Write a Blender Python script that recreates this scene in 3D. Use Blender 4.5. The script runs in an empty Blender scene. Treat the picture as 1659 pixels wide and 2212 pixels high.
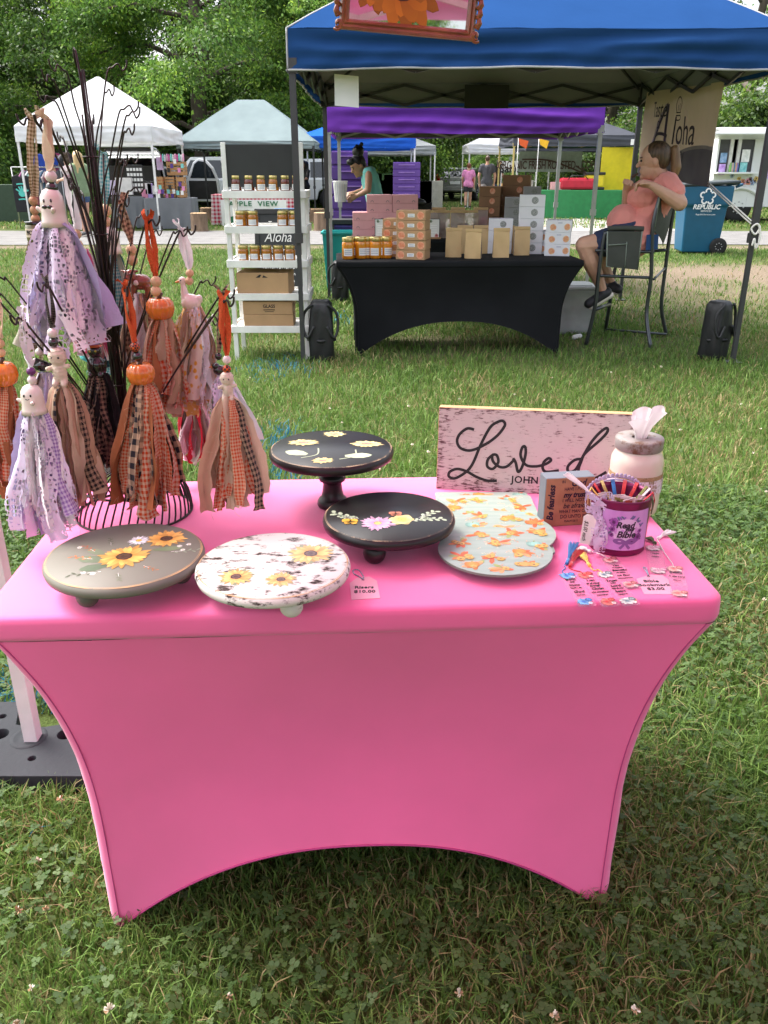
import bpy, bmesh, math, random
import numpy as np
from mathutils import Vector, Matrix, Euler
R = math.radians
rnd = random.Random(7)
sc = bpy.context.scene
col = sc.collection

# ---------------------------------------------------------------- camera, sky, sun, exposure
H_CAM, PITCH, FPX, CX, CY = 1.40, R(22.55), 1782.0, 829.5, 1106.0
cam_d = bpy.data.cameras.new('camera'); cam = bpy.data.objects.new('camera', cam_d); col.objects.link(cam)
cam.location = (0, 0, H_CAM); cam.rotation_euler = (R(90) - PITCH, 0, 0)
cam_d.sensor_fit = 'VERTICAL'; cam_d.sensor_height = 36.0; cam_d.lens = 36.0 * 3300 / 4096
cam_d.clip_start = 0.05; cam_d.clip_end = 2000
sc.camera = cam
SUN_EL, SUN_AZ = R(60), R(-65)         # azimuth measured from +Y towards +X: high hazy sun to the left
world = bpy.data.worlds.new('World'); sc.world = world; world.use_nodes = True
wn = world.node_tree; bg = wn.nodes['Background']
sky = wn.nodes.new('ShaderNodeTexSky'); sky.sky_type = 'NISHITA'; sky.sun_disc = False
sky.sun_elevation = SUN_EL; sky.sun_rotation = SUN_AZ
sky.air_density = 1.0; sky.dust_density = 6.0; sky.ozone_density = 0.6
hs = wn.nodes.new('ShaderNodeHueSaturation'); hs.inputs['Saturation'].default_value = 0.38   # thin bright overcast
wn.links.new(sky.outputs['Color'], hs.inputs['Color']); wn.links.new(hs.outputs['Color'], bg.inputs['Color'])
bg.inputs['Strength'].default_value = 0.15
sun_d = bpy.data.lights.new('sun', 'SUN'); sun = bpy.data.objects.new('sun', sun_d); col.objects.link(sun)
sun_d.energy = 1.0; sun_d.angle = R(28); sun_d.color = (1.0, 0.955, 0.89)
sdir = Vector((math.sin(SUN_AZ) * math.cos(SUN_EL), math.cos(SUN_AZ) * math.cos(SUN_EL), math.sin(SUN_EL)))
sun.rotation_euler = sdir.to_track_quat('Z', 'Y').to_euler(); sun.location = sdir * 60
sc.view_settings.view_transform = 'Standard'; sc.view_settings.look = 'None'
sc.view_settings.gamma = 1.0; sc.view_settings.use_curve_mapping = False
sc.view_settings.exposure = 1.7
sc.render.engine = 'CYCLES'
sc.cycles.use_denoising = True
try:
    sc.cycles.denoiser = 'OPENIMAGEDENOISE'; sc.cycles.denoising_prefilter = 'ACCURATE'
except Exception: pass
sc.cycles.max_bounces = 7; sc.cycles.transparent_max_bounces = 10
sc.cycles.diffuse_bounces = 3; sc.cycles.glossy_bounces = 2; sc.cycles.transmission_bounces = 3
sc.cycles.caustics_reflective = False; sc.cycles.caustics_refractive = False

# ---------------------------------------------------------------- measuring helpers: photograph point -> place in the world
FW = Vector((0, math.cos(PITCH), -math.sin(PITCH))); DN = Vector((0, -math.sin(PITCH), -math.cos(PITCH)))
def ray(u, v): return FW + Vector(((u - CX) / FPX, 0, 0)) + DN * ((v - CY) / FPX)
def at_z(u, v, z=0.0):
    d = ray(u, v); t = (z - H_CAM) / d.z; return Vector((d.x * t, d.y * t, z))
def at_y(u, v, y):
    d = ray(u, v); t = y / d.y; return Vector((d.x * t, y, H_CAM + d.z * t))
def px(n, p): return n / FPX * (Vector(p) - Vector((0, 0, H_CAM))).dot(FW)   # length of n photograph units at place p

# ---------------------------------------------------------------- objects
def link(o): col.objects.link(o); return o
def tag(o, label=None, cat=None, group=None, kind=None):
    if label: o['label'] = label
    if cat: o['category'] = cat
    if group: o['group'] = group
    if kind: o['kind'] = kind
    return o
def thing(name, label, cat, loc=(0, 0, 0), rz=0.0, group=None):
    o = link(bpy.data.objects.new(name, None)); o.location = loc; o.rotation_euler = (0, 0, rz)
    o.empty_display_size = 0.1
    return tag(o, label, cat, group)
def mobj(name, me, parent=None, loc=None, rot=None):
    o = link(bpy.data.objects.new(name, me)); o.parent = parent
    if loc is not None: o.location = loc
    if rot is not None: o.rotation_euler = rot
    return o
def copy_tree(o, parent=None):
    c = link(o.copy()); c.parent = parent
    for ch in o.children: copy_tree(ch, c)
    return c
ORD = ['first', 'second', 'third', 'fourth', 'fifth', 'sixth', 'seventh', 'eighth', 'ninth', 'tenth', 'eleventh', 'twelfth']

class MB:
    """collects shapes; build() links them as ONE mesh object"""
    def __init__(s): s.v = []; s.f = []; s.m = []; s.uv = {}; s.c = {}; s.sm = []
    def add(s, vs, fs, mi=0, uvs=None, colr=None, sm=False):
        b = len(s.v); s.v += [tuple(p) for p in vs]
        for k, f in enumerate(fs):
            s.f.append(tuple(i + b for i in f)); s.m.append(mi); s.sm.append(sm)
        if uvs is not None:
            for i, q in enumerate(uvs): s.uv[b + i] = q
        if colr is not None:
            if isinstance(colr, list):
                for i, q in enumerate(colr): s.c[b + i] = q
            else:
                for i in range(len(vs)): s.c[b + i] = colr
        return s
    def box(s, c, d, rz=0.0, mi=0, rot=None, colr=None):
        M = rot if rot is not None else Matrix.Rotation(rz, 3, 'Z')
        vs = [Vector(c) + M @ Vector((x * d[0] / 2, y * d[1] / 2, z * d[2] / 2)) for x in (-1, 1) for y in (-1, 1) for z in (-1, 1)]
        return s.add(vs, [(0, 1, 3, 2), (4, 6, 7, 5), (0, 4, 5, 1), (2, 3, 7, 6), (0, 2, 6, 4), (1, 5, 7, 3)], mi, colr=colr)
    def bar(s, p, q, w, h=None, mi=0, up=(0, 0, 1)):
        p = Vector(p); q = Vector(q); d = q - p; L = d.length; h = h or w
        z = d.normalized(); x = Vector(up).cross(z)
        if x.length < 1e-4: x = Vector((1, 0, 0))
        x.normalize(); y = z.cross(x)
        return s.box((p + q) / 2, (w, h, L), rot=Matrix((x, y, z)).transposed(), mi=mi)
    def tube(s, pts, r, n=8, mi=0, cap=True, sm=True, colr=None):
        pts = [Vector(p) for p in pts]; rs = r if isinstance(r, (list, tuple)) else [r] * len(pts)
        vs = []; fs = []; px_ = None
        for i, p in enumerate(pts):
            t = (pts[min(i + 1, len(pts) - 1)] - pts[max(i - 1, 0)])
            if t.length < 1e-9: t = Vector((0, 0, 1))
            t.normalize()
            a = px_ if px_ is not None else (Vector((0, 0, 1)) if abs(t.z) < .9 else Vector((1, 0, 0)))
            x = a - t * a.dot(t)
            if x.length < 1e-5: x = t.orthogonal()
            x.normalize(); y = t.cross(x); px_ = x
            for k in range(n):
                th = 2 * math.pi * k / n; vs.append(p + (x * math.cos(th) + y * math.sin(th)) * rs[i])
        for i in range(len(pts) - 1):
            for k in range(n):
                k2 = (k + 1) % n; fs.append((i * n + k, i * n + k2, (i + 1) * n + k2, (i + 1) * n + k))
        if cap: fs.append(tuple(range(n - 1, -1, -1))); fs.append(tuple((len(pts) - 1) * n + k for k in range(n)))
        return s.add(vs, fs, mi, sm=sm, colr=colr)
    def lathe(s, prof, c=(0, 0, 0), n=24, mi=0, sm=True, fn=None, colr=None, ring0=0.0, cap=True):
        vs = []; fs = []; uvs = []; c = Vector(c)
        for i, (r, z) in enumerate(prof):
            for k in range(n):
                th = 2 * math.pi * k / n + ring0
                rr = r * (fn(th, i / (len(prof) - 1)) if fn else 1)
                vs.append(c + Vector((rr * math.cos(th), rr * math.sin(th), z))); uvs.append((k / n, z))
        for i in range(len(prof) - 1):
            for k in range(n):
                k2 = (k + 1) % n; fs.append((i * n + k, i * n + k2, (i + 1) * n + k2, (i + 1) * n + k))
        if cap and prof[0][0] > 1e-6: fs.append(tuple(range(n - 1, -1, -1)))
        if cap and prof[-1][0] > 1e-6: fs.append(tuple((len(prof) - 1) * n + k for k in range(n)))
        return s.add(vs, fs, mi, uvs, colr, sm)
    def ell(s, c, r, n=10, m=7, mi=0, rot=None, colr=None):
        c = Vector(c); r = r if isinstance(r, (tuple, list, Vector)) else (r, r, r); vs = []; fs = []
        for i in range(m + 1):
            ph = math.pi * i / m
            for k in range(n):
                th = 2 * math.pi * k / n
                p = Vector((r[0] * math.sin(ph) * math.cos(th), r[1] * math.sin(ph) * math.sin(th), r[2] * math.cos(ph)))
                vs.append(c + (rot @ p if rot is not None else p))
        for i in range(m):
            for k in range(n):
                k2 = (k + 1) % n; fs.append((i * n + k, (i + 1) * n + k, (i + 1) * n + k2, i * n + k2))
        return s.add(vs, fs, mi, sm=True, colr=colr)
    def caps(s, p, q, r0, r1, n=10, mi=0):
        p = Vector(p); q = Vector(q); d = q - p; L = d.length
        if L < 1e-6: return s.ell(p, max(r0, r1), n, 7, mi)
        z = d / L; x = z.orthogonal().normalized(); y = z.cross(x); M = Matrix((x, y, z)).transposed()
        prof = [(r0 * math.cos(a), r0 * math.sin(a)) for a in (-math.pi / 2, -math.pi / 3, -math.pi / 6)] + [(r0, 0)] + [(r1, L)] + \
               [(r1 * math.cos(a), L + r1 * math.sin(a)) for a in (math.pi / 6, math.pi / 3, math.pi / 2)]
        vs = []; fs = []
        for (r, h) in prof:
            for k in range(n):
                th = 2 * math.pi * k / n; vs.append(p + M @ Vector((r * math.cos(th), r * math.sin(th), h)))
        for i in range(len(prof) - 1):
            for k in range(n):
                k2 = (k + 1) % n; fs.append((i * n + k, i * n + k2, (i + 1) * n + k2, (i + 1) * n + k))
        return s.add(vs, fs, mi, sm=True)
    def grid(s, fn, nu, nv, mi=0, uvfn=None, sm=True, colfn=None):
        vs = [fn(i / nu, j / nv) for j in range(nv + 1) for i in range(nu + 1)]
        uv = [uvfn(i / nu, j / nv) if uvfn else (i / nu, j / nv) for j in range(nv + 1) for i in range(nu + 1)]
        cs = [colfn(i / nu, j / nv) for j in range(nv + 1) for i in range(nu + 1)] if colfn else None
        W = nu + 1
        fs = [(j * W + i, j * W + i + 1, (j + 1) * W + i + 1, (j + 1) * W + i) for j in range(nv) for i in range(nu)]
        return s.add(vs, fs, mi, uv, cs, sm)
    def prism(s, poly, M, t, mi=0, colr=None):
        """polygon in local xy, extruded along local z from 0 to t"""
        n = len(poly)
        vs = [M @ Vector((x, y, 0)) for x, y in poly] + [M @ Vector((x, y, t)) for x, y in poly]
        fs = [tuple(range(n - 1, -1, -1)), tuple(range(n, 2 * n))] + [(i, (i + 1) % n, n + (i + 1) % n, n + i) for i in range(n)]
        return s.add(vs, fs, mi, colr=colr)
    def sheet(s, poly, M, mi=0, colr=None):
        return s.add([M @ Vector((x, y, 0)) for x, y in poly], [tuple(range(len(poly)))], mi, colr=colr)
    def mesh(s, name, mats):
        me = bpy.data.meshes.new(name); me.from_pydata(s.v, [], s.f)
        for m in (mats if isinstance(mats, (list, tuple)) else [mats]): me.materials.append(m)
        me.polygons.foreach_set('material_index', s.m); me.polygons.foreach_set('use_smooth', s.sm)
        if s.uv:
            ul = me.uv_layers.new(name='UVMap'); li = np.zeros(len(me.loops), int); me.loops.foreach_get('vertex_index', li)
            ua = np.zeros((len(s.v), 2))
            for k, q in s.uv.items(): ua[k] = q
            ul.data.foreach_set('uv', ua[li].ravel())
        if s.c:
            ca = me.color_attributes.new('Col', 'FLOAT_COLOR', 'POINT'); a = np.ones((len(s.v), 4))
            for k, q in s.c.items(): a[k, :3] = q[:3]
            ca.data.foreach_set('color', a.ravel())
        me.update(); return me
    def build(s, name, mats, parent=None, loc=None, rot=None, bevel=0, fixn=True):
        me = s.mesh(name, mats)
        if fixn and len(s.f) < 6000:
            b = bmesh.new(); b.from_mesh(me); bmesh.ops.recalc_face_normals(b, faces=b.faces); b.to_mesh(me); b.free()
        o = mobj(name, me, parent, loc, rot)
        if bevel:
            m = o.modifiers.new('bevel', 'BEVEL'); m.width = bevel; m.segments = 2; m.limit_method = 'ANGLE'; m.angle_limit = R(40)
        return o

def blob(name, mb, mats, parent=None, voxel=0.01, smooth=6, loc=None, rot=None):
    """overlapping solids fused into one continuous skin"""
    o = mb.build(name, mats, parent, loc, rot)
    m = o.modifiers.new('fuse', 'REMESH'); m.mode = 'VOXEL'; m.voxel_size = voxel; m.use_smooth_shade = True
    if smooth:
        k = o.modifiers.new('soft', 'SMOOTH'); k.factor = 0.5; k.iterations = smooth
    return o
def crumple(o, s=.012, size=.09):
    tx = bpy.data.textures.get('folds') or bpy.data.textures.new('folds', 'CLOUDS'); tx.noise_scale = size; tx.noise_depth = 2
    m = o.modifiers.new('folds', 'DISPLACE'); m.texture = tx; m.strength = s; m.mid_level = .5; m.texture_coords = 'GLOBAL'; return o
def from_np(name, verts, faces, mat, parent=None, colr=None, sm=False):
    """verts (n,3), faces list of arrays (m,k)"""
    me = bpy.data.meshes.new(name)
    faces = faces if isinstance(faces, list) else [faces]
    nl = sum(f.size for f in faces); npoly = sum(len(f) for f in faces)
    me.vertices.add(len(verts)); me.vertices.foreach_set('co', np.ascontiguousarray(verts, dtype=np.float32).ravel())
    me.loops.add(nl); me.loops.foreach_set('vertex_index', np.concatenate([f.ravel() for f in faces]).astype(np.int32))
    me.polygons.add(npoly)
    tot = np.concatenate([np.full(len(f), f.shape[1]) for f in faces]).astype(np.int32)
    me.polygons.foreach_set('loop_start', np.concatenate([[0], np.cumsum(tot)[:-1]]).astype(np.int32))
    me.update(calc_edges=True)
    me.materials.append(mat)
    if colr is not None:
        ca = me.color_attributes.new('Col', 'FLOAT_COLOR', 'POINT')
        a = np.ones((len(verts), 4), np.float32); a[:, :3] = colr; ca.data.foreach_set('color', a.ravel())
    if sm: me.polygons.foreach_set('use_smooth', np.ones(npoly, bool))
    return mobj(name, me, parent)

TEXTS = []
def text(body, size, mat, M, parent=None, shear=0.0, align='CENTER', xs=1.0, bold=0.0, name='lettering', sp=1.0, ext=0.0002):
    cu = bpy.data.curves.new(name, 'FONT'); cu.body = body; cu.size = size; cu.align_x = align; cu.align_y = 'CENTER'
    cu.shear = shear; cu.extrude = ext; cu.offset = bold; cu.space_character = sp; cu.resolution_u = 3
    o = bpy.data.objects.new(name, cu); link(o)
    o.parent = parent; o.matrix_local = M @ Matrix.Diagonal((xs, 1, 1, 1)); cu.materials.append(mat); TEXTS.append(o); return o
def finish_texts():
    bpy.context.view_layer.update(); dg = bpy.context.evaluated_depsgraph_get()
    for o in TEXTS:
        me = bpy.data.meshes.new_from_object(o.evaluated_get(dg)); n = o.name
        p = o.parent; ml = o.matrix_local.copy()
        if 'bend' in o:                                   # lettering wrapped round a can
            r, bx_, by_ = o['bend'], o['bx'], o['by']; of = Vector(o.get('off', (0, 0, 0))); ml = Matrix.Translation(of); xs_ = o.matrix_local.to_scale().x
            for v in me.vertices:
                a = (v.co.x * xs_ + bx_) / r; h = r + v.co.z; v.co = (h * math.sin(a), -h * math.cos(a), v.co.y + by_)
        if 'warp' in o:                                   # lettering printed on the rippling banner
            wx, wy, ws = o['warp']
            for v in me.vertices: v.co = bw @ Vector((v.co.x * ws + wx, v.co.y + wy, v.co.z + .001))
            ml = Matrix.Identity(4)
        bpy.data.objects.remove(o)
        q = mobj('lettering', me, p); q.matrix_local = ml
def frame(o, x, y):
    """matrix with origin o, local x along x, local y along y"""
    x = Vector(x).normalized(); y = Vector(y); y = (y - x * y.dot(x)).normalized(); z = x.cross(y)
    M = Matrix((x, y, z)).transposed().to_4x4(); M.translation = Vector(o); return M
def spline(pts, per=8):
    P = [np.array(p, float) for p in pts]; out = []
    for i in range(len(P) - 1):
        p0, p1, p2, p3 = P[max(i - 1, 0)], P[i], P[i + 1], P[min(i + 2, len(P) - 1)]
        for k in range(per):
            t = k / per
            out.append(.5 * ((2 * p1) + (-p0 + p2) * t + (2 * p0 - 5 * p1 + 4 * p2 - p3) * t * t + (-p0 + 3 * p1 - 3 * p2 + p3) * t ** 3))
    out.append(P[-1]); return out
def stroke(mb, pts, w, M, per=8, z=0.0004, mi=0, taper=False):
    q = spline(pts, per); n = len(q); vs = []; 
    for i, p in enumerate(q):
        t = q[min(i + 1, n - 1)] - q[max(i - 1, 0)]; L = math.hypot(*t) or 1; nx, ny = -t[1] / L, t[0] / L
        ww = w / 2 * (math.sin(math.pi * min(max(i / (n - 1), .08), .92)) ** .5 if taper else 1)
        zz = z + i * 2e-7
        vs.append(M @ Vector((p[0] + nx * ww, p[1] + ny * ww, zz))); vs.append(M @ Vector((p[0] - nx * ww, p[1] - ny * ww, zz)))
    mb.add(vs, [(2 * i, 2 * i + 1, 2 * i + 3, 2 * i + 2) for i in range(n - 1)], mi)

# ---------------------------------------------------------------- materials
MATS = {}
def newmat(name):
    m = bpy.data.materials.new(name); m.use_nodes = True; nt = m.node_tree
    return m, nt, nt.nodes['Principled BSDF'], nt.links
def pm(name, c, rough=0.6, metal=0.0, spec=0.5, var=0.12, scale=8.0, bump=0.0, bscale=60.0, coat=0.0, sheen=0.0, trans=0.0, alpha=1.0, c2=None, sub=0.0, translucent=0.0, stretch=None, ior=None):
    """plain procedural surface: base colour with soft noise variation (towards c2 when given) and fine bump"""
    if name in MATS: return MATS[name]
    m, nt, b, L = newmat(name); N = nt.nodes.new
    tc = N('ShaderNodeTexCoord'); src = tc.outputs['Object']
    if stretch:
        mp = N('ShaderNodeMapping'); mp.inputs['Scale'].default_value = stretch; L.new(src, mp.inputs['Vector']); src = mp.outputs['Vector']
    nz = N('ShaderNodeTexNoise'); nz.inputs['Scale'].default_value = scale; nz.inputs['Detail'].default_value = 5; L.new(src, nz.inputs['Vector'])
    rp = N('ShaderNodeValToRGB'); rp.color_ramp.elements[0].position = .3; rp.color_ramp.elements[1].position = .7
    lo = [max(0, k * (1 - var)) for k in c[:3]]; hi = [min(1, k * (1 + var)) for k in c[:3]]
    if c2: lo, hi = list(c[:3]), list(c2[:3])
    rp.color_ramp.elements[0].color = (*lo, 1); rp.color_ramp.elements[1].color = (*hi, 1)
    L.new(nz.outputs['Fac'], rp.inputs['Fac']); L.new(rp.outputs['Color'], b.inputs['Base Color'])
    b.inputs['Roughness'].default_value = rough; b.inputs['Metallic'].default_value = metal; b.inputs['Specular IOR Level'].default_value = spec
    b.inputs['Coat Weight'].default_value = coat; b.inputs['Coat Roughness'].default_value = .08
    b.inputs['Sheen Weight'].default_value = sheen; b.inputs['Transmission Weight'].default_value = trans; b.inputs['Alpha'].default_value = alpha
    if ior: b.inputs['IOR'].default_value = ior
    if sub: b.inputs['Subsurface Weight'].default_value = sub; b.inputs['Subsurface Radius'].default_value = (.01, .004, .003)
    if bump:
        n2 = N('ShaderNodeTexNoise'); n2.inputs['Scale'].default_value = bscale; n2.inputs['Detail'].default_value = 4; L.new(src, n2.inputs['Vector'])
        bp = N('ShaderNodeBump'); bp.inputs['Strength'].default_value = bump; bp.inputs['Distance'].default_value = .01
        L.new(n2.outputs['Fac'], bp.inputs['Height']); L.new(bp.outputs['Normal'], b.inputs['Normal'])
    if translucent:
        tr = N('ShaderNodeBsdfTranslucent'); mx = N('ShaderNodeMixShader'); mx.inputs['Fac'].default_value = translucent
        L.new(rp.outputs['Color'], tr.inputs['Color']); out = nt.nodes['Material Output']
        L.new(b.outputs[0], mx.inputs[1]); L.new(tr.outputs[0], mx.inputs[2]); L.new(mx.outputs[0], out.inputs['Surface'])
    MATS[name] = m; return m
def vmat(name, rough=0.6, translucent=0.0, coat=0.0, spec=0.5, var=0.0, scale=30):
    """colour carried by the pieces themselves (attribute Col)"""
    if name in MATS: return MATS[name]
    m, nt, b, L = newmat(name); at = nt.nodes.new('ShaderNodeAttribute'); at.attribute_name = 'Col'
    cs = at.outputs['Color']
    if var:
        nz = nt.nodes.new('ShaderNodeTexNoise'); nz.inputs['Scale'].default_value = scale; nz.inputs['Detail'].default_value = 4
        tc = nt.nodes.new('ShaderNodeTexCoord'); L.new(tc.outputs['Object'], nz.inputs['Vector'])
        mr = nt.nodes.new('ShaderNodeMapRange'); mr.inputs['To Min'].default_value = 1 - var; mr.inputs['To Max'].default_value = 1 + var
        L.new(nz.outputs['Fac'], mr.inputs['Value']); vm = nt.nodes.new('ShaderNodeVectorMath'); vm.operation = 'SCALE'
        L.new(cs, vm.inputs[0]); L.new(mr.outputs[0], vm.inputs['Scale']); cs = vm.outputs[0]
    L.new(cs, b.inputs['Base Color']); b.inputs['Roughness'].default_value = rough
    b.inputs['Coat Weight'].default_value = coat; b.inputs['Specular IOR Level'].default_value = spec
    if translucent:
        tr = nt.nodes.new('ShaderNodeBsdfTranslucent'); mx = nt.nodes.new('ShaderNodeMixShader'); mx.inputs['Fac'].default_value = translucent
        L.new(cs, tr.inputs['Color']); L.new(b.outputs[0], mx.inputs[1]); L.new(tr.outputs[0], mx.inputs[2])
        L.new(mx.outputs[0], nt.nodes['Material Output'].inputs['Surface'])
    MATS[name] = m; return m
def cloth_pattern(name, ca, cb, cell, kind='gingham', cmid=None, translucent=.15):
    """woven check or lace, laid out in the cloth's own UV metres"""
    if name in MATS: return MATS[name]
    m, nt, b, L = newmat(name); N = nt.nodes.new; uv = N('ShaderNodeUVMap'); uv.uv_map = 'UVMap'
    b.inputs['Roughness'].default_value = .9; b.inputs['Sheen Weight'].default_value = .2; b.inputs['Specular IOR Level'].default_value = .15
    if kind == 'gingham':
        sp = N('ShaderNodeSeparateXYZ'); L.new(uv.outputs[0], sp.inputs[0]); fac = []
        for ax in ('X', 'Y'):
            d = N('ShaderNodeMath'); d.operation = 'MULTIPLY'; d.inputs[1].default_value = 1 / (2 * cell); L.new(sp.outputs[ax], d.inputs[0])
            fr = N('ShaderNodeMath'); fr.operation = 'FRACT'; L.new(d.outputs[0], fr.inputs[0])
            g = N('ShaderNodeMath'); g.operation = 'GREATER_THAN'; g.inputs[1].default_value = .5; L.new(fr.outputs[0], g.inputs[0]); fac.append(g)
        s = N('ShaderNodeMath'); s.operation = 'ADD'; L.new(fac[0].outputs[0], s.inputs[0]); L.new(fac[1].outputs[0], s.inputs[1])
        h = N('ShaderNodeMath'); h.operation = 'MULTIPLY'; h.inputs[1].default_value = .5; L.new(s.outputs[0], h.inputs[0])
        rp = N('ShaderNodeValToRGB'); rp.color_ramp.interpolation = 'CONSTANT'; e = rp.color_ramp.elements
        e[0].position = 0; e[0].color = (*ca, 1); e[1].position = .75; e[1].color = (*cb, 1)
        mid = e.new(.25); mid.color = (*(cmid or [(a + c) / 2 for a, c in zip(ca, cb)]), 1)
        L.new(h.outputs[0], rp.inputs['Fac']); L.new(rp.outputs['Color'], b.inputs['Base Color']); cc = rp.outputs['Color']
    elif kind == 'flower':
        vo = N('ShaderNodeTexVoronoi'); vo.inputs['Scale'].default_value = 1 / cell; L.new(uv.outputs[0], vo.inputs['Vector'])
        rp = N('ShaderNodeValToRGB'); e = rp.color_ramp.elements; e[0].position = .30; e[0].color = (*cb, 1); e[1].position = .42; e[1].color = (*ca, 1)
        L.new(vo.outputs['Distance'], rp.inputs['Fac']); L.new(rp.outputs['Color'], b.inputs['Base Color']); cc = rp.outputs['Color']
    else:                                           # lace: a net with open holes and solid motifs
        rgb = N('ShaderNodeRGB'); rgb.outputs[0].default_value = (*ca, 1); cc = rgb.outputs[0]; L.new(cc, b.inputs['Base Color'])
        vo = N('ShaderNodeTexVoronoi'); vo.feature = 'DISTANCE_TO_EDGE'; vo.inputs['Scale'].default_value = 1 / cell; vo.inputs['Randomness'].default_value = .55
        L.new(uv.outputs[0], vo.inputs['Vector'])
        big = N('ShaderNodeTexNoise'); big.inputs['Scale'].default_value = .22 / cell; big.inputs['Detail'].default_value = 1; L.new(uv.outputs[0], big.inputs['Vector'])
        th = N('ShaderNodeMapRange'); th.inputs['From Min'].default_value = .38; th.inputs['From Max'].default_value = .6
        th.inputs['To Min'].default_value = .105; th.inputs['To Max'].default_value = .33; L.new(big.outputs['Fac'], th.inputs['Value'])
        lt = N('ShaderNodeMath'); lt.operation = 'LESS_THAN'; L.new(vo.outputs['Distance'], lt.inputs[0]); L.new(th.outputs[0], lt.inputs[1])
        L.new(lt.outputs[0], b.inputs['Alpha'])
    nz = N('ShaderNodeTexNoise'); nz.inputs['Scale'].default_value = 900; bp = N('ShaderNodeBump'); bp.inputs['Strength'].default_value = .35; bp.inputs['Distance'].default_value = .002
    L.new(uv.outputs[0], nz.inputs['Vector']); L.new(nz.outputs['Fac'], bp.inputs['Height']); L.new(bp.outputs['Normal'], b.inputs['Normal'])
    if translucent and kind != 'lace':
        tr = N('ShaderNodeBsdfTranslucent'); mx = N('ShaderNodeMixShader'); mx.inputs['Fac'].default_value = translucent
        L.new(cc, tr.inputs['Color']); L.new(b.outputs[0], mx.inputs[1]); L.new(tr.outputs[0], mx.inputs[2]); L.new(mx.outputs[0], nt.nodes['Material Output'].inputs['Surface'])
    MATS[name] = m; return m
def worn(name, paint, under, amount=.5, grain=(3, 40, 40), rough=.55, scale=1.0, rnd2=6.0, spec=.4, w2=1.0, edge=0.0):
    """brushed or rubbed paint over an under-colour that shows through in streaks"""
    if name in MATS: return MATS[name]
    m, nt, b, L = newmat(name); N = nt.nodes.new; tc = N('ShaderNodeTexCoord')
    mp = N('ShaderNodeMapping'); mp.inputs['Scale'].default_value = grain; L.new(tc.outputs['Object'], mp.inputs['Vector'])
    n1 = N('ShaderNodeTexNoise'); n1.inputs['Scale'].default_value = scale; n1.inputs['Detail'].default_value = 8; n1.inputs['Roughness'].default_value = .75; L.new(mp.outputs[0], n1.inputs['Vector'])
    n2 = N('ShaderNodeTexNoise'); n2.inputs['Scale'].default_value = rnd2; n2.inputs['Detail'].default_value = 3; L.new(tc.outputs['Object'], n2.inputs['Vector'])
    ad = N('ShaderNodeMath'); ad.operation = 'ADD'; L.new(n1.outputs['Fac'], ad.inputs[0])
    mw = N('ShaderNodeMath'); mw.operation = 'MULTIPLY_ADD'; mw.inputs[1].default_value = w2; mw.inputs[2].default_value = .5 - .5 * w2; L.new(n2.outputs['Fac'], mw.inputs[0]); L.new(mw.outputs[0], ad.inputs[1])
    if edge:                                             # more rubbed where the piece says so (attribute Col)
        ea = N('ShaderNodeAttribute'); ea.attribute_name = 'Col'; es = N('ShaderNodeMath'); es.operation = 'MULTIPLY_ADD'; es.inputs[1].default_value = -edge; L.new(ea.outputs['Fac'], es.inputs[0]); L.new(mw.outputs[0], es.inputs[2]); L.new(es.outputs[0], ad.inputs[1])
    rp = N('ShaderNodeValToRGB'); e = rp.color_ramp.elements; t = amount
    e[0].position = max(0, (t * 2 - .05) / 2); e[0].color = (*under, 1); e[1].position = min(1, (t * 2 + .05) / 2); e[1].color = (*paint, 1)
    hf = N('ShaderNodeMath'); hf.operation = 'MULTIPLY'; hf.inputs[1].default_value = .5; L.new(ad.outputs[0], hf.inputs[0])
    L.new(hf.outputs[0], rp.inputs['Fac']); L.new(rp.outputs['Color'], b.inputs['Base Color']); b.inputs['Roughness'].default_value = rough; b.inputs['Specular IOR Level'].default_value = spec
    bp = N('ShaderNodeBump'); bp.inputs['Strength'].default_value = .25; bp.inputs['Distance'].default_value = .002; L.new(n1.outputs['Fac'], bp.inputs['Height']); L.new(bp.outputs['Normal'], b.inputs['Normal'])
    MATS[name] = m; return m
BLACKM = pm('black_metal', (.018, .017, .017), .45, var=.2)
DARKM = pm('dark_grey_metal', (.04, .042, .045), .4, metal=.3)
WHITEM = pm('white_metal', (.75, .75, .74), .4)
SILVER = pm('silver_metal', (.5, .51, .52), .35, metal=.7)
WHITEP = pm('white_paint', (.78, .78, .76), .5, bump=.05)
INK = pm('black_ink', (.012, .011, .014), .5)
KRAFT = pm('kraft_card', (.44, .27, .14), .8, bump=.08, var=.08)
PAPER = pm('white_paper', (.82, .82, .80), .7, var=.03)
CHALK = pm('chalk', (.8, .8, .78), .9)
BOARD = pm('chalkboard', (.022, .024, .025), .6, var=.3, scale=4)
GOLD = pm('gold_lid', (.62, .50, .20), .3, metal=.85)
SKIN1 = pm('skin_light', (.58, .33, .23), .5, sub=.08, var=.06, scale=20)
SKIN2 = pm('skin_tan', (.44, .23, .14), .5, sub=.08, var=.06, scale=20)
VC = vmat('printed_colour', .45); VCC = vmat('printed_cloth', .9)
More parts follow.
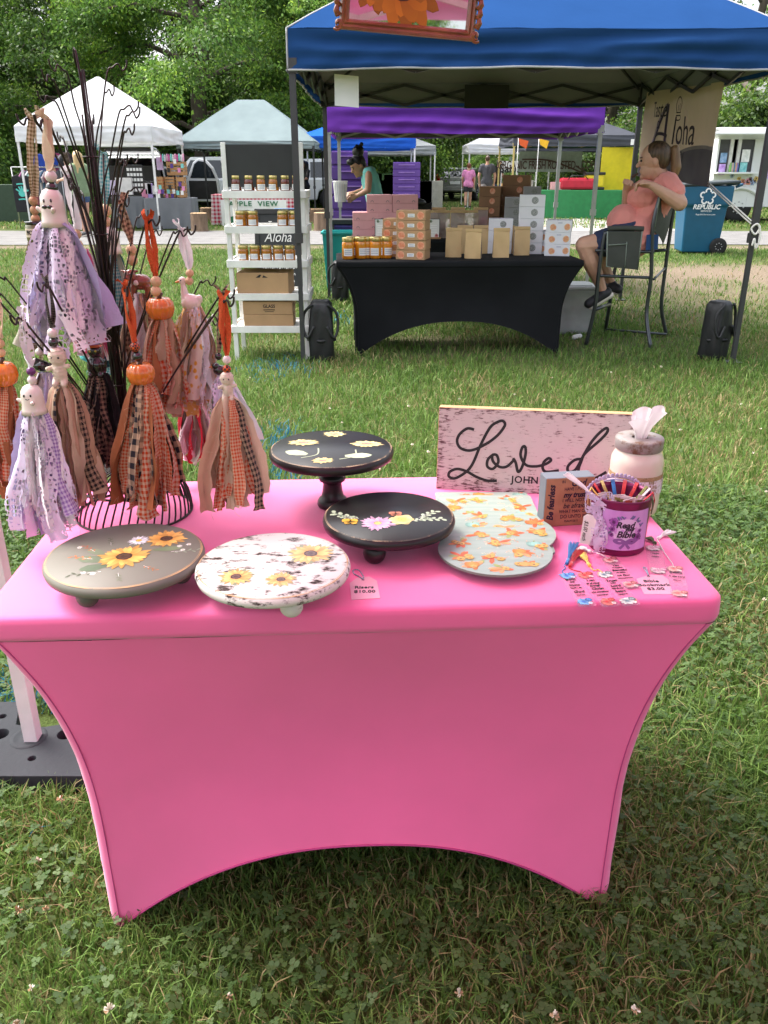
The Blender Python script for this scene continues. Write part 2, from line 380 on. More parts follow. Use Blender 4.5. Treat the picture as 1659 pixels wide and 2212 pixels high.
# ================================================================ THE SETTING
rs = np.random.default_rng(11)
def vnoise(x, y, s, seed=0):
    """smooth value noise"""
    x = np.asarray(x) * s + seed * 17.3; y = np.asarray(y) * s + seed * 9.1
    xi = np.floor(x).astype(int); yi = np.floor(y).astype(int); fx = x - xi; fy = y - yi
    fx = fx * fx * (3 - 2 * fx); fy = fy * fy * (3 - 2 * fy)
    h = lambda a, b: (np.sin(a * 127.1 + b * 311.7 + seed * 74.7) * 43758.5453) % 1.0
    return (h(xi, yi) * (1 - fx) + h(xi + 1, yi) * fx) * (1 - fy) + (h(xi, yi + 1) * (1 - fx) + h(xi + 1, yi + 1) * fx) * fy
def dirt_mask(x, y):
    """worn bare soil to the right behind the chair, and a strip along the road"""
    a = np.exp(-(((x - 5.4) / 2.6) ** 2 + ((y - 11.9) / 2.0) ** 2) ** 1.3) * 1.25
    b = np.exp(-(((x - 3.2) / 1.2) ** 2 + ((y - 9.2) / 1.2) ** 2)) * .55
    c = np.exp(-((y - 16.75) / .45) ** 2) * .9
    d = np.exp(-(((x - .7) / 1.4) ** 2 + ((y - 7.2) / .7) ** 2)) * .5
    e = np.exp(-(((x - 1.0) / 3.5) ** 2 + ((y - 23.5) / 2.5) ** 2)) * .5
    n = vnoise(x, y, 1.1, 3) * .5 + vnoise(x, y, 3.3, 5) * .3 + vnoise(x, y, 9., 6) * .2
    return np.clip((a + b + c + d + e) * (.35 + 1.3 * n), 0, 1)
gx = np.concatenate([np.linspace(-400, -30, 10)[:-1], np.linspace(-30, -8, 24)[:-1], np.linspace(-8, 10, 110)[:-1], np.linspace(10, 40, 24)[:-1], np.linspace(40, 400, 10)])
gy = np.concatenate([np.linspace(-300, -12, 8)[:-1], np.linspace(-12, 0, 14)[:-1], np.linspace(0, 22, 130)[:-1], np.linspace(22, 60, 24)[:-1], np.linspace(60, 900, 12)])
GX, GY = np.meshgrid(gx, gy); gv = np.stack([GX, GY, np.zeros_like(GX)], -1).reshape(-1, 3)
n_ = len(gx); ii, jj = np.meshgrid(np.arange(n_ - 1), np.arange(len(gy) - 1)); q = (jj * n_ + ii).ravel()
gmat, nt, b, L = newmat('lawn_soil'); N = nt.nodes.new
tc = N('ShaderNodeTexCoord'); at = N('ShaderNodeAttribute'); at.attribute_name = 'Col'; sx = N('ShaderNodeSeparateColor'); L.new(at.outputs['Color'], sx.inputs[0])
n1 = N('ShaderNodeTexNoise'); n1.inputs['Scale'].default_value = .9; n1.inputs['Detail'].default_value = 8; L.new(tc.outputs['Object'], n1.inputs['Vector'])
n2 = N('ShaderNodeTexNoise'); n2.inputs['Scale'].default_value = 45; n2.inputs['Detail'].default_value = 6; L.new(tc.outputs['Object'], n2.inputs['Vector'])
r1 = N('ShaderNodeValToRGB'); r1.color_ramp.elements[0].position = .35; r1.color_ramp.elements[0].color = (.055, .085, .022, 1); r1.color_ramp.elements[1].position = .72; r1.color_ramp.elements[1].color = (.115, .13, .045, 1)
L.new(n1.outputs['Fac'], r1.inputs['Fac'])
r2 = N('ShaderNodeValToRGB'); r2.color_ramp.elements[0].position = .3; r2.color_ramp.elements[0].color = (.13, .10, .072, 1); r2.color_ramp.elements[1].position = .7; r2.color_ramp.elements[1].color = (.27, .215, .155, 1)
L.new(n2.outputs['Fac'], r2.inputs['Fac'])
mx = N('ShaderNodeMix'); mx.data_type = 'RGBA'; L.new(sx.outputs[0], mx.inputs['Factor']); L.new(r1.outputs[0], mx.inputs['A']); L.new(r2.outputs[0], mx.inputs['B'])
L.new(mx.outputs['Result'], b.inputs['Base Color']); b.inputs['Roughness'].default_value = .95; b.inputs['Specular IOR Level'].default_value = .1
bp = N('ShaderNodeBump'); bp.inputs['Strength'].default_value = .8; bp.inputs['Distance'].default_value = .03; L.new(n2.outputs['Fac'], bp.inputs['Height']); L.new(bp.outputs[0], b.inputs['Normal'])
dm = dirt_mask(gv[:, 0], gv[:, 1]); gcol = np.stack([dm, dm, dm], -1)
tag(from_np('ground', gv, np.stack([q, q + 1, q + 1 + n_, q + n_], -1), gmat, colr=gcol), 'grassy park lawn with worn bare patches', kind='structure')

# road along the stalls and the drive that runs back to the houses
ROAD = pm('old_asphalt', (.17, .165, .16), .9, var=.18, scale=3, bump=.4, bscale=120)
m = MB(); m.grid(lambda u, v: Vector((-60 + 75 * u, (17.35 if v == 0 else 21.3) + .12 * math.sin(u * 60) * (1 if v in (0, 1) else 0), .012)), 60, 1)
tag(m.build('road', ROAD), 'grey asphalt lane behind the shelf stand', kind='structure')
dl = [at_z(940, 452), at_z(1010, 420), at_z(960, 405), at_z(985, 391)]; 
m = MB(); A = [Vector((-.2, 21.2, .017)), Vector((2.2, 27, .017)), Vector((4.2, 36, .017)), Vector((6.5, 52, .017)), Vector((8, 68, .017))]
B = [Vector((7.5, 21.2, .017)), Vector((6.1, 27, .017)), Vector((7.2, 36, .017)), Vector((10.3, 52, .017)), Vector((13, 68, .017))]
m.add(A + B, [(i, i + 5, i + 6, i + 1) for i in range(4)])
tag(m.build('driveway', pm('pale_drive', (.30, .285, .26), .95, var=.15, scale=2, bump=.3)), 'pale gravel drive leading back to the gate', kind='structure')

# ---------------------------------------------------------------- grass, clover, clover heads
BARE = []   # (x0,x1,y0,y1) places with no blades (under weights, boxes)
def clear_of(x, y): return ~((x > -1.24) & (x < -.58) & (y > 1.57) & (y < 1.90))
def scatter(n, y0, y1, pad=1.2, xmin=-99, xmax=99):
    y = y0 + (y1 - y0) * np.sqrt(rs.random(n)) if y1 / max(y0, .1) > 3 else rs.uniform(y0, y1, n)
    half = y * .56 + pad + .25
    return np.clip(rs.uniform(-1, 1, n) * half, xmin, xmax), y
GREENS = np.array([(.085, .175, .028), (.115, .215, .038), (.150, .250, .052), (.185, .275, .068), (.100, .190, .045)])
STRAW = np.array([(.34, .27, .12), (.27, .22, .10), (.40, .33, .17)])
PAINTS = [(at_z(600, 800), .22, .35), (at_z(720, 690), .2, .3), (at_z(600, 985), .22, .45), (at_z(625, 1010), .16, .25), (at_z(35, 1500), .20, .35), (at_z(150, 1470), .12, .22)]
def blades(name, n, y0, y1, h, w, label, dry=.25):
    x, y = scatter(n, y0, y1)
    keep = rs.random(n) > np.clip(dirt_mask(x, y) * 1.05, 0, .93)
    pn = vnoise(x, y, 1.4, 1) * .6 + vnoise(x, y, 5, 2) * .4
    keep &= (rs.random(n) < .5 + .9 * pn) & clear_of(x, y)
    x, y, pn = x[keep], y[keep], pn[keep]; n = len(x)
    hh = h * rs.uniform(.45, 1.25, n) * (.7 + .6 * vnoise(x, y, 2.3, 8)); ww = w * rs.uniform(.6, 1.3, n)
    yaw = rs.uniform(0, 2 * np.pi, n); lean = rs.uniform(.15, 1.25, n) * hh; la = rs.uniform(0, 2 * np.pi, n)
    dx, dy = np.cos(yaw) * ww / 2, np.sin(yaw) * ww / 2; lx, ly = np.cos(la) * lean, np.sin(la) * lean
    z0 = np.zeros(n)
    V = np.stack([np.stack([x - dx, y - dy, z0], -1), np.stack([x + dx, y + dy, z0], -1),
                  np.stack([x - dx * .8 + lx * .35, y - dy * .8 + ly * .35, hh * .62], -1), np.stack([x + dx * .8 + lx * .35, y + dy * .8 + ly * .35, hh * .62], -1),
                  np.stack([x + lx, y + ly, hh * np.clip(1.1 - lean / hh * .35, .5, 1)], -1)], 1)
    i5 = np.arange(n)[:, None] * 5
    quads = i5 + np.array([0, 1, 3, 2]); tris = i5 + np.array([2, 3, 4])
    c = GREENS[rs.integers(0, len(GREENS), n)] * rs.uniform(.75, 1.3, n)[:, None]
    dn = np.clip((vnoise(x, y, .9, 4) * .5 + vnoise(x, y, 3.1, 7) * .5 - .45) * 3.2, 0, 1)
    is_dry = rs.random(n) < dry * (.25 + 1.9 * dn); c[is_dry] = STRAW[rs.integers(0, 3, is_dry.sum())] * rs.uniform(.7, 1.15, is_dry.sum())[:, None]
    for (p, rx, ry) in PAINTS:
        wgt = np.exp(-(((x - p.x) / rx) ** 2 + ((y - p.y) / ry) ** 2) * 1.5) * (.2 + 1.2 * vnoise(x, y, 9, 12))
        hit = rs.random(n) < wgt * .5; c[hit] = np.array((.025, .20, .34)) * rs.uniform(.7, 1.3, hit.sum())[:, None]
    o = from_np(name, V.reshape(-1, 3), [quads, tris], vmat('grass_blade', .55, translucent=.35, spec=.3), colr=np.repeat(c, 5, 0))
    return tag(o, label, 'grass', kind='stuff')
blades('grass', 110000, .35, 1.75, .052, .0036, 'short dense lawn grass in front of and beside the pink table', .13)
blades('grass', 90000, 1.6, 3.5, .064, .0048, 'lawn grass just behind the pink table', .16)
blades('grass', 120000, 3.2, 8.0, .062, .0062, 'lawn grass between the pink table and the black table', .16)
blades('grass', 110000, 7.5, 17.0, .06, .011, 'mown lawn running back to the road', .15)
blades('grass', 40000, 22.0, 40.0, .09, .03, 'rough grass beyond the road', .25)
# clover leaves: three round leaflets each
def clover(n):
    x, y = scatter(n, .3, 3.6); pn = vnoise(x, y, 1.1, 21) * .6 + vnoise(x, y, 3.7, 22) * .4
    keep = (rs.random(n) < np.clip((pn - .26) * 3.4, .08, 1)) & clear_of(x, y); x, y = x[keep], y[keep]; n = len(x)
    ph = np.linspace(0, 2 * np.pi, 6, endpoint=False); V = []; 
    z = rs.uniform(.018, .055, n); a0 = rs.uniform(0, 6.28, n); r = rs.uniform(.0036, .0068, n); tx, ty = rs.normal(0, .28, n), rs.normal(0, .28, n)
    for k in range(3):
        a = a0 + k * 2.094; cx, cy = x + np.cos(a) * r * 1.05, y + np.sin(a) * r * 1.05
        for p in ph:
            ox, oy = np.cos(p) * r, np.sin(p) * r * .92
            vx, vy = cx + ox, cy + oy
            V.append(np.stack([vx, vy, z + (vx - x) * tx + (vy - y) * ty + r * .22 * np.abs(np.cos(p))], -1))
    V = np.stack(V, 1)
    F = (np.arange(n)[:, None] * 18)[:, :, None] + np.arange(18).reshape(3, 6)[None]
    c = np.array([(.05, .10, .026), (.07, .125, .034), (.09, .15, .045)])[rs.integers(0, 3, n)] * rs.uniform(.8, 1.25, n)[:, None]
    o = from_np('clover', V.reshape(-1, 3), F.reshape(-1, 6), vmat('grass_blade'), colr=np.repeat(c, 18, 0))
    tag(o, 'dark green clover leaves spread through the lawn', 'clover', kind='stuff')
clover(52000)
def clover_heads():
    mb = MB(); r2 = random.Random(3)
    spots = []
    for k in range(70): spots.append((r2.uniform(.75, 2.9), r2.uniform(1.0, 3.6)))
    for k in range(26): spots.append((r2.uniform(-1.5, -.55), r2.uniform(.85, 1.6)))
    for k in range(22): spots.append((r2.uniform(-.9, 1.6), r2.uniform(.72, 1.05)))
    for k in range(60): spots.append((r2.uniform(-1.5, 3.2), r2.uniform(2.6, 6.2)))
    for (x, y) in spots:
        z = r2.uniform(.04, .085); rr = r2.uniform(.0055, .0095); brown = r2.random() < .3
        mb.tube([(x + r2.uniform(-.01, .01), y, 0), (x, y, z)], .0009, 4, colr=(.10, .15, .05))
        for j in range(16):
            th = r2.uniform(0, 6.28); el = r2.uniform(-.6, 1.4); d = Vector((math.cos(th) * math.cos(el), math.sin(th) * math.cos(el), math.sin(el)))
            c = (.36, .24, .13) if (el < 0 or brown and r2.random() < .6) else (.72, .68, .56)
            p = Vector((x, y, z)); s = d.orthogonal().normalized() * rr * .28
            mb.add([p + d * rr * .2 - s, p + d * rr * .2 + s, p + d * rr * 1.1 + s * .6 + Vector((0, 0, rr * .2)), p + d * rr * 1.1 - s * .6 + Vector((0, 0, rr * .2))], [(0, 1, 2, 3)], colr=c)
    o = mb.build('clover_flowers', vmat('clover_petal', .8), fixn=False)
    tag(o, 'small white clover flowers dotted over the lawn', 'clover flowers', kind='stuff')
clover_heads()

# ---------------------------------------------------------------- trees
BARK = pm('bark', (.085, .068, .052), .95, var=.3, scale=6, bump=.8, bscale=18, stretch=(1, 1, .25))
LEAF = vmat('tree_leaf', .5, translucent=.45, spec=.35)
def tree_meshes(seed, Ht=13.0, Rc=5.2, low=.07, limbs=19, bright=1.0, leaf=.15, per=46):
    g = np.random.default_rng(seed); tr = MB(); cen = []; cdir = []; ctone = []
    tp = [Vector((g.normal(0, .12) * k, g.normal(0, .12) * k, Ht * .92 * k / 6)) for k in range(7)]
    tr.tube(tp, [.34 * (1 - k / 7.5) + .04 for k in range(7)], 8)
    for i in range(limbs):
        f = low + (.9 - low) * (i + .5) / limbs; z0 = Ht * .92 * f * .82; az = i * 2.399 + g.normal(0, .3)
        Ln = Rc * (1.05 - .55 * max(0, f - .45) / .55) * g.uniform(.8, 1.12); rise = g.uniform(.25, .5) * Ln * (.4 + f * .9)
        b0 = tp[int(f * 5)]; pts = []
        for k in range(7):
            t = k / 6; pts.append(Vector((b0.x + math.cos(az + .2 * t * math.sin(i)) * Ln * t, b0.y + math.sin(az + .2 * t * math.sin(i)) * Ln * t, z0 + rise * (1.9 * t - 1.5 * t * t) - .12 * Ln * t ** 3 + g.normal(0, .08))))
        tr.tube(pts, [.10 * (1 - k / 7) + .012 for k in range(7)], 5, cap=False)
        tone_l = g.uniform(.75, 1.2)
        for j in range(11):
            t = .28 + .72 * (j + g.random()) / 11; k = min(int(t * 6), 5); p = pts[k].lerp(pts[k + 1], t * 6 - k)
            a2 = az + g.choice([-1, 1]) * g.uniform(.3, 1.35); L2 = g.uniform(.9, 2.1) * (1.15 - .4 * t); up = g.uniform(-.1, .65)
            q = []
            for s in range(5):
                u = s / 4; q.append(p + Vector((math.cos(a2) * L2 * u, math.sin(a2) * L2 * u, up * L2 * u - .75 * L2 * u * u + 0)))
            tr.tube(q, [.025, .02, .014, .009, .005], 4, cap=False)
            tone = tone_l * g.uniform(.8, 1.25)
            for s in range(1, 9):
                u = s / 8; k2 = min(int(u * 4), 3); c = q[k2].lerp(q[k2 + 1], u * 4 - k2) + Vector(g.normal(0, .13, 3))
                cen.append(tuple(c)); ctone.append(tone * g.uniform(.85, 1.15)); cdir.append((math.cos(a2) * .5, math.sin(a2) * .5, -.55))
    cen = np.array(cen); ctone = np.array(ctone); cdir = np.array(cdir); nC = len(cen); n = nC * per
    ci = np.repeat(np.arange(nC), per); P = cen[ci] + g.normal(0, 1, (n, 3)) * np.array((.27, .27, .17))
    d = cdir[ci] + g.normal(0, .55, (n, 3)); d /= np.linalg.norm(d, axis=1)[:, None]
    s = np.cross(d, g.normal(0, 1, (n, 3)) * np.array((.5, .5, 1.0)) + np.array((0, 0, .7))); s /= np.linalg.norm(s, axis=1)[:, None] + 1e-9
    Ll = leaf * g.uniform(.6, 1.25, n)[:, None]; W = Ll * .27
    V = np.stack([P, P + d * Ll * .45 + s * W, P + d * Ll, P + d * Ll * .45 - s * W], 1)
    base = np.array([(.040, .088, .016), (.062, .122, .020), (.090, .150, .026), (.052, .105, .026)])[g.integers(0, 4, n)]
    c = base * (ctone[ci] * bright)[:, None] * g.uniform(.8, 1.25, n)[:, None]; warm = np.clip(ctone[ci] - .9, 0, 1)[:, None]; c = c * (1 + warm * np.array((1.0, .55, 0)))
    F = np.arange(n * 4).reshape(-1, 4)
    crown = from_np('crown', V.reshape(-1, 3), F, LEAF, colr=np.repeat(c, 4, 0)); trunk = tr.build('trunk', BARK, fixn=False)
    tm, cm = trunk.data, crown.data; bpy.data.objects.remove(trunk); bpy.data.objects.remove(crown); return tm, cm
TV = [tree_meshes(1, bright=1.9), tree_meshes(2, low=.05, limbs=20, bright=2.25), tree_meshes(5, Rc=4.6, low=.1, bright=1.15)]
def tree(x, y, kind, s, rz, label, group='trees behind the stalls', zs=1.0):
    t = thing('tree', label, 'tree', (x, y, 0), rz, group); t.scale = (s, s, s * zs)
    mobj('trunk', TV[kind][0], t); mobj('crown', TV[kind][1], t)
for a in [(-18.5, 33.5, 1, 1.0, .3, 'pale green leafy tree at the far left edge behind the white canopy'),
          (-12.6, 37.5, 0, 1.05, 1.9, 'dark leafy tree rising straight behind the white canopy peak'),
          (-7.0, 35.5, 1, 1.0, 4.0, 'bright green leafy tree between the white and the grey canopies'),
          (-2.6, 39.0, 0, 1.05, 5.2, 'drooping leafy tree right behind the grey canopy'),
          (-22.0, 42.0, 0, 1.2, 2.4, 'tall dark tree in the second row at the far left', ),
          (-15.0, 45.0, 2, 1.25, 3.1, 'tall dark tree in the second row left of the white canopy peak'),
          (-9.5, 46.0, 0, 1.25, .8, 'tall dark tree in the second row between white and grey canopies'),
          (-4.5, 47.0, 2, 1.3, 2.2, 'tall dark tree in the second row above the chalkboard'),
          (.8, 46.0, 2, 1.2, 4.6, 'dark tree beside the left corner of the blue canopy'),
          (9.5, 62.0, 0, 1.2, 1.2, 'green tree behind the dark grey canopy with yellow wall'),
          (14.5, 56.0, 1, 1.15, 2.7, 'leafy tree behind the hanging bakery banner'),
          (20.5, 52.0, 0, 1.15, 3.9, 'leafy tree above the white food trailer'),
          (26.5, 47.0, 1, 1.1, 5.5, 'bright leafy tree at the far right edge'),
          (4.0, 96.0, 2, 1.5, 3.3, 'distant tree behind the white gabled garage'),
          (13.0, 92.0, 0, 1.4, .2, 'distant tree behind the grey roofed house'),
          (-4.0, 90.0, 1, 1.4, 1.1, 'distant tree behind the pale blue house'),
          (6.3, 50.5, 1, .28, 1.1, 'small ornamental tree in front of the white garage')]:
    tree(*a)
for k, (x, y) in enumerate([(-12, -46), (1, -52), (14, -47)]):
    tree(x, y, (1, 0, 1)[k], 1.0, k * 2.1, ['leafy tree behind the photographer on the left', 'leafy tree straight behind the photographer', 'leafy tree behind the photographer on the right'][k], 'trees behind the photographer')
# ================================================================ STALLS: canopies, tables
def gz(x, y, s=1.0):  # cheap ripple
    return s * (math.sin(x * 7.1 + y * 3.3) * .5 + math.sin(x * 17.7 - y * 5.1) * .3 + math.sin(x * 31 + y * 13) * .2)
def tent(name, label, x0, x1, y0, y1, eave, val, peak, fab, under, legm, leg=.04, vent=False, trim=None, yaw=0.0, seed=0, rafters=True, foot=True, legs=(1, 1, 1, 1), lower=None):
    """pop-up canopy: four legs, scissor trusses, a ridged fabric roof with valances"""
    cx, cy = (x0 + x1) / 2, (y0 + y1) / 2; t = thing(name, label, 'canopy', (cx, cy, 0), yaw)
    hx, hy = (x1 - x0) / 2, (y1 - y0) / 2; zt = eave + val; rr = random.Random(seed + 5)
    mb = MB(); C = [(-1, -1), (1, -1), (1, 1), (-1, 1)]
    for k in range(4):                                  # roof panels
        a, b = C[k], C[(k + 1) % 4]; top = .2 if vent else .02
        def fn(u, v, a=a, b=b, k=k):
            s = 1 - v * (1 - top); x = (a[0] * (1 - u) + b[0] * u) * hx * s; y = (a[1] * (1 - u) + b[1] * u) * hy * s
            edge = 4 * u * (1 - u); sag = -.045 * edge * math.sin(math.pi * min(1, v * 1.1)) * hx / 1.6
            z = zt + (peak - zt) * (v ** .94) + sag + gz(u * 2 + seed + k, v * 2, .008) * (1 - v * .6)
            return Vector((x, y, z))
        mb.grid(fn, 24, 14)
    canopy = mb.build('roof_fabric', [fab], t)
    for k in range(4):                                  # valances
        a, b = C[k], C[(k + 1) % 4]; mv = MB(); sd = seed * 3.1 + k * 5
        nx, ny = (a[0] + b[0]) / 2, (a[1] + b[1]) / 2
        def fv(u, v):
            x = (a[0] * (1 - u) + b[0] * u) * hx; y = (a[1] * (1 - u) + b[1] * u) * hy; e = min(u, 1 - u)
            w = (1 - math.exp(-e * 14)); fold = .022 * math.sin(v * 9 + 2.2 * math.sin(u * 5 + sd) + sd) * w * math.sin(math.pi * min(1, v * 1.3 + .05)) \
                + .012 * math.sin(v * 17 - u * 6 + sd * 2) * w * v + .006 * math.sin(u * 60 + v * 9 + sd) * v
            droop = -.018 * 4 * u * (1 - u) * math.sin(sd + 1) * v
            return Vector((x + nx * (fold + .012 * v), y + ny * (fold + .012 * v), zt - val * v + droop + .004 * math.sin(u * 23 + sd) * v))
        mv.grid(fv, 64, 12); va = mv.build('valance', [fab], t)
        if trim:
            tm_ = MB(); tm_.tube([fv(i / 40, 1.0) for i in range(41)], .008, 5); tm_.tube([fv(0, i / 8) for i in range(9)], .007, 5)
            tm_.tube([Vector((a[0] * hx * (1 - q), a[1] * hy * (1 - q), zt + (peak - zt) * (q ** .94))) for q in [i / 10 * .95 for i in range(11)]], .008, 5)
            tm_.build('piping', trim, t)
    if under:                                           # coated lining just below the roof and inside the valances
        ml = MB()
        for k in range(4):
            a, b = C[k], C[(k + 1) % 4]
            ml.grid(lambda u, v: Vector(((a[0] * (1 - u) + b[0] * u) * (hx - .035) * (1 - v * .97), (a[1] * (1 - u) + b[1] * u) * (hy - .035) * (1 - v * .97), zt - .04 + (peak - zt - .02) * v ** .94 - .05 * 4 * u * (1 - u) * math.sin(math.pi * v))), 10, 8)
            ml.grid(lambda u, v: Vector(((a[0] * (1 - u) + b[0] * u) * (hx - .032), (a[1] * (1 - u) + b[1] * u) * (hy - .032), zt - .04 - (val - .06) * v)), 16, 3)
        ml.build('lining', under, t)
    if vent:
        mv = MB()
        for k in range(4):
            a, b = C[k], C[(k + 1) % 4]; zb = zt + (peak - zt) * .86
            mv.grid(lambda u, v: Vector(((a[0] * (1 - u) + b[0] * u) * hx * .27 * (1 - v * .9), (a[1] * (1 - u) + b[1] * u) * hy * .27 * (1 - v * .9), zb + (peak - zb) * 1.1 * v - .01)), 6, 4)
            mv.grid(lambda u, v: Vector(((a[0] * (1 - u) + b[0] * u) * hx * .27, (a[1] * (1 - u) + b[1] * u) * hy * .27, zb - .10 * v)), 6, 1)
        mv.build('vent_cap', fab, t)
    for k in range(4):
        if not legs[k]: continue
        x, y = C[k][0] * (hx - leg * .6), C[k][1] * (hy - leg * .6); mlg = MB()
        mlg.bar((x, y, .9), (x, y, zt - .03), leg, leg); 
        mlg.box((x, y, .93), (leg * 1.35, leg * 1.35, .07)); mlg.box((x, y, eave + .03), (leg * 1.6, leg * 1.6, .09))
        lg = mlg.build('leg', legm, t)
        ml2 = MB(); ml2.bar((x, y, .0), (x, y, .95), leg * .72, leg * .72)
        if foot: ml2.box((x, y, .006), (leg * 2.4, leg * 2.4, .012))
        lo = ml2.build('lower_tube', lower or legm, lg)
    if rafters:
        for k in range(4):
            a, b = Vector((C[k][0] * (hx - .05), C[k][1] * (hy - .05), 0)), Vector((C[(k + 1) % 4][0] * (hx - .05), C[(k + 1) % 4][1] * (hy - .05), 0))
            n = 4; za, zb = eave + val - .06, eave + val - .06 - min(.19, val)
            for i in range(n):
                p, q = a.lerp(b, i / n), a.lerp(b, (i + 1) / n)
                for (s, e) in ((za, zb), (zb, za)):
                    mt = MB(); mt.bar((p.x, p.y, s if i % 2 == 0 else e), (q.x, q.y, e if i % 2 == 0 else s), .016, .028); mt.build('truss_bar', legm, t)
        for k in range(4):
            mt = MB(); mt.bar((C[k][0] * (hx - .08), C[k][1] * (hy - .08), zt - .1), (0, 0, peak - .1), .02, .02); mt.build('rafter', legm, t)
    return t
def fabm(name, c, tr=.18, rough=.55, sheen=.0): return pm(name, c, rough, spec=.0, var=.07, scale=2.5, bump=.12, bscale=25, sheen=sheen, translucent=tr)
LIN = pm('dark_lining', (.25, .25, .26), .8, var=.15, scale=1.5, bump=.1)
# the blue canopy of the bakery stall
BLU = fabm('royal_blue_polyester', (.019, .062, .185), .05, .42)
bt = tent('canopy_tent', 'royal blue pop-up canopy with grey piping over the black table', -.66, 2.76, 6.40, 9.80, 2.03, .25, 3.28, BLU, LIN, pm('charcoal_leg', (.045, .046, .05), .4), .045, trim=pm('grey_piping', (.38, .38, .40), .7), seed=1)
mb = MB(); mb.grid(lambda u, v: Vector((-.9 + .17 * u, -1.55 + .04 * u + .01 * math.sin(v * 4), 2.02 - .20 * v - .012 * u)), 4, 4); lab = mb.build('care_label', PAPER, bt, loc=(-.5, -.02, 0))
mb = MB(); mb.box((.02, 1.5, 2.1), (.46, .02, .22)); mb.build('truss_pouch', BLACKM, bt)
pur = tent('canopy_tent', 'purple pop-up canopy standing behind the blue canopy', -.66, 2.50, 10.35, 12.7, 1.79, .27, 2.62, fabm('purple_polyester', (.22, .065, .50), .1, .45), pm('mauve_lining', (.16, .14, .19), .8), SILVER, .045, seed=2)
p0 = at_z(40, 497); 
wt = tent('canopy_tent', 'white pop-up canopy with a tall peak at the left', -8.83, -5.56, 21.7, 25.0, 2.02, .34, 3.55, fabm('white_polyester', (.82, .83, .86), .28, .6), None, WHITEM, .05, seed=3)
gt = tent('canopy_tent', 'pale grey-green vented canopy behind the chalkboard shelf', -5.75, -1.93, 25.0, 28.6, 1.93, .2, 3.25, fabm('sage_grey_polyester', (.24, .30, .31), .15, .6), pm('dark_lining2', (.08, .09, .1), .8), DARKM, .05, vent=True, seed=4)
ft = tent('canopy_tent', 'bright blue canopy seen behind the woman in teal', -2.6, .95, 27.0, 30.2, 1.98, .34, 2.9, fabm('bright_blue_polyester', (.03, .14, .62), .2, .5), None, WHITEM, .05, seed=5)
kt = tent('canopy_tent', 'dark grey canopy with yellow side wall over the green table', 3.9, 7.66, 27.2, 30.6, 2.05, .3, 3.1, fabm('slate_polyester', (.075, .08, .095), .05, .6), pm('green_lining', (.03, .09, .05), .8), pm('yellow_truss', (.5, .4, .15), .5), .05, seed=6)
mb = MB(); mb.grid(lambda u, v: Vector((.80 + 1.04 * u, -1.74 + .3 * u + .02 * math.sin(u * 9), 2.02 - 1.35 * v)), 8, 4); mb.build('yellow_side_wall', pm('yellow_tarp', (.80, .66, .015), .55, translucent=.25, var=.06), kt)
mb = MB(); mb.box((1.72, -1.724, 2.16), (.16, .012, .16)); mb.build('number_card', PAPER, kt)
dt = tent('canopy_tent', 'small white canopy beyond the man in grey', 3.3, 6.5, 35, 38, 2.0, .3, 3.0, MATS['white_polyester'], None, WHITEM, .05, seed=7)
dk = tent('canopy_tent', 'black canopy behind the walking man', 5.0, 8.3, 31.6, 34.6, 2.0, .35, 2.9, MATS['slate_polyester'], None, DARKM, .05, seed=8)
wt2 = tent('canopy_tent', 'pale canopy behind the bright blue one', -.9, 1.9, 33, 36, 1.9, .3, 2.7, fabm('pale_grey_polyester', (.35, .37, .38), .2), None, WHITEM, .05, seed=9)
# the seller's own pink canopy, over the camera and the pink table
PNKC = fabm('pink_polyester', (.82, .30, .52), .32, .6)
pk = tent('canopy_tent', 'pink pop-up canopy over the pink table with white legs', -.925, 2.15, -1.32, 1.755, 2.02, .24, 2.95, PNKC, None, WHITEM, .046, seed=10, foot=False, legs=(1, 1, 1, 1))

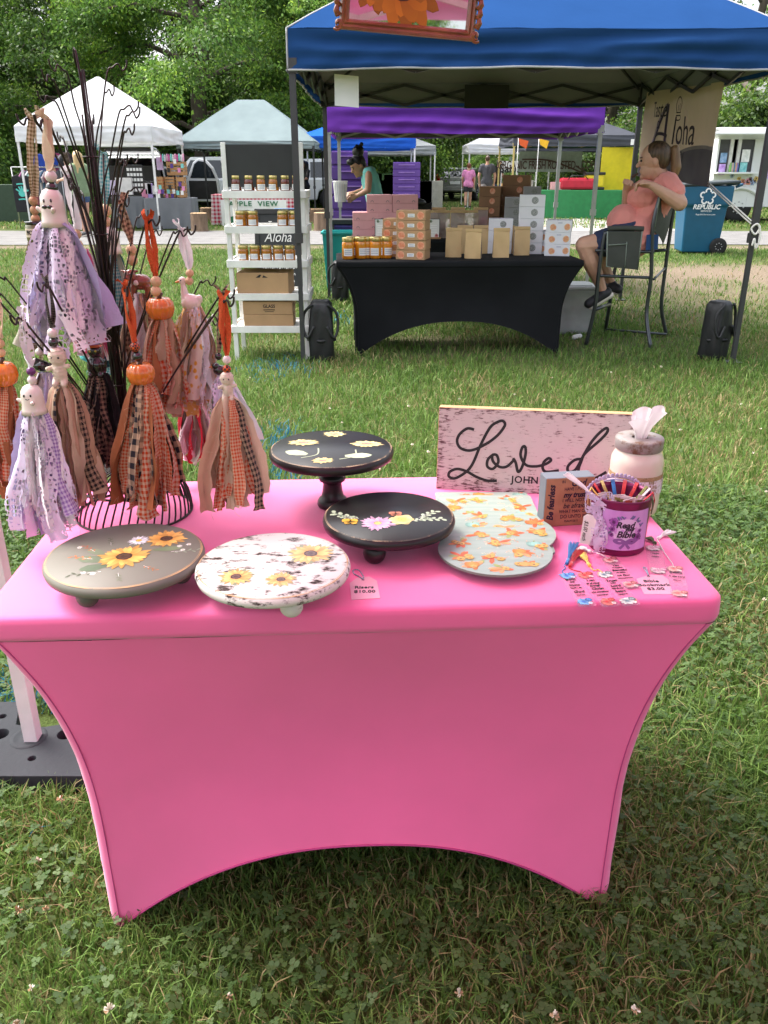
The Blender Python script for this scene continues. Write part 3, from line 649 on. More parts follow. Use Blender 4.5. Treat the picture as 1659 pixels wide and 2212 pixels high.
# ---------------------------------------------------------------- stretch-covered tables
def spandex_table(name, label, cx, cy, W, D, Ht, fabric, seam, yaw, inset=.11, flare=.10, archz=.19, rear_arch=.19, hem=None, foot_y=.05):
    t = thing(name, label, 'table', (cx, cy, 0), yaw); hx, hy = W / 2, D / 2; zb = Ht - .047; rc = .035; mb = MB()
    def wz(z):                                           # half width of the pull-in at height z
        q = max(0, min(1, z / zb)); return hx - inset + inset * max(0, (q - .35) / .65) ** 2.6 * .96
    def yz(z):
        q = max(0, min(1, z / zb)); return hy - foot_y + foot_y * q ** 2.5 * .95
    # perimeter of the top, rounded corners
    per = []
    for (sx, sy, a0) in ((1, 1, 0), (-1, 1, 90), (-1, -1, 180), (1, -1, 270)):
        for k in range(7):
            a = R(a0 + 15 * k); per.append((sx * (hx - rc) + rc * math.cos(a), sy * (hy - rc) + rc * math.sin(a)))
    n = len(per); rings = [(0.86, Ht), (.99, Ht), (1.0, Ht)]
    off = [(-.012, Ht + .0005), (-.004, Ht - .001), (0, Ht - .006), (.0005, Ht - .015), (.001, zb + .012), (-.001, zb + .003), (-.006, zb - .001), (-.016, zb - .002)]
    vs = []; 
    for (o, z) in off:
        for (x, y) in per:
            d = math.hypot(x, y); vs.append(Vector((x + o * (1 if x > 0 else -1) * min(1, abs(x) / (hx - rc)) , y + o * (1 if y > 0 else -1) * min(1, abs(y) / (hy - rc)), z)))
    fs = [(i * n + k, i * n + (k + 1) % n, (i + 1) * n + (k + 1) % n, (i + 1) * n + k) for i in range(len(off) - 1) for k in range(n)]
    fs.append(tuple(range(n))); mb.add(vs, fs, sm=True)
    tw = .024                                            # width of the turned corner
    def pan(s, v, sy):
        az = archz if sy < 0 else rear_arch; zc = max(.004, az * (1 - abs(s) ** 2.3)); z = zb + (zc - zb) * v
        x = s * (wz(z) - tw); c = math.cos(s * math.pi / 2)
        return Vector((x, sy * (yz(z) - .035 * c * math.sin(math.pi * v) * 1.0 - .002), z + .0))
    for sy in (-1, 1): mb.grid(lambda u, v: pan(u * 2 - 1, v, sy), 48, 30)
    def corner(u, v, sx, sy):
        z = zb + (.004 - zb) * v; a = u * math.pi / 2; w = wz(z); y = yz(z) - .002
        return Vector((sx * (w - tw + tw * math.sin(a) * 1.1), sy * (y - tw * 1.6 * (1 - math.cos(a))), z))
    for sx in (-1, 1):
        for sy in (-1, 1): mb.grid(lambda u, v: corner(u, v, sx, sy), 6, 30)
        def side(u, v):
            s = u * 2 - 1; zc = max(.004, archz * .8 * (1 - abs(s) ** 2.3)); z = zb + (zc - zb) * v
            y0 = yz(z) - .002 - tw * 1.6; return Vector((sx * (wz(z) + tw * .1 - .05 * math.cos(s * math.pi / 2) * math.sin(math.pi * v) * .8), s * y0, z))
        mb.grid(side, 24, 30)
    cov = crumple(mb.build('table_cover', fabric, t), .004, .16)
    for sx in (-1, 1):
        for sy in (-1, 1): sm_ = MB(); sm_.tube([corner(0, k / 30, sx, sy) + Vector((0, sy * .0008, 0)) for k in range(31)], .0011, 5); sm_.build('seam', seam, t)
    sm_ = MB(); sm_.tube([pan(k / 24 - 1, 1, -1) + Vector((0, -.001, .002)) for k in range(49)], .0022, 5)
    h = sm_.build('hem', seam, t); 
    for sx in (-1, 1):
        lg = MB(); xx = sx * (hx - inset - .03); lg.tube([(xx, -hy + foot_y + .04, .01), (xx, -hy + foot_y + .04, zb - .03), (xx, hy - foot_y - .04, zb - .03), (xx, hy - foot_y - .04, .01)], .012, 8); lg.build('folding_leg', DARKM, t)
    return t
PINKF = pm('pink_spandex', (.90, .16, .38), .7, spec=.2, var=.05, scale=3, bump=.06, bscale=700, sheen=.35)
PINKS = pm('pink_seam', (.45, .05, .20), .7)
TAB = spandex_table('display_table', 'folding table under a tight pink stretch cover', -.056, 1.487, 1.225, .62, .74, PINKF, PINKS, R(3.0), inset=.105)
BLKF = pm('black_spandex', (.011, .012, .014), .85, spec=.12, var=.15, scale=3, bump=.05, bscale=300)
BLKS = pm('black_seam', (.008, .008, .009), .8)
spandex_table('display_table', 'front bakery table under a tight black stretch cover', .585, 7.06, 1.95, .76, .74, BLKF, BLKS, R(3), inset=.14, archz=.27, foot_y=.04)
spandex_table('display_table', 'rear bakery table under a black cover behind the front one', .75, 9.25, 2.2, .7, .74, BLKF, BLKS, R(2), inset=.14, archz=.2)
TZ = .7405
# ================================================================ ON THE PINK TABLE
XA, YA, ZA = Vector((1, 0, 0)), Vector((0, 1, 0)), Vector((0, 0, 1))
class Wrap:
    """maps flat print coordinates on to the side of a round can facing -y"""
    def __init__(s, c, r, a0=0.0): s.c, s.r, s.a0 = Vector(c), r, a0
    def __matmul__(s, p):
        a = p.x / s.r + s.a0; rr = s.r + p.z; return s.c + Vector((rr * math.sin(a), -rr * math.cos(a), p.y))
class Off:
    def __init__(s, M, x, y, z, rot=0.0, sq=1.0): s.M, s.x, s.y, s.z, s.c, s.s, s.q = M, x, y, z, math.cos(rot), math.sin(rot), sq
    def __matmul__(s, p): return s.M @ Vector((s.x + p.x * s.c - p.y * s.s, s.y + (p.x * s.s + p.y * s.c) * s.q, s.z + p.z))
def mixc(a, b, t): return tuple(x * (1 - t) + y * t for x, y in zip(a, b))
def petal(mb, M, x, y, z, L, w, ang, ca, cb, rag=.0):
    O = Off(M, x, y, z, ang); P = [(0, -.18 * w), (.35 * L, -.48 * w), (.68 * L, -.5 * w * (1 + rag)), (.9 * L, -.25 * w), (L, .03 * w), (.88 * L, .28 * w), (.66 * L, .5 * w), (.33 * L, .42 * w), (0, .18 * w)]
    mb.add([O @ Vector((a, b, 0)) for a, b in P], [(0, 1, 7, 8), (1, 2, 6, 7), (2, 3, 5, 6), (3, 4, 5)], colr=[ca, mixc(ca, cb, .4), mixc(ca, cb, .8), cb, cb, cb, mixc(ca, cb, .75), mixc(ca, cb, .35), ca])
def flower(mb, M, x, y, r, n=17, ca=(.62, .20, .015), cb=(.88, .52, .12), cc=(.06, .03, .02), z=.0004, cr=.3, sq=1.0, rr=None, wid=1.0):
    rr = rr or random.Random(int(abs(x * 9999) + abs(y * 7777))); zz = z; O = Off(M, x, y, 0, 0, sq)
    for lay in range(2):
        for k in range(n):
            a = 2 * math.pi * (k + .5 * lay) / n + rr.uniform(-.1, .1); Lp = r * rr.uniform(.82, 1.08) * (1 if lay == 0 else .82)
            d = rr.uniform(.62, 1.15) * (1 if lay else .82); petal(mb, O, 0, 0, zz, Lp, 2 * math.pi * r * .62 / n * 1.12 * wid, a, tuple(q * d for q in ca), tuple(min(1, q * d) for q in cb), rr.uniform(-.3, .3)); zz += 4e-6
    for j, (f, s) in enumerate(((1, .75), (.72, 1.6), (.4, .9))):
        poly = [(cr * r * f * math.cos(t * math.pi / 7) * rr.uniform(.93, 1.07), cr * r * f * math.sin(t * math.pi / 7) * rr.uniform(.93, 1.07)) for t in range(14)]
        mb.sheet(poly, Off(O, 0, 0, zz), colr=tuple(min(1, q * s) for q in cc)); zz += 4e-6
    for k in range(26):                                  # seeds
        a = rr.uniform(0, 6.28); q = cr * r * math.sqrt(rr.random()); s = r * .022
        mb.sheet([(-s, -s), (s, -s), (s, s), (-s, s)], Off(O, q * math.cos(a), q * math.sin(a), zz), colr=tuple(min(1, v * rr.uniform(.6, 2.6)) for v in cc))
def leafp(mb, M, x, y, L, w, ang, c, z=.0003): petal(mb, M, x, y, z, L, w, ang, c, tuple(min(1, q * 1.3) for q in c))
def sprig(mb, M, x, y, L, ang, c, n=6, z=.0003, w=.35, ls=.22):
    stroke(mb, [(x + math.cos(ang) * L * t, y + math.sin(ang) * L * t) for t in (0, .5, 1)], L * .02, M, 4, z); k0 = len(mb.v)
    for q in range(len(mb.v) - 10, len(mb.v)): mb.c[q] = c
    for k in range(n):
        t = (k + .6) / n; s = 1 if k % 2 else -1
        leafp(mb, M, x + math.cos(ang) * L * t, y + math.sin(ang) * L * t, L * ls, L * ls * w, ang + s * .8, c, z + 2e-5)
def local(M, u, v, z):
    p = at_z(u, v, z); return p.x, p.y
def riser(name, label, c, r, zt, thick, mat, rim, footm, feet=.0185, nfeet=3, a0=-.5, pedestal=False):
    t = thing(name, label, 'riser', (c.x, c.y, TZ)); h = zt - TZ
    mb = MB(); pr = [(0, h - thick), (r * .93, h - thick), (r * .985, h - thick * .85), (r, h - thick * .5), (r * .99, h - thick * .2), (r * .965, h - .0012), (r * .955, h), (0, h)]
    mb.lathe(pr, n=72); mb.build('board', mat, t)
    rb = MB(); rg = random.Random(4)
    rb.lathe([(r * .945, h + .0002), (r * .968, h - .0008)], n=90, fn=lambda th, q: 1 + .004 * math.sin(th * 9) * q, cap=False); rb.build('rubbed_edge', rim, t)
    if pedestal:
        s = h - thick; p = MB(); p.lathe([(0, 0), (.031, 0), (.033, .004), (.032, .012), (.028, .018), (.0235, .022), (.021, .035), (.0195, .05), (.021, .055), (.027, .058), (.0285, .063), (.027, .068), (.021, .071), (.020, .076), (.026, .080), (.0285, .086), (.027, .092), (.022, s), (0, s)], n=32); p.build('turned_stem', footm, t)
    else:
        for k in range(nfeet):
            a = a0 + 2 * math.pi * k / nfeet; f = MB(); q = (r * .68 * math.cos(a), r * .68 * math.sin(a), feet)
            f.ell(q, (feet, feet, feet * .98), 16, 10); f.tube([(q[0], q[1], feet), (q[0], q[1], h - thick + .002)], feet * .55, 10); f.build('ball_foot', footm, t)
    return t
def prt(name, mb, t, mat=None):
    o = tag(mb.build(name, mat or VC, None, fixn=False), kind='stuff'); o.parent = t; o.matrix_parent_inverse = Matrix.Translation(t.location).inverted(); return o
GRYP = worn('sage_grey_paint', (.19, .19, .155), (.32, .22, .14), .34, (4, 30, 30), .5)
BLKP = worn('rubbed_black_paint', (.014, .013, .013), (.20, .16, .12), .36, (60, 4, 30), .33, 1.0)
WHTP = worn('shabby_white_paint', (.72, .70, .65), (.045, .028, .022), .458, (30, 80, 80), .6, 1.0, 30, .25, .6)
TANR = worn('rubbed_tan', (.52, .32, .15), (.25, .2, .14), .42, (60, 60, 60), .6)
I4 = Matrix.Identity(4)
SG = ((.60, .20, .02), (.86, .50, .14)); SY = ((.70, .38, .04), (.92, .74, .30))
# grey riser
Z = .7985; t = riser('cake_riser', 'grey round riser painted with orange sunflowers and a daisy', at_z(270, 1195, Z), .133, Z, .02, GRYP, TANR, pm('grey_foot', (.12, .12, .10), .5), a0=R(-118))
mb = MB(); M = Matrix.Translation((0, 0, Z))
for (u, v, L, w, a, c) in [(225, 1212, .05, .026, 2.9, (.13, .17, .11)), (232, 1222, .045, .024, 3.5, (.10, .14, .09)), (330, 1188, .05, .018, .2, (.14, .18, .10)), (225, 1198, .04, .018, 2.6, (.16, .2, .13)), (300, 1180, .03, .016, 1.7, (.12, .16, .1))]:
    x, y = local(M, u, v, Z); leafp(mb, M, x, y, L, w, a, c)
for (u, v, L, a, c) in [(205, 1192, .035, 2.4, (.40, .10, .03)), (240, 1178, .03, 1.9, (.10, .12, .08)), (218, 1235, .05, 3.4, (.09, .11, .07)), (370, 1192, .045, .15, (.2, .24, .17)), (200, 1208, .04, 2.9, (.45, .16, .05)), (255, 1238, .03, -1.2, (.12, .14, .08)), (310, 1222, .03, -.6, (.35, .13, .04))]:
    x, y = local(M, u, v, Z); sprig(mb, M, x, y, L, a, c)
x, y = local(M, 300, 1168, Z); flower(mb, M, x, y, .021, 14, (.62, .64, .72), (.82, .84, .88), (.60, .42, .06), z=.0006, cr=.25, wid=.7)
x, y = local(M, 360, 1164, Z); flower(mb, M, x, y, .037, 17, *SG, z=.0008)
x, y = local(M, 268, 1203, Z); flower(mb, M, x, y, .046, 19, *SG, z=.0010)
for (u, v) in [(388, 1180), (395, 1188), (408, 1176), (172, 1183), (200, 1240), (180, 1238)]:
    x, y = local(M, u, v, Z); flower(mb, M, x, y, .005, 7, (.7, .7, .66), (.8, .8, .76), (.5, .4, .2), z=.0004)
prt('floral_print', mb, t)
# white riser
Z = .7965; t = riser('cake_riser', 'shabby white round riser printed with three sunflowers', at_z(590, 1216, Z), .1285, Z, .019, WHTP, TANR, WHTP, .019, 3, R(-65))
mb = MB(); M = Matrix.Translation((0, 0, Z))
for (u, v, r) in [(510, 1246, .028), (671, 1196, .037), (607, 1252, .0235)]:
    x, y = local(M, u, v, Z)
    for k in range(7): leafp(mb, M, x, y, r * 1.12, r * .35, k * .9 + .3, (.22, .25, .16), .0003)
    flower(mb, M, x, y, r * 1.08, 19, (.60, .22, .03), (.88, .62, .24), (.10, .06, .06), z=.0005)
prt('floral_print', mb, t)
# low black riser
Z = .802; t = riser('cake_riser', 'low black round riser painted with a pink daisy and butterflies', at_z(840, 1112, Z), .1245, Z, .020, BLKP, worn('rubbed_dark', (.05, .04, .03), (.42, .30, .18), .5, (50, 50, 50), .6), pm('black_foot', (.012, .011, .011), .35), .021, 3, R(-108))
mb = MB(); M = Matrix.Translation((0, 0, Z)); GL = (.36, .44, .30)
for (u, v, L, a) in [(770, 1122, .055, 2.55), (775, 1120, .035, 2.9), (905, 1118, .045, .75), (905, 1122, .045, .05), (890, 1125, .035, .4)]:
    x, y = local(M, u, v, Z); sprig(mb, M, x, y, L, a, GL, 7, ls=.26, w=.6)
x, y = local(M, 868, 1123, Z); flower(mb, M, x, y, .026, 6, (.80, .52, .08), (.90, .76, .30), (.75, .45, .08), z=.0006, wid=1.0)
x, y = local(M, 816, 1131, Z); flower(mb, M, x, y, .034, 20, (.52, .14, .36), (.86, .52, .72), (.45, .40, .12), z=.0009, cr=.22)
for (u, v, c, s) in [(757, 1129, (.85, .48, .03), .018), (855, 1112, (.55, .19, .10), .015)]:
    x, y = local(M, u, v, Z)
    for a, q in ((2.4, 1.1), (.9, 1.0), (3.6, .7), (-.4, .75)): petal(mb, M, x, y, .0012, s * q, s * .9 * q, a, tuple(k * .6 for k in c), c)
    stroke(mb, [(x - s * .3, y - s * .4), (x + s * .2, y + s * .3)], .0012, M, 3, .0013)
    for k in range(len(mb.v) - 8, len(mb.v)): mb.c[k] = (.08, .05, .03)
prt('floral_print', mb, t)
# tall black pedestal
Z = .869; t = riser('cake_riser', 'tall black pedestal riser with turned stem and yellow sunflowers', at_z(716, 967, Z), .129, Z, .020, BLKP, MATS['rubbed_dark'], MATS['black_foot'], pedestal=True)
mb = MB(); M = Matrix.Translation((0, 0, Z))
for (u, v, L, w, a) in [(663, 982, .05, .032, 2.7), (745, 985, .055, .03, .1)]:
    x, y = local(M, u, v, Z); leafp(mb, M, x, y, L, w, a, (.42, .48, .30)); stroke(mb, [(x + .02, y + .04), (x + .02, y), (x - .01, y - .02)], .003, M, 5, .0003)
    for k in range(len(mb.v) - 22, len(mb.v)): mb.c[k] = (.42, .48, .30)
for (u, v, r, sq) in [(722, 938, .026, .8), (656, 956, .038, .55), (792, 959, .037, .62), (697, 995, .024, .8)]:
    x, y = local(M, u, v, Z); flower(mb, M, x, y, r, 16, *SY, cc=(.22, .15, .12), z=.0005, sq=sq)
prt('floral_print', mb, t)

# ---------------------------------------------------------------- painted word sign
SL = at_z(942, 1056, TZ); SRt = Vector((.537, 1.662, TZ)); sxd = (SRt - SL); SW = sxd.length; sxd.normalize()
lean = R(7); sup = (ZA * math.cos(lean) + Vector((-sxd.y, sxd.x, 0)) * math.sin(lean)).normalized(); SH, ST = .184, .034
MS = frame(SL, sxd, sup)
t = thing('word_sign', 'whitewashed wooden plank sign with black cursive word', 'sign', SL); MSl = frame((0, 0, 0), sxd, sup)
mb = MB(); mb.prism([(0, 0), (SW, 0), (SW, SH), (0, SH)], MSl @ Matrix.Translation((0, 0, -ST)), ST - .0004); mb.build('plank', pm('raw_pine', (.50, .30, .14), .75, var=.25, scale=5, stretch=(1, 1, 9)), t, bevel=.002)
mb = MB(); mb.grid(lambda u, v: MSl @ Vector((.001 + (SW - .002) * u, .001 + (SH - .002) * v, .0006)), 40, 18, colfn=lambda u, v: (max(0, 1 - min(u * SW, SW - u * SW, v * SH * .8, (1 - v) * SH * 1.6) / .045) ** 1.5,) * 3)
mb.build('painted_face', worn('whitewash_pink', (.60, .555, .53), (.10, .045, .05), .432, (14, 330, 330), .8, 1.0, 60, .2, .45, .12), t)
def S5(x, y):
    yt = 98 + (x - 72) * .05; yb = 585 + (x - 68) * .083; return ((x - 70) / 1248 * SW * (1 + .04 * (1 - (x - 70) / 1248) * 0), (yb - y) / (yb - yt) * SH)
mb = MB(); ww = .0062
for st in [[(300, 235), (255, 228), (208, 262), (195, 305), (222, 345), (290, 358), (380, 322), (450, 272), (492, 215), (480, 188), (448, 192), (400, 225), (345, 330), (310, 420), (280, 470), (235, 505), (185, 525), (150, 510), (158, 482), (205, 468), (265, 485), (330, 520), (400, 545), (462, 548)],
           [(432, 385), (398, 415), (396, 458), (432, 474), (464, 435), (452, 392), (425, 392), (432, 430), (475, 463), (520, 462), (562, 425)],
           [(556, 412), (575, 440), (594, 497), (618, 465), (634, 390), (628, 345), (610, 350), (604, 400), (640, 455), (700, 466), (760, 455), (795, 432), (780, 418), (752, 442), (748, 480), (775, 502), (850, 495)],
           [(992, 428), (945, 432), (905, 470), (912, 505), (955, 490), (1000, 395), (1040, 320), (1085, 265), (1122, 240), (1128, 264), (1090, 312), (1005, 392), (985, 440), (972, 500), (1000, 548), (1070, 553), (1145, 512)]]:
    stroke(mb, [S5(*p) for p in st], ww, MSl, 7, .0011)
mb.build('cursive_lettering', INK, t, fixn=False)
a = S5(640, 550); text('JOHN', .0215, INK, MSl @ Matrix.Translation((a[0], a[1], .001)), t, bold=.0005, xs=1.0, sp=1.1)

# ---------------------------------------------------------------- small verse block
B0 = at_z(1172, 1139, TZ); B1 = at_z(1273, 1133, TZ); bx = (B1 - B0).normalized(); BW = .1; BH = .103; BD = .038
by = Vector((-bx.y, bx.x, 0)); t = thing('verse_block', 'small grey wooden block with kraft verse face leaning by the jar', 'block', B0)
mb = MB(); F0 = frame((0, 0, 0), bx, ZA); mb.prism([(0, 0), (BW, 0), (BW, BH), (0, BH)], F0 @ Matrix.Translation((0, 0, -BD)), BD - .0005); mb.build('block_body', worn('blue_grey_paint', (.16, .19, .22), (.28, .28, .28), .36), t, bevel=.0015)
mb = MB(); mb.prism([(.001, .001), (BW - .001, .001), (BW - .001, BH - .001), (.001, BH - .001)], F0, .0006); mb.build('verse_face', pm('stained_kraft', (.33, .17, .085), .7, c2=(.46, .25, .13), scale=30), t)
NAVY = pm('navy_ink', (.022, .014, .035), .6)
def bl(s, size, x, y, rot=0, **k): text(s, size, NAVY, F0 @ Matrix.Translation((x, y, .0009)) @ Matrix.Rotation(rot, 4, 'Z'), t, **k)
bl('Be fearless', .0185, .0135, .051, R(90), shear=.3, bold=.0006, xs=.93)
for s, sz, x, y, kk in [('IN', .0085, .036, .0945, {}), ('God', .020, .066, .091, dict(shear=.3, bold=.0006)), ('HAVE I PUT', .0098, .059, .079, {}), ('my trust', .0158, .060, .0665, dict(shear=.3, bold=.0006)), ('I WILL NOT', .0105, .059, .055, {}), ('be afraid', .0158, .061, .0435, dict(shear=.3)), ('WHAT MAN CAN', .0098, .063, .0315, {}), ('DO UNTO ME', .0112, .063, .0205, {}), ('PSALM 56:11', .0066, .058, .0105, {})]: bl(s, sz, x, y, xs=.82, **kk)

# ---------------------------------------------------------------- tissue jar
Jc = Vector((.518, 1.60, TZ)); t = thing('tissue_jar', 'cream painted mason jar tissue holder with grey lid and lace band', 'jar', Jc)
CREAM = pm('cream_glaze', (.74, .66, .55), .28, var=.04, coat=.4)
mb = MB(); mb.lathe([(0, 0), (.045, 0), (.051, .006), (.0525, .02), (.0525, .105), (.0515, .118), (.046, .13), (.0435, .135), (.0435, .145), (0, .145)], n=40); mb.build('jar_body', CREAM, t)
mb = MB(); mb.lathe([(.0455, .136), (.0475, .138), (.048, .156), (.0465, .160), (.018, .1605), (.016, .158)], n=60, cap=False, fn=lambda th, q: 1 + (.006 * math.sin(th * 30) if .1 < q < .5 else 0)); mb.build('lid', worn('worn_grey_lid', (.30, .28, .26), (.16, .09, .05), .46, (30, 30, 30), .45), t)
mb = MB(); mb.lathe([(.0532, .052), (.0538, .054), (.0538, .088), (.0532, .090)], n=48, cap=False); mb.build('burlap_band', pm('burlap', (.42, .30, .15), .95, var=.25, scale=90, bump=.6, bscale=300), t)
mb = MB(); mb.lathe([(.0545, .050), (.0549, .06), (.0549, .082)], n=60, cap=False); mb.build('lace_band', cloth_pattern('white_lace_fine', (.78, .75, .78), None, .0016 * 6, 'lace'), t)
mb = MB(); rg = random.Random(2)
def tis(u, v):
    a = u * 2 * math.pi; fl = .010 + .022 * v ** 1.4; r = fl * (1 + .32 * math.sin(3 * a + 1.2 + v * 1.5) + .15 * math.sin(7 * a))
    return Vector((r * math.cos(a) + .006 * v, r * .7 * math.sin(a), .156 + .052 * v * (1 + .22 * math.cos(a - .3) + .08 * math.sin(5 * a))))
mb.grid(tis, 48, 14); mb.build('tissue', pm('tissue_paper', (.80, .74, .76), .9, var=.03, translucent=.35), t)

# ---------------------------------------------------------------- purple can of bookmarks
Kc = Vector((.440, 1.424, TZ)); KR, KH = .0525, .108
t = thing('bookmark_can', 'purple metal can with lavender label holding bookmarks', 'can', Kc)
PLUM = pm('plum_metal', (.17, .012, .075), .32, metal=.35, var=.1)
mb = MB(); prof = [(0, .002), (KR * .97, 0), (KR * 1.0, .002), (KR * .985, .006), (KR, .010), (KR * 1.03, KH - .008), (KR * 1.06, KH - .004), (KR * 1.065, KH), (KR * 1.045, KH + .001), (KR * 1.02, KH - .006), (KR * .98, .012), (0, .012)]
mb.lathe(prof, n=56); mb.build('can_body', PLUM, t)
W = Wrap((0, 0, 0), KR * 1.03 + .0006)
LAV = pm('lavender_label', (.52, .24, .62), .35, c2=(.62, .34, .70), scale=60, stretch=(1, .1, .02))
mb = MB(); mb.grid(lambda u, v: W @ Vector(((u - .5) * .094, .014 + .078 * v, 0)), 28, 1); lab_ = mb.build('label', LAV, t)
mb = MB(); W2 = Wrap((0, 0, 0), KR * 1.03 + .0009)
ov = [(.0265 * math.cos(a * math.pi / 18), .053 + .0235 * math.sin(a * math.pi / 18)) for a in range(36)]
for k in range(36):
    a, b_ = ov[k], ov[(k + 1) % 36]; mb.add([W2 @ Vector((0, .053, 0)), W2 @ Vector((a[0] * .5, .053 + (a[1] - .053) * .5, 0)), W2 @ Vector((b_[0] * .5, .053 + (b_[1] - .053) * .5, 0)), W2 @ Vector((*a, 0)), W2 @ Vector((*b_, 0))], [(0, 1, 2), (1, 3, 4, 2)], colr=(.70, .52, .78))
rg = random.Random(8)
for (x, y, r) in [(-.024, .069, .0095), (-.0255, .055, .006), (.023, .040, .009), (.026, .052, .005), (.012, .032, .006), (-.026, .044, .005)]:
    flower(mb, W2, x, y, r, 9, (.10, .01, .16), (.34, .10, .42), (.06, .01, .08), z=.0004, wid=1.3)
for k in range(22):
    a = rg.uniform(0, 6.28); x, y = .027 * math.cos(a), .053 + .024 * math.sin(a); leafp(mb, W2, x, y, rg.uniform(.006, .010), .0034, a + rg.uniform(-1, 1), rg.choice([(.12, .10, .30), (.22, .10, .38), (.10, .14, .22)]), .0003)
for s in (-1, 1):
    stroke(mb, [(0, .031), (s * .010, .036), (s * .020, .033), (s * .012, .029), (0, .031)], .005, W2, 6, .0006); stroke(mb, [(0, .031), (s * .004, .024), (s * .009, .018)], .005, W2, 6, .0006)
    for k in range(len(mb.v) - 84, len(mb.v)): mb.c.setdefault(k, (.22, .10, .32))
o = mb.build('wreath_print', VC, t, fixn=False)
for s, sz, x, y in [('Read', .0165, -.003, .064), ('your', .0095, .006, .0565), ('Bible', .0175, .0, .0455)]:
    q = text(s, sz, NAVY, Matrix.Rotation(0, 4, 'Z'), t, shear=.25, bold=.0005); q['bend'] = KR * 1.03 + .0014; q['bx'] = x; q['by'] = y
# bookmarks standing in the can, with cords over the rim
rg = random.Random(5); CORDS = {'red': (.55, .015, .02), 'blue': (.02, .22, .55), 'yellow': (.80, .52, .08), 'white': (.78, .74, .74), 'green': (.22, .26, .05), 'gold': (.5, .38, .1), 'dark_green': (.06, .09, .02)}
CM = {k: pm('silk_' + k, v, .55, sheen=.3) for k, v in CORDS.items()}
CLR = pm('clear_acrylic', (.80, .55, .68), .08, trans=.0, alpha=.13, var=.02)
for k in range(9):
    x = -.036 + .009 * k; y = rg.uniform(-.02, .025); mb = MB(); M = Matrix.Translation((x, y, .02)) @ Matrix.Rotation(rg.uniform(-.5, .5), 4, 'Z') @ Matrix.Rotation(R(90), 4, 'X') @ Matrix.Rotation(rg.uniform(-.15, .15), 4, 'Z')
    mb.prism([(-.014, 0), (.014, 0), (.014, .079), (-.014, .079)], M, .0012, colr=(.6, .5, .5))
    flower(mb, M, -.003, .068, .011, 9, *[((.5, .03, .02), (.75, .2, .08)), ((.10, .2, .05), (.4, .35, .1)), ((.5, .1, .2), (.75, .45, .5))][k % 3], z=.0016)
    flower(mb, M, .006, .055, .010, 9, (.55, .15, .02), (.8, .45, .1), z=.0016); mb.build('standing_bookmark', VC, t, fixn=False)
for k, cname in enumerate(['yellow', 'red', 'gold', 'blue', 'red', 'red', 'green', 'white', 'red', 'dark_green']):
    a = R(-155 + 31 * k * .82 + (60 if k > 7 else 0)); 
    if k < 7: a = R(165 - 24 * k)
    else: a = R(10 - 22 * (k - 7))
    mb = MB(); ca, sa = math.cos(a), math.sin(a)
    for j in range(3):
        o_ = (j - 1) * .0024; mb.tube([(ca * KR * .6 - sa * o_, sa * KR * .6 + ca * o_, KH - .022), (ca * KR * .9 - sa * o_, sa * KR * .9 + ca * o_, KH - .006), (ca * KR * 1.05 - sa * o_, sa * KR * 1.05 + ca * o_, KH + .004), (ca * KR * 1.13 - sa * o_, sa * KR * 1.13 + ca * o_, KH - .010), (ca * KR * 1.11, sa * KR * 1.11, KH - .03)], .0012, 5)
    for j in range(9): mb.tube([(ca * KR * .6, sa * KR * .6, KH - .018), (ca * KR * .5 + rg.uniform(-.006, .006), sa * KR * .5 + rg.uniform(-.006, .006), KH - .034)], .0006, 4)
    mb.build('cord', CM[cname], t)
mb = MB()                                                # crocheted loop behind the rim
arc = [Vector((.004 + .053 * math.cos(a * math.pi / 20), .062 - .006 * math.sin(a * math.pi / 20), KH - .030 + .040 * math.sin(a * math.pi / 20))) for a in range(21)]
for lay in range(3): mb.tube([p + Vector((0, .001 * lay, -.006 * lay)) for p in arc], .0018, 5)
for k in range(40): p = arc[k // 2]; mb.ell(p + Vector((0, 0, .004 if k % 2 else .0015)), (.0035, .002, .0035), 6, 4)
mb.build('crochet_trim', pm('lilac_crochet', (.52, .44, .64), .9, bump=.5, bscale=500), t)
# lace bow tied at the left of the rim, tails hanging, with a paper tag and a white silk tassel
LACE_L = cloth_pattern('lilac_lace', (.66, .58, .76), None, .006, 'lace')
mb = MB()
for (x0, y0, x1, y1, w, ph) in [(-.052, KH - .008, -.040, .004, .022, 0), (-.054, KH - .012, -.050, .018, .018, 1.5)]:
    mb.grid(lambda u, v: Vector((x0 + (x1 - x0) * v + (u - .5) * w * (1 + .3 * v), -.030 - .018 * math.sin(v * 2.2) - .004 * math.sin(v * 9 + ph + u * 3), y0 + (y1 - y0) * v)), 8, 20, uvfn=lambda u, v: (u * w * 1.2 + ph, v * .11))
mb.build('lace_tail', LACE_L, t)
mb = MB(); mb.grid(lambda u, v: Vector((-.05 + .026 * math.cos(u * 6.28) * (1 if v else 1) + .02 * (u > .5) * 0, -.036 + .006 * math.sin(u * 12), KH - .006 + .012 * math.sin(u * 12.56) + .014 * (v - .5))), 32, 4, uvfn=lambda u, v: (u * .14, v * .018)); mb.build('lace_bow', LACE_L, t)
mb = MB(); Mt = frame((-.066, -.040, .048), Vector((.75, -.45, -.1)), Vector((-.02, -.25, 1))); mb.prism([(-.012, -.034), (.009, -.03), (.012, .028), (.004, .036), (-.006, .036), (-.012, .028)], Mt, .0006); tg = mb.build('paper_tag', PAPER, t)
text('$3.00 each', .0105, INK, Mt @ Matrix.Translation((-.005, -.002, .001)) @ Matrix.Rotation(R(-90), 4, 'Z'), t, shear=.2)
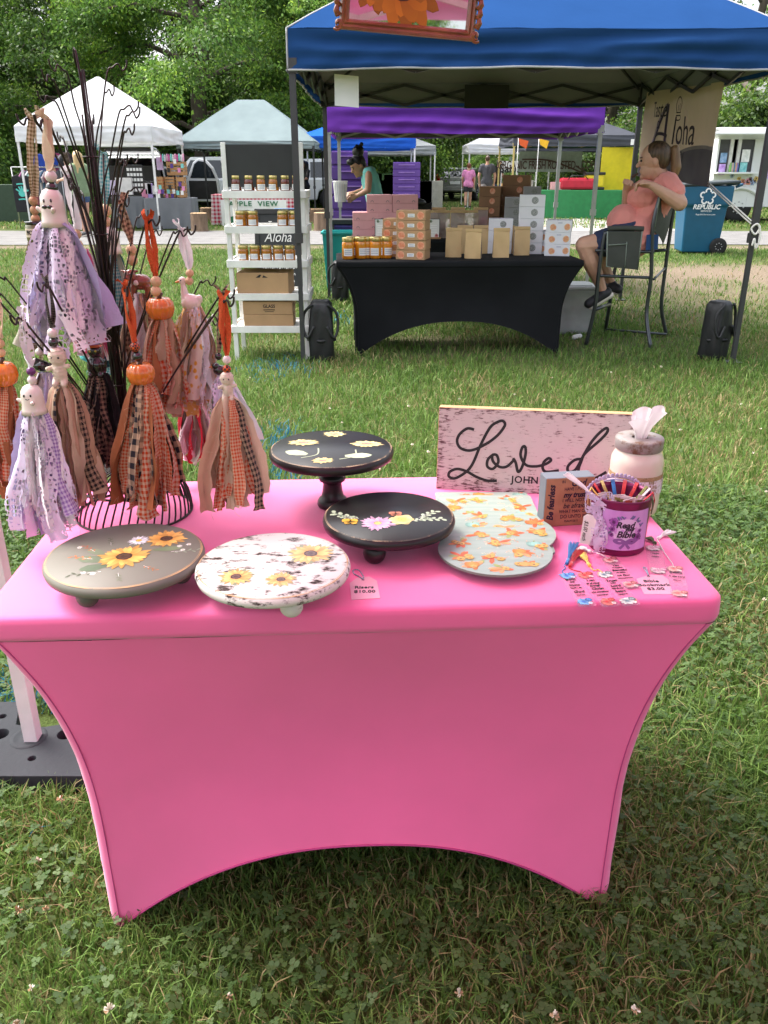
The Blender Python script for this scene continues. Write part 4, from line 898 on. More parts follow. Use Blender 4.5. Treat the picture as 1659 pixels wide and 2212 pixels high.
def silk(name, parent, p, q, spread, n, mat, head=.003, droop=.0, seed=1, lift=.001):
    g = random.Random(seed); p, q = Vector(p), Vector(q); d = (q - p); sd = Vector((-d.y, d.x, 0)); sd = sd.normalized() if sd.length > 1e-5 else XA; mb = MB()
    mb.ell(p, head, 8, 6); mb.tube([p, p + d * .18], [head * .8, head * .95], 8)
    for k in range(n):
        s = g.uniform(-1, 1) * spread; h = g.uniform(0, 1) * head; e = q + d * g.uniform(-.12, .1) + sd * s
        mb.tube([p + d * .1, p + d * .45 + sd * s * .45 + ZA * (h + lift), e + ZA * (lift + h * .4)], .00055, 3, cap=False)
    return mb.build(name, mat, parent, fixn=False)
silk('silk_tassel', t, (-.052, -.018, KH - .004), (-.100, .010, KH + .028), .012, 60, CM['white'], seed=3)

# ---------------------------------------------------------------- printed glass boards
def pumpkin_print(mb, M, x, y, r, c, z):
    for k, f in enumerate((-.62, .62, -.3, .3, 0)):
        poly = [(x + f * r + .42 * r * math.cos(a * .524), y + .72 * r * math.sin(a * .524)) for a in range(12)]
        mb.sheet(poly, Off(M, 0, 0, z + k * 8e-6), colr=tuple(min(1, q * (.8 + .1 * k)) for q in c))
    leafp(mb, M, x, y + .62 * r, r * .5, r * .22, 1.2, (.20, .24, .08), z + 6e-5)
def board_art(mb, M, inside, seed, dens=9):
    g = random.Random(seed)
    pos = [(g.uniform(-.11, .11), g.uniform(-.13, .13)) for _ in range(400)]; used = []
    for (x, y) in pos:
        if len(used) >= dens: break
        if not inside(x, y, .020) or any(math.hypot(x - a, y - b) < .043 for a, b in used): continue
        used.append((x, y))
        for k in range(6): leafp(mb, M, x, y, g.uniform(.018, .028), .009, g.uniform(0, 6.28), g.choice([(.48, .09, .03), (.42, .13, .03), (.24, .28, .09), (.66, .25, .10)]), .0003 + k * 6e-6)
        if g.random() < .75: pumpkin_print(mb, M, x + g.uniform(-.008, .008), y + .004, g.uniform(.011, .015), g.choice([(.60, .22, .04), (.56, .16, .04), (.22, .42, .36), (.64, .28, .08)]), .0005)
        for k in range(g.choice((1, 2, 3))): flower(mb, M, x + g.uniform(-.016, .016), y + g.uniform(-.012, .004), g.uniform(.007, .010), 11, (.60, .30, .03), (.72, .46, .12), (.14, .09, .08), z=.0008 + k * 3e-4, cr=.22)
    for _ in range(60):
        x, y = g.uniform(-.11, .11), g.uniform(-.13, .13)
        if inside(x, y, .008): sprig(mb, M, x, y, g.uniform(.01, .02), g.uniform(0, 6.28), g.choice([(.70, .38, .18), (.58, .52, .26), (.62, .24, .14)]), 5, .00028)
GLS = pm('printed_glass', (.26, .37, .32), .4, c2=(.36, .43, .385), scale=14, stretch=(.3, 4, 1), spec=.3, coat=.08, bump=.04, bscale=900)
GEDGE = pm('glass_edge', (.15, .22, .17), .3)
def gboard(label, c, outline, z0, inside, seed, dens, rz=0.0):
    t = thing('glass_board', label, 'cutting board', (c.x, c.y, z0), rz)
    mb = MB(); mb.prism(outline, I4, .0042); mb.build('glass_edge', GEDGE, t)
    mb = MB(); mb.sheet(outline, Matrix.Translation((0, 0, .0045))); mb.build('printed_top', GLS, t, fixn=False)
    mb = MB(); board_art(mb, Matrix.Translation((0, 0, .0046)), inside, seed, dens); tag(mb.build('pumpkin_print', VC, t, fixn=False), kind='stuff')
circ = lambda r: [(r * math.cos(k * math.pi / 36), r * math.sin(k * math.pi / 36)) for k in range(72)]
rect = lambda w, h, r=.008: [(sx * (w / 2 - r) + r * math.cos(R(a0 + 30 * k)), sy * (h / 2 - r) + r * math.sin(R(a0 + 30 * k))) for (sx, sy, a0) in ((1, 1, 0), (-1, 1, 90), (-1, -1, 180), (1, -1, 270)) for k in range(4)]
inr = lambda w, h: (lambda x, y, m: abs(x) < w / 2 - m and abs(y) < h / 2 - m)
inc = lambda r: (lambda x, y, m: math.hypot(x, y) < r - m)
zz = TZ + .0002; ra = at_z(939, 1067, zz); rb_ = at_z(1136, 1065, zz); rw = rb_.x - ra.x
gboard('rectangular pumpkin print glass board, lowest of its stack', Vector(((ra.x + rb_.x) / 2, ra.y - .15, 0)), rect(rw, .30), zz, inr(rw, .30), 3, 22)
gboard('rectangular pumpkin print glass board lying on the lowest one', Vector(((ra.x + rb_.x) / 2 + .004, ra.y - .178, 0)), rect(rw * .98, .29), zz + .0056, inr(rw, .29), 4, 22)
c2 = at_z(1082, 1152, .752); gboard('round pumpkin print glass board under the topmost one', c2, circ(.104), zz + .0112, inc(.104), 5, 15)
c1 = at_z(1069, 1191, .758); gboard('round pumpkin print glass board on top of the stack', c1, circ(.1035), zz + .0168, inc(.1035), 9, 16)

# ---------------------------------------------------------------- flat bookmarks and price tags
def R6(x, y, z=TZ): return at_z((2080 + x / 2.9625) * .54, (1880 + y / 2.9625) * .54, z)
def C5(x, y, z=TZ): return at_z((1700 + x * .633) * .54, (1580 + y * .633) * .54, z)
def bookmark(label, cn, top, bot, lines, fl, z, w=.030, tassel=None, cord=None):
    t = thing('bookmark', label, 'bookmark', (top.x, top.y, z)); d = (bot - top); L = d.length; yd = -d.normalized(); xd = Vector((-d.normalized().y, d.normalized().x, 0)); 
    if xd.x < 0: xd = -xd
    M = frame((0, 0, 0), xd, yd)
    if M.to_3x3() @ ZA != ZA and (M.to_3x3() @ ZA).z < 0: M = M
    mb = MB(); rr_ = .003; out = [(sx * (w / 2 - rr_) + rr_ * math.cos(R(a0 + 45 * k)), (-L / 2) + sy * (L / 2 - rr_) + rr_ * math.sin(R(a0 + 45 * k))) for (sx, sy, a0) in ((1, 1, 0), (-1, 1, 90), (-1, -1, 180), (1, -1, 270)) for k in range(3)]
    mb.prism(out, M, .0016); mb.build('acrylic_strip', CLR, t)
    mb = MB(); g = random.Random(cn); Mz = M @ Matrix.Translation((0, 0, .0018))
    for yy in (-.013, -L + .014):
        for k in range(9): leafp(mb, Mz, g.uniform(-.008, .008), yy + g.uniform(-.004, .004), .009, .004, g.uniform(0, 6.28), (.12, .18, .08) if fl[2] is None else fl[2], .0002)
        flower(mb, Mz, -.003, yy - .001, .0125, 11, fl[0], fl[1], fl[0], z=.0004, cr=.2, wid=1.3); flower(mb, Mz, .0075, yy + .005, .007, 9, fl[1], fl[0], fl[0], z=.0007, cr=.18, wid=1.3)
        flower(mb, Mz, .007, yy - .007, .0045, 8, fl[1], (.8, .76, .72), fl[1], z=.0009, cr=.2, wid=1.2)
    tag(mb.build('floral_print', VC, t, fixn=False), kind='stuff')
    for s, sz, yo, sh in lines: text(s, sz, INK, Mz @ Matrix.Translation((0, -L * yo, .0002)), t, shear=sh, bold=.0003, xs=.9)
    if cord:
        mb = MB(); P = [p - Vector((top.x, top.y, z)) for p in cord]; mb.tube([Vector(p) for p in spline([tuple(p) for p in P], 6)], .0010, 5); mb.build('cord', CM[tassel[0]], t)
        a, b_ = tassel[1] - Vector((top.x, top.y, z)), tassel[2] - Vector((top.x, top.y, z)); silk('silk_tassel', t, a, b_, .010, 70, CM[tassel[0]], .0036, seed=cn)
RD = ((.50, .02, .03), (.78, .22, .18), None); BL = ((.03, .12, .45), (.20, .48, .78), (.10, .25, .55)); WH = ((.08, .16, .20), (.72, .76, .70), (.55, .32, .08)); PK = ((.40, .04, .06), (.82, .48, .46), None)
bookmark('bookmark with blue butterflies and blue silk tassel', 1, R6(540, 1225), R6(805, 1620), [('BE STILL', .0058, .24, 0), ('AND', .0045, .31, 0), ('know', .0095, .40, .3), ('THAT I AM', .0045, .49, 0), ('God', .0115, .60, .3), ('PSALM 46:10', .003, .70, 0)], BL, TZ + .0003, tassel=('blue', R6(555, 1105, TZ + .004), R6(640, 870, TZ + .004)), cord=[R6(540, 1235, TZ + .003), R6(500, 1200, TZ + .002), R6(540, 1160, TZ + .002), R6(520, 1130, TZ + .002), R6(552, 1110, TZ + .003)])
bookmark('bookmark with red roses and red silk tassel', 2, R6(745, 1218), R6(1085, 1620), [('I can', .0085, .27, .3), ('do all things', .0055, .36, .3), ('through', .0065, .43, .3), ('Christ', .0095, .52, .3), ('who strengthens', .005, .61, .3), ('PHILIPPIANS 4:13', .003, .70, 0)], RD, TZ + .0003, tassel=('red', R6(595, 1135, TZ + .004), R6(700, 950, TZ + .004)), cord=[R6(740, 1225, TZ + .003), R6(720, 1205, TZ + .002), R6(650, 1190, TZ + .002), R6(580, 1160, TZ + .002), R6(592, 1138, TZ + .003)])
bookmark('bookmark with white anemones and yellow silk tassel', 3, R6(975, 1212), R6(1330, 1610), [('Trust', .0100, .30, .3), ('in the', .0042, .37, 0), ('Lord', .0105, .45, .3), ('with all your', .0045, .53, 0), ('heart', .0095, .61, .3), ('PROVERBS 3:5', .003, .70, 0)], WH, TZ + .0003, tassel=('yellow', R6(825, 1130, TZ + .004), R6(715, 990, TZ + .003)), cord=[R6(975, 1215, TZ + .003), R6(930, 1180, TZ + .002), R6(880, 1190, TZ + .002), R6(840, 1160, TZ + .002), R6(826, 1135, TZ + .003)])
bookmark('bookmark with dusky pink daisies lying behind the other three', 4, R6(1040, 1050), R6(1345, 1425), [('You', .0085, .30, .3), ('are altogether', .0038, .37, 0), ('Beautiful', .0085, .45, .3), ('my darling', .0040, .52, 0), ('no flaw', .0085, .61, .3), ('SONG OF SOLOMON 4:7', .0026, .70, 0)], PK, TZ + .0022, tassel=('white', R6(830, 965, TZ + .004), R6(700, 935, TZ + .003)), cord=[R6(1045, 1055, TZ + .004), R6(1000, 1020, TZ + .003), R6(900, 980, TZ + .002), R6(832, 965, TZ + .003)])
bookmark('bookmark with pale pink roses and olive tassel at the right', 5, C5(1440, 955), C5(1480, 1138), [('IN HIM', .0048, .2, 0), ('I TRUST', .0048, .3, 0), ('PSALM 91', .0035, .42, 0)], ((.55, .25, .35), (.78, .58, .62), (.20, .26, .10)), TZ + .0003, tassel=('dark_green', C5(1455, 935, TZ + .003), C5(1405, 905, TZ + .003)), cord=[C5(1445, 950, TZ + .003), C5(1455, 935, TZ + .002)])
bookmark('bookmark with coral daisies nearest the right end of the table', 6, C5(1575, 1085), C5(1615, 1285), [('BE STRONG', .0045, .24, 0), ('in the Lord', .0065, .36, .3), ('PSALM 91', .0035, .48, 0)], ((.60, .12, .10), (.82, .50, .45), None), TZ + .0003, tassel=('white', C5(1475, 905, TZ + .003), C5(1555, 865, TZ + .003)), cord=[C5(1572, 1090, TZ + .003), C5(1560, 1060, TZ + .002), C5(1510, 990, TZ + .003), C5(1470, 915, TZ + .003)])
def price_tag(label, pts, hole, loopc, lines, mat, streak=None):
    c = sum(pts, Vector()) / len(pts); t = thing('price_tag', label, 'price tag', (c.x, c.y, TZ + .0004)); mb = MB(); mb.prism([(p.x - c.x, p.y - c.y) for p in pts], I4, .0007); mb.build('card', mat, t)
    mb = MB(); mb.lathe([(.0014, .0009), (.0026, .0010)], (hole.x - c.x, hole.y - c.y, 0), 14, cap=False); mb.build('eyelet', DARKM, t)
    if loopc: mb = MB(); mb.tube([Vector(p) for p in spline([(p.x - c.x, p.y - c.y, .002) for p in loopc], 5)], .0011, 5); mb.build('string_loop', pm('twine_blue', (.30, .34, .44), .8, var=.6, scale=400), t)
    for s, sz, q in lines: text(s, sz, INK, Matrix.Translation((q.x - c.x, q.y - c.y, .0010)) @ Matrix.Rotation(R(1.5), 4, 'Z'), t, bold=.0003, sp=1.06)
    if streak:
        mb = MB(); g = random.Random(3)
        for k in range(7): y = -.011 + .0022 * k; stroke(mb, [(-.018, y), (-.006, y + g.uniform(-.001, .001)), (.006, y + g.uniform(-.001, .001)), (.017, y)], .0016, I4, 5, .0009 + k * 1e-6, taper=True)
        mb.build('brush_streak', streak, t, fixn=False)
D = lambda x, y: at_z((1000 + x * .5425) * .54, (1650 + y * .5425) * .54, TZ)
TAGP = pm('pink_card', (.78, .36, .48), .5)
price_tag('pink price tag for risers with a rope loop', [D(748, 1385), D(960, 1372), D(936, 1245), D(880, 1213), D(790, 1222), D(735, 1262)], D(833, 1240), [D(833, 1238), D(800, 1215), D(765, 1195), D(762, 1172), D(800, 1170), D(835, 1215), D(833, 1238)], [('Risers', .0125, D(842, 1294)), ('$10.00', .0125, D(846, 1325))], TAGP)
price_tag('pink price tag for bookmarks lying between the clear bookmarks', [C5(1385, 1262), C5(1566, 1262), C5(1540, 1170), C5(1500, 1142), C5(1420, 1140), C5(1335, 1165)], C5(1412, 1150), [C5(1412, 1148), C5(1395, 1120), C5(1378, 1098), C5(1395, 1100), C5(1412, 1148)], [('Bible', .0125, C5(1428, 1181)), ('Bookmark', .0125, C5(1446, 1205)), ('$3.00', .0125, C5(1458, 1229))], TAGP)
# ================================================================ TASSEL TREE
WIRE = pm('brown_black_wire', (.022, .014, .012), .42, metal=.3, var=.3, scale=60)
ST0 = Vector((-.520, 1.592, TZ))
stand = thing('wire_stand', 'tall dark wire display tree with hooked branches and a domed base', 'display stand', ST0)
dome = [(.117, 0), (.1165, .015), (.113, .035), (.104, .058), (.088, .078), (.062, .094), (.030, .102), (.012, .104)]
for k in range(44):
    a = 2 * math.pi * k / 44; mb = MB(); mb.tube([Vector((r * math.cos(a + .25 * z / .1), r * math.sin(a + .25 * z / .1), z + .002)) for r, z in dome], .0019, 5, cap=False); mb.build('dome_wire', WIRE, stand)
for (r, z) in ((.117, .002), (.101, .064), (.030, .103)):
    mb = MB(); mb.tube([Vector((r * math.cos(q * math.pi / 24), r * math.sin(q * math.pi / 24), z)) for q in range(49)], .0026, 6, cap=False); mb.build('base_ring', WIRE, stand)
rg = random.Random(31)
for k in range(24):                                      # the bundled stem, each wire its own
    a = rg.uniform(0, 6.28); r = .0115 * math.sqrt(rg.random()) + .001; top = [.30, .40, .52, .62, .72, .80][k % 6] + rg.uniform(-.03, .03)
    mb = MB(); mb.tube([Vector((r * math.cos(a) * f, r * math.sin(a) * f, .10 + (top - .10) * q)) for q, f in ((0, 1.3), (.2, 1.0), (.5, .9), (.8, .7), (1, .55))], .0017, 5); mb.build('stem_wire', WIRE, stand)
mb = MB(); mb.tube([(0, 0, .7), (.0, 0, .80), (-.003, 0, .845), (-.006, .002, .85), (-.008, .003, .842), (-.005, .002, .82)], .0021, 6); mb.build('stem_tip', WIRE, stand)
for z in (.13, .27, .41, .55, .68):
    mb = MB(); mb.tube([Vector((.0135 * math.cos(q * math.pi / 8), .0135 * math.sin(q * math.pi / 8), z)) for q in range(17)], .0014, 5, cap=False); mb.build('binding_ring', WIRE, stand)
def branch(T, z0=None, r=.0019, curl=1.0):
    """a wire that leaves the stem, runs out to T and ends in a hook"""
    T = Vector(T) - ST0; h = Vector((T.x, T.y, 0)); d = h.normalized() if h.length > 1e-3 else XA
    z0 = z0 if z0 is not None else max(.12, T.z - h.length * 1.5 - .05); s = Vector((d.x * .010, d.y * .010, z0))
    m1 = s.lerp(T, .5) - d * h.length * .06 + ZA * .0; e = T
    pts = spline([tuple(Vector((d.x * .008, d.y * .008, max(.11, z0 - .12)))), tuple(s), tuple(m1), tuple(e - ZA * .008 - d * .010), tuple(e), tuple(e + d * .010 + ZA * .006 * curl), tuple(e + d * .016 - ZA * .004), tuple(e + d * .024 + ZA * .003), tuple(e + d * .026 + ZA * .013)], 5)
    mb = MB(); mb.tube([Vector(p) for p in pts], r, 5); mb.build('hook_branch', WIRE, stand)
for (u, v, y) in [(135, 150, 1.56), (243, 146, 1.62), (112, 172, 1.50), (230, 200, 1.66), (113, 217, 1.54), (268, 236, 1.60), (278, 250, 1.55), (200, 262, 1.68), (272, 286, 1.52), (262, 352, 1.50), (276, 348, 1.66), (283, 412, 1.58), (100, 268, 1.50), (135, 300, 1.70), (160, 405, 1.48), (178, 420, 1.70), (246, 410, 1.70), (330, 505, 1.70), (378, 505, 1.55), (437, 612, 1.62), (255, 470, 1.50), (300, 470, 1.68), (205, 455, 1.48), (10, 605, 1.46), (0, 640, 1.52), (455, 690, 1.50)]:
    branch(at_y(u, v, y), r=.0015)
# ---------------------------------------------------------------- cloths
CL = {'lav_lace': cloth_pattern('lavender_lace', (.72, .66, .84), None, .0075, 'lace'), 'wht_lace': cloth_pattern('white_lace', (.82, .80, .85), None, .0065, 'lace'),
      'lav': pm('lavender_cotton', (.50, .44, .70), .9, bump=.3, bscale=400, translucent=.2), 'grylav': pm('grey_lilac_cotton', (.50, .50, .60), .9, bump=.3, bscale=400, translucent=.2),
      'wht': pm('white_cotton', (.74, .72, .74), .9, bump=.3, bscale=400, translucent=.25), 'crm': pm('cream_muslin', (.66, .51, .37), .92, bump=.35, bscale=500, var=.10, translucent=.2),
      'peach': pm('peach_muslin', (.60, .36, .26), .92, bump=.35, bscale=500, translucent=.2), 'tan': pm('tan_muslin', (.42, .28, .18), .92, bump=.35, bscale=500), 'rust': pm('rust_cotton', (.32, .10, .035), .92, bump=.3, bscale=500),
      'org_g': cloth_pattern('orange_gingham', (.64, .50, .36), (.55, .06, .01), .0040, 'gingham'), 'org_g2': cloth_pattern('orange_small_check', (.62, .42, .28), (.56, .07, .015), .0026, 'gingham'),
      'blk_g': cloth_pattern('black_tan_check', (.50, .34, .22), (.014, .013, .02), .0085, 'gingham'), 'blk_g2': cloth_pattern('black_tan_small_check', (.36, .25, .17), (.012, .012, .016), .0042, 'gingham'), 'tan_g': cloth_pattern('tan_small_check', (.55, .46, .32), (.16, .11, .04), .0028, 'gingham'),
      'blk_n': cloth_pattern('black_net_check', (.10, .085, .07), (.008, .008, .009), .0020, 'gingham'), 'blk': pm('black_cotton', (.012, .012, .013), .95, bump=.3, bscale=400),
      'olive': pm('olive_cotton', (.20, .17, .07), .92, bump=.3, bscale=400), 'sage': pm('sage_cotton', (.46, .46, .36), .92, bump=.3, bscale=400, translucent=.2), 'teal': pm('teal_cotton', (.10, .46, .46), .92, bump=.3, bscale=400, translucent=.2), 'dteal': pm('dark_teal_cotton', (.03, .14, .17), .92, bump=.3, bscale=400), 'teal_g': cloth_pattern('teal_check', (.45, .62, .60), (.05, .32, .35), .003, 'gingham'),
      'pink': pm('hot_pink_cotton', (.72, .12, .28), .92, bump=.3, bscale=400, translucent=.2), 'ppink': pm('pale_pink_cotton', (.72, .46, .52), .92, bump=.3, bscale=400, translucent=.25), 'red': pm('red_cotton', (.50, .012, .03), .92, bump=.3, bscale=400),
      'yel': cloth_pattern('yellow_flower_cotton', (.76, .66, .58), (.70, .38, .05), .012, 'flower'), 'yel2': cloth_pattern('yellow_flower_cotton_small', (.70, .45, .12), (.76, .68, .56), .007, 'flower'), 'brn_g': cloth_pattern('brown_check', (.50, .33, .22), (.09, .035, .02), .004, 'gingham'), 'pur_g': cloth_pattern('purple_check', (.68, .62, .80), (.30, .18, .52), .003, 'gingham'), 'org': pm('orange_cotton', (.62, .10, .025), .9, bump=.5, bscale=400)}
def ribbon(name, path, w, mat, parent, seed=0, twist=0.0, wav=.25, n=14, taper=0.0, face=None):
    """a torn strip of cloth following path"""
    g = random.Random(seed); q = [Vector(p) for p in spline([tuple(p) for p in path], max(2, n // max(1, len(path) - 1)))]; m = len(q); mb = MB(); ph = g.uniform(0, 6); L = 0; Ls = [0]
    for i in range(1, m): L += (q[i] - q[i - 1]).length; Ls.append(L)
    u0, v0 = g.uniform(0, 1), g.uniform(0, 1); rag = [g.uniform(.72, 1.15) for _ in range(m * 2)]
    def f(u, v):
        i = min(int(v * (m - 1) + .001), m - 1); t = (q[min(i + 1, m - 1)] - q[max(i - 1, 0)]).normalized(); a = face or Vector((math.cos(ph), math.sin(ph), 0)); x = (a - t * a.dot(t)); x = x.normalized() if x.length > 1e-4 else t.orthogonal().normalized()
        x = Matrix.Rotation(twist * v + .35 * math.sin(v * 5 + ph), 3, t) @ x; z = t.cross(x); s = (u - .5) * 2
        return q[i] + x * s * w / 2 * rag[i * 2 + (u > .5)] * (1 - taper * (1 - v)) + z * w * wav * math.sin(s * 2.4 + v * 3 + ph) * (.4 + .6 * v)
    mb.grid(f, 4, m - 1, uvfn=lambda u, v: (u0 + u * w, v0 + v * L)); return mb.build(name, mat, parent, fixn=False)
def tassel(key, label, Y, hook, loopm, beads, top, topc, toph, topw, sk0, sk1, y0, y1, hw, pal, n=24, w=.024, seed=1, loopw=.011):
    hk = at_y(hook[0], hook[1], Y); base = at_y((sk0 + sk1) / 2, y1, Y); t = thing('rag_tassel', label, 'tassel', base); inv = -base; g = random.Random(seed)
    P = lambda u, v: at_y(u, v, Y) + inv
    hk_l = P(*hook); end = P(beads[0][0], beads[0][1] - beads[0][2]) if beads else P(sk0, y0)
    for k in range(2):                                   # hanging loop of torn cloth, with a frayed knot
        off = Vector(((k - .5) * .006, (k - .5) * .004, 0)); ribbon('hanging_loop', [hk_l + off * .3 + ZA * .008, hk_l.lerp(end, .3) + off * 1.3, hk_l.lerp(end, .7) + off, end], loopw, CL[loopm], t, seed * 7 + k, wav=.35, n=12)
    for k in range(2): a = g.uniform(-1, 1); ribbon('frayed_end', [hk_l + ZA * .004, hk_l + Vector((a * .010, g.uniform(-.008, .008), .014)), hk_l + Vector((a * .016, g.uniform(-.01, .01), .022))], loopw * .8, CL[loopm], t, seed * 11 + k, n=6)
    for (u, v, r, m) in beads:
        p = P(u, v); rr = px(r, p - inv); mb = MB(); mb.lathe([(rr * .18, rr * .97), (rr * .5, rr * .86), (rr * .84, rr * .52), (rr, 0), (rr * .84, -rr * .52), (rr * .5, -rr * .86), (rr * .18, -rr * .97)], p, 20); mb.build('bead', BEAD[m], t)
    if top: top(t, P(*topc), px(topw, P(*topc) - inv), px(toph, P(*topc) - inv))
    c0, c1 = P(sk0, y0), P(sk1, y1); Lk = (c0 - c1).length; rb = px(hw, c1 - inv)
    n = int(n * 1.3); rb *= 1.1
    for k in range(n):
        a = 2 * math.pi * (k * .618 + g.random() * .25); rad = math.sqrt((k + .5) / n); m = pal[int(g.random() ** 1.0 * len(pal)) % len(pal)] if k < n * .6 else pal[k % len(pal)]
        d = Vector((math.cos(a), math.sin(a) * .8, 0)); ln = g.uniform(.80, 1.02); r1 = rb * rad * g.uniform(.85, 1.1); r0 = px(topw, c0 - inv) * .30 * (.4 + .6 * rad)
        p0 = c0 + d * r0 * .8 + ZA * .006; e = c0.lerp(c1, ln) + d * r1
        path = [p0, c0.lerp(c1, .10 * ln) + d * (r0 + (r1 - r0) * .26), c0.lerp(c1, .38 * ln) + d * (r0 + (r1 - r0) * .55) + Vector((g.uniform(-.004, .004), g.uniform(-.004, .004), 0)), c0.lerp(c1, .7 * ln) + d * (r0 + (r1 - r0) * .8) + Vector((g.uniform(-.011, .011), g.uniform(-.010, .010), 0)), e + Vector((g.uniform(-.012, .012), g.uniform(-.010, .010), g.uniform(-.008, .008)))]
        tn = Vector((-d.y, d.x, 0)); ribbon('fabric_strip', path, w * g.uniform(.65, 1.3), CL[m], t, seed * 100 + k, twist=g.uniform(-1.8, 1.8), n=20, taper=.45, face=tn)
    fr = MB()                                            # loose threads off the torn edges
    for k in range(90):
        a = g.uniform(0, 6.28); q = g.uniform(.12, 1.0); d = Vector((math.cos(a), math.sin(a) * .8, 0)); p = c0.lerp(c1, q) + d * rb * (.45 + .5 * q); e = p + Vector((g.uniform(-.012, .012), g.uniform(-.012, .012), g.uniform(-.022, .004)))
        fr.tube([p, p.lerp(e, .5) + d * .004, e], .0003, 3, cap=False)
    tag(fr.build('loose_threads', CL[pal[0]] if 'lace' not in pal[0] else CL['wht'], t, fixn=False), kind='stuff')
    branch(hk, r=.0019)
    return t
CER = pm('white_ceramic', (.74, .66, .60), .16, var=.03, coat=.7); EYE = pm('black_glaze', (.01, .009, .01), .12, coat=.8); PUMP = pm('orange_glaze', (.62, .155, .012), .18, var=.12, scale=25, coat=.8); BROWN = pm('brown_glaze', (.24, .06, .028), .2, coat=.7); BONE = pm('bone_bisque', (.68, .58, .47), .4, bump=.3, bscale=120)
STEM = pm('pumpkin_stem', (.07, .035, .02), .4); BILL = pm('orange_bill', (.60, .22, .05), .35); HAT = pm('orange_hat', (.60, .11, .025), .25, coat=.5); PURP = pm('purple_band', (.20, .13, .40), .3)
plaid_bead, nt, b, L = newmat('plaid_bead'); tcx = nt.nodes.new('ShaderNodeTexCoord'); ck = nt.nodes.new('ShaderNodeTexChecker'); ck.inputs['Scale'].default_value = 260; ck.inputs['Color1'].default_value = (.60, .09, .01, 1); ck.inputs['Color2'].default_value = (.02, .012, .01, 1); L.new(tcx.outputs['Object'], ck.inputs['Vector']); L.new(ck.outputs[0], b.inputs['Base Color']); b.inputs['Roughness'].default_value = .3
BEAD = {'wood': pm('wood_bead', (.62, .42, .24), .55, var=.12, scale=40), 'dwood': pm('dark_wood_bead', (.40, .22, .11), .55, var=.12, scale=40), 'white': pm('white_bead', (.74, .66, .64), .3, var=.03), 'black': EYE, 'plaid': plaid_bead, 'purple': pm('purple_bead', (.13, .02, .15), .2, coat=.5)}
def ghost(t, c, w, h, mous=False):
    r = w / 2; mb = MB(); mb.lathe([(0, h / 2), (r * .3, h * .49), (r * .62, h * .42), (r * .84, h * .28), (r * .9, h * .1), (r * .9, -h * .15), (r * .97, -h * .35), (r * 1.08, -h * .5), (r * .8, -h * .47), (0, -h * .42)], c, 28, fn=lambda th, q: 1 + .03 * math.sin(th * 5) * max(0, q - .5)); mb.caps(c + Vector((r * .3, -r * .85, -h * .08)), c + Vector((r * .42, -r * 1.12, -h * .04)), r * .2, r * .16); mb.caps(c + Vector((-r * .9, -r * .1, -h * .08)), c + Vector((-r * 1.12, -r * .15, -h * .02)), r * .2, r * .15); mb.build('ghost_topper', CER, t)
    for s in (-.30, .22):
        e = MB(); e.ell(c + Vector((r * s, -r * .80, h * .17)), (r * .10, r * .08, h * .058), 10, 8); e.build('eye', EYE, t)
    e = MB()
    if mous:
        for s in (-1, 1): e.ell(c + Vector((-r * .1 + s * r * .2, -r * .88, h * .02)), (r * .22, r * .08, h * .05), 10, 6)
        e.build('moustache', EYE, t)
    else:
        e.tube([c + Vector((r * (-.04 + q * .16), -r * .895, h * (.04 + .03 * abs(q)))) for q in (-1, -.5, 0, .5, 1)], r * .03, 5); e.build('smile', EYE, t)
def pumpkin(t, c, w, h):
    r = w / 2; mb = MB(); mb.lathe([(0, -h * .46), (r * .45, -h * .5), (r * .82, -h * .36), (r, -h * .05), (r * .93, h * .25), (r * .66, h * .44), (r * .3, h * .44), (r * .08, h * .36)], c, 72, fn=lambda th, q: 1 - .075 * abs(math.cos(th * 6)) ** 6 * math.sin(math.pi * min(1, q * .92 + .06))); mb.build('pumpkin_topper', PUMP, t)
    s = MB(); s.tube([c + Vector((0, 0, h * .34)), c + Vector((r * .05, 0, h * .5)), c + Vector((r * .2, 0, h * .66))], [r * .22, r * .13, r * .15], 9); s.build('stem', STEM, t)
def mummy(t, c, w, h):
    mb = MB(); mb.ell(c + Vector((0, 0, h * .27)), (w * .36, w * .34, h * .24), 14, 10); mb.ell(c + Vector((.02 * w, 0, -h * .14)), (w * .28, w * .25, h * .25), 14, 10)
    mb.caps(c + Vector((w * .2, 0, 0)), c + Vector((w * .44, -w * .15, h * .05)), w * .11, w * .10); mb.caps(c + Vector((-w * .2, 0, -h * .02)), c + Vector((-w * .38, -w * .2, -h * .02)), w * .11, w * .10)
    for s in (-1, 1): mb.caps(c + Vector((s * w * .14, 0, -h * .3)), c + Vector((s * w * .18, -w * .18, -h * .42)), w * .16, w * .14)
    blob('mummy_topper', mb, BONE, t, h * .025, 2)
    bb = MB(); rg2 = random.Random(2)
    for k in range(9):
        z = h * (.42 - .085 * k); rr_ = w * (.36 if k < 5 else .28) * math.sqrt(max(.12, 1 - ((z - h * .27) / (h * .25)) ** 2)) if k < 5 else w * .275; tl = rg2.uniform(-.3, .3); bb.tube([c + Vector((rr_ * math.cos(q * math.pi / 12), rr_ * .95 * math.sin(q * math.pi / 12), z + tl * rr_ * .5 * math.cos(q * math.pi / 12))) for q in range(25)], h * .008, 4, cap=False)
    bb.build('bandage_edges', BONE, t)
    for s in (-.32, .2):
        e = MB(); e.ell(c + Vector((s * w * .5 + w * .05, -w * .30, h * .27)), w * .045, 8, 6); e.build('eye', EYE, t)
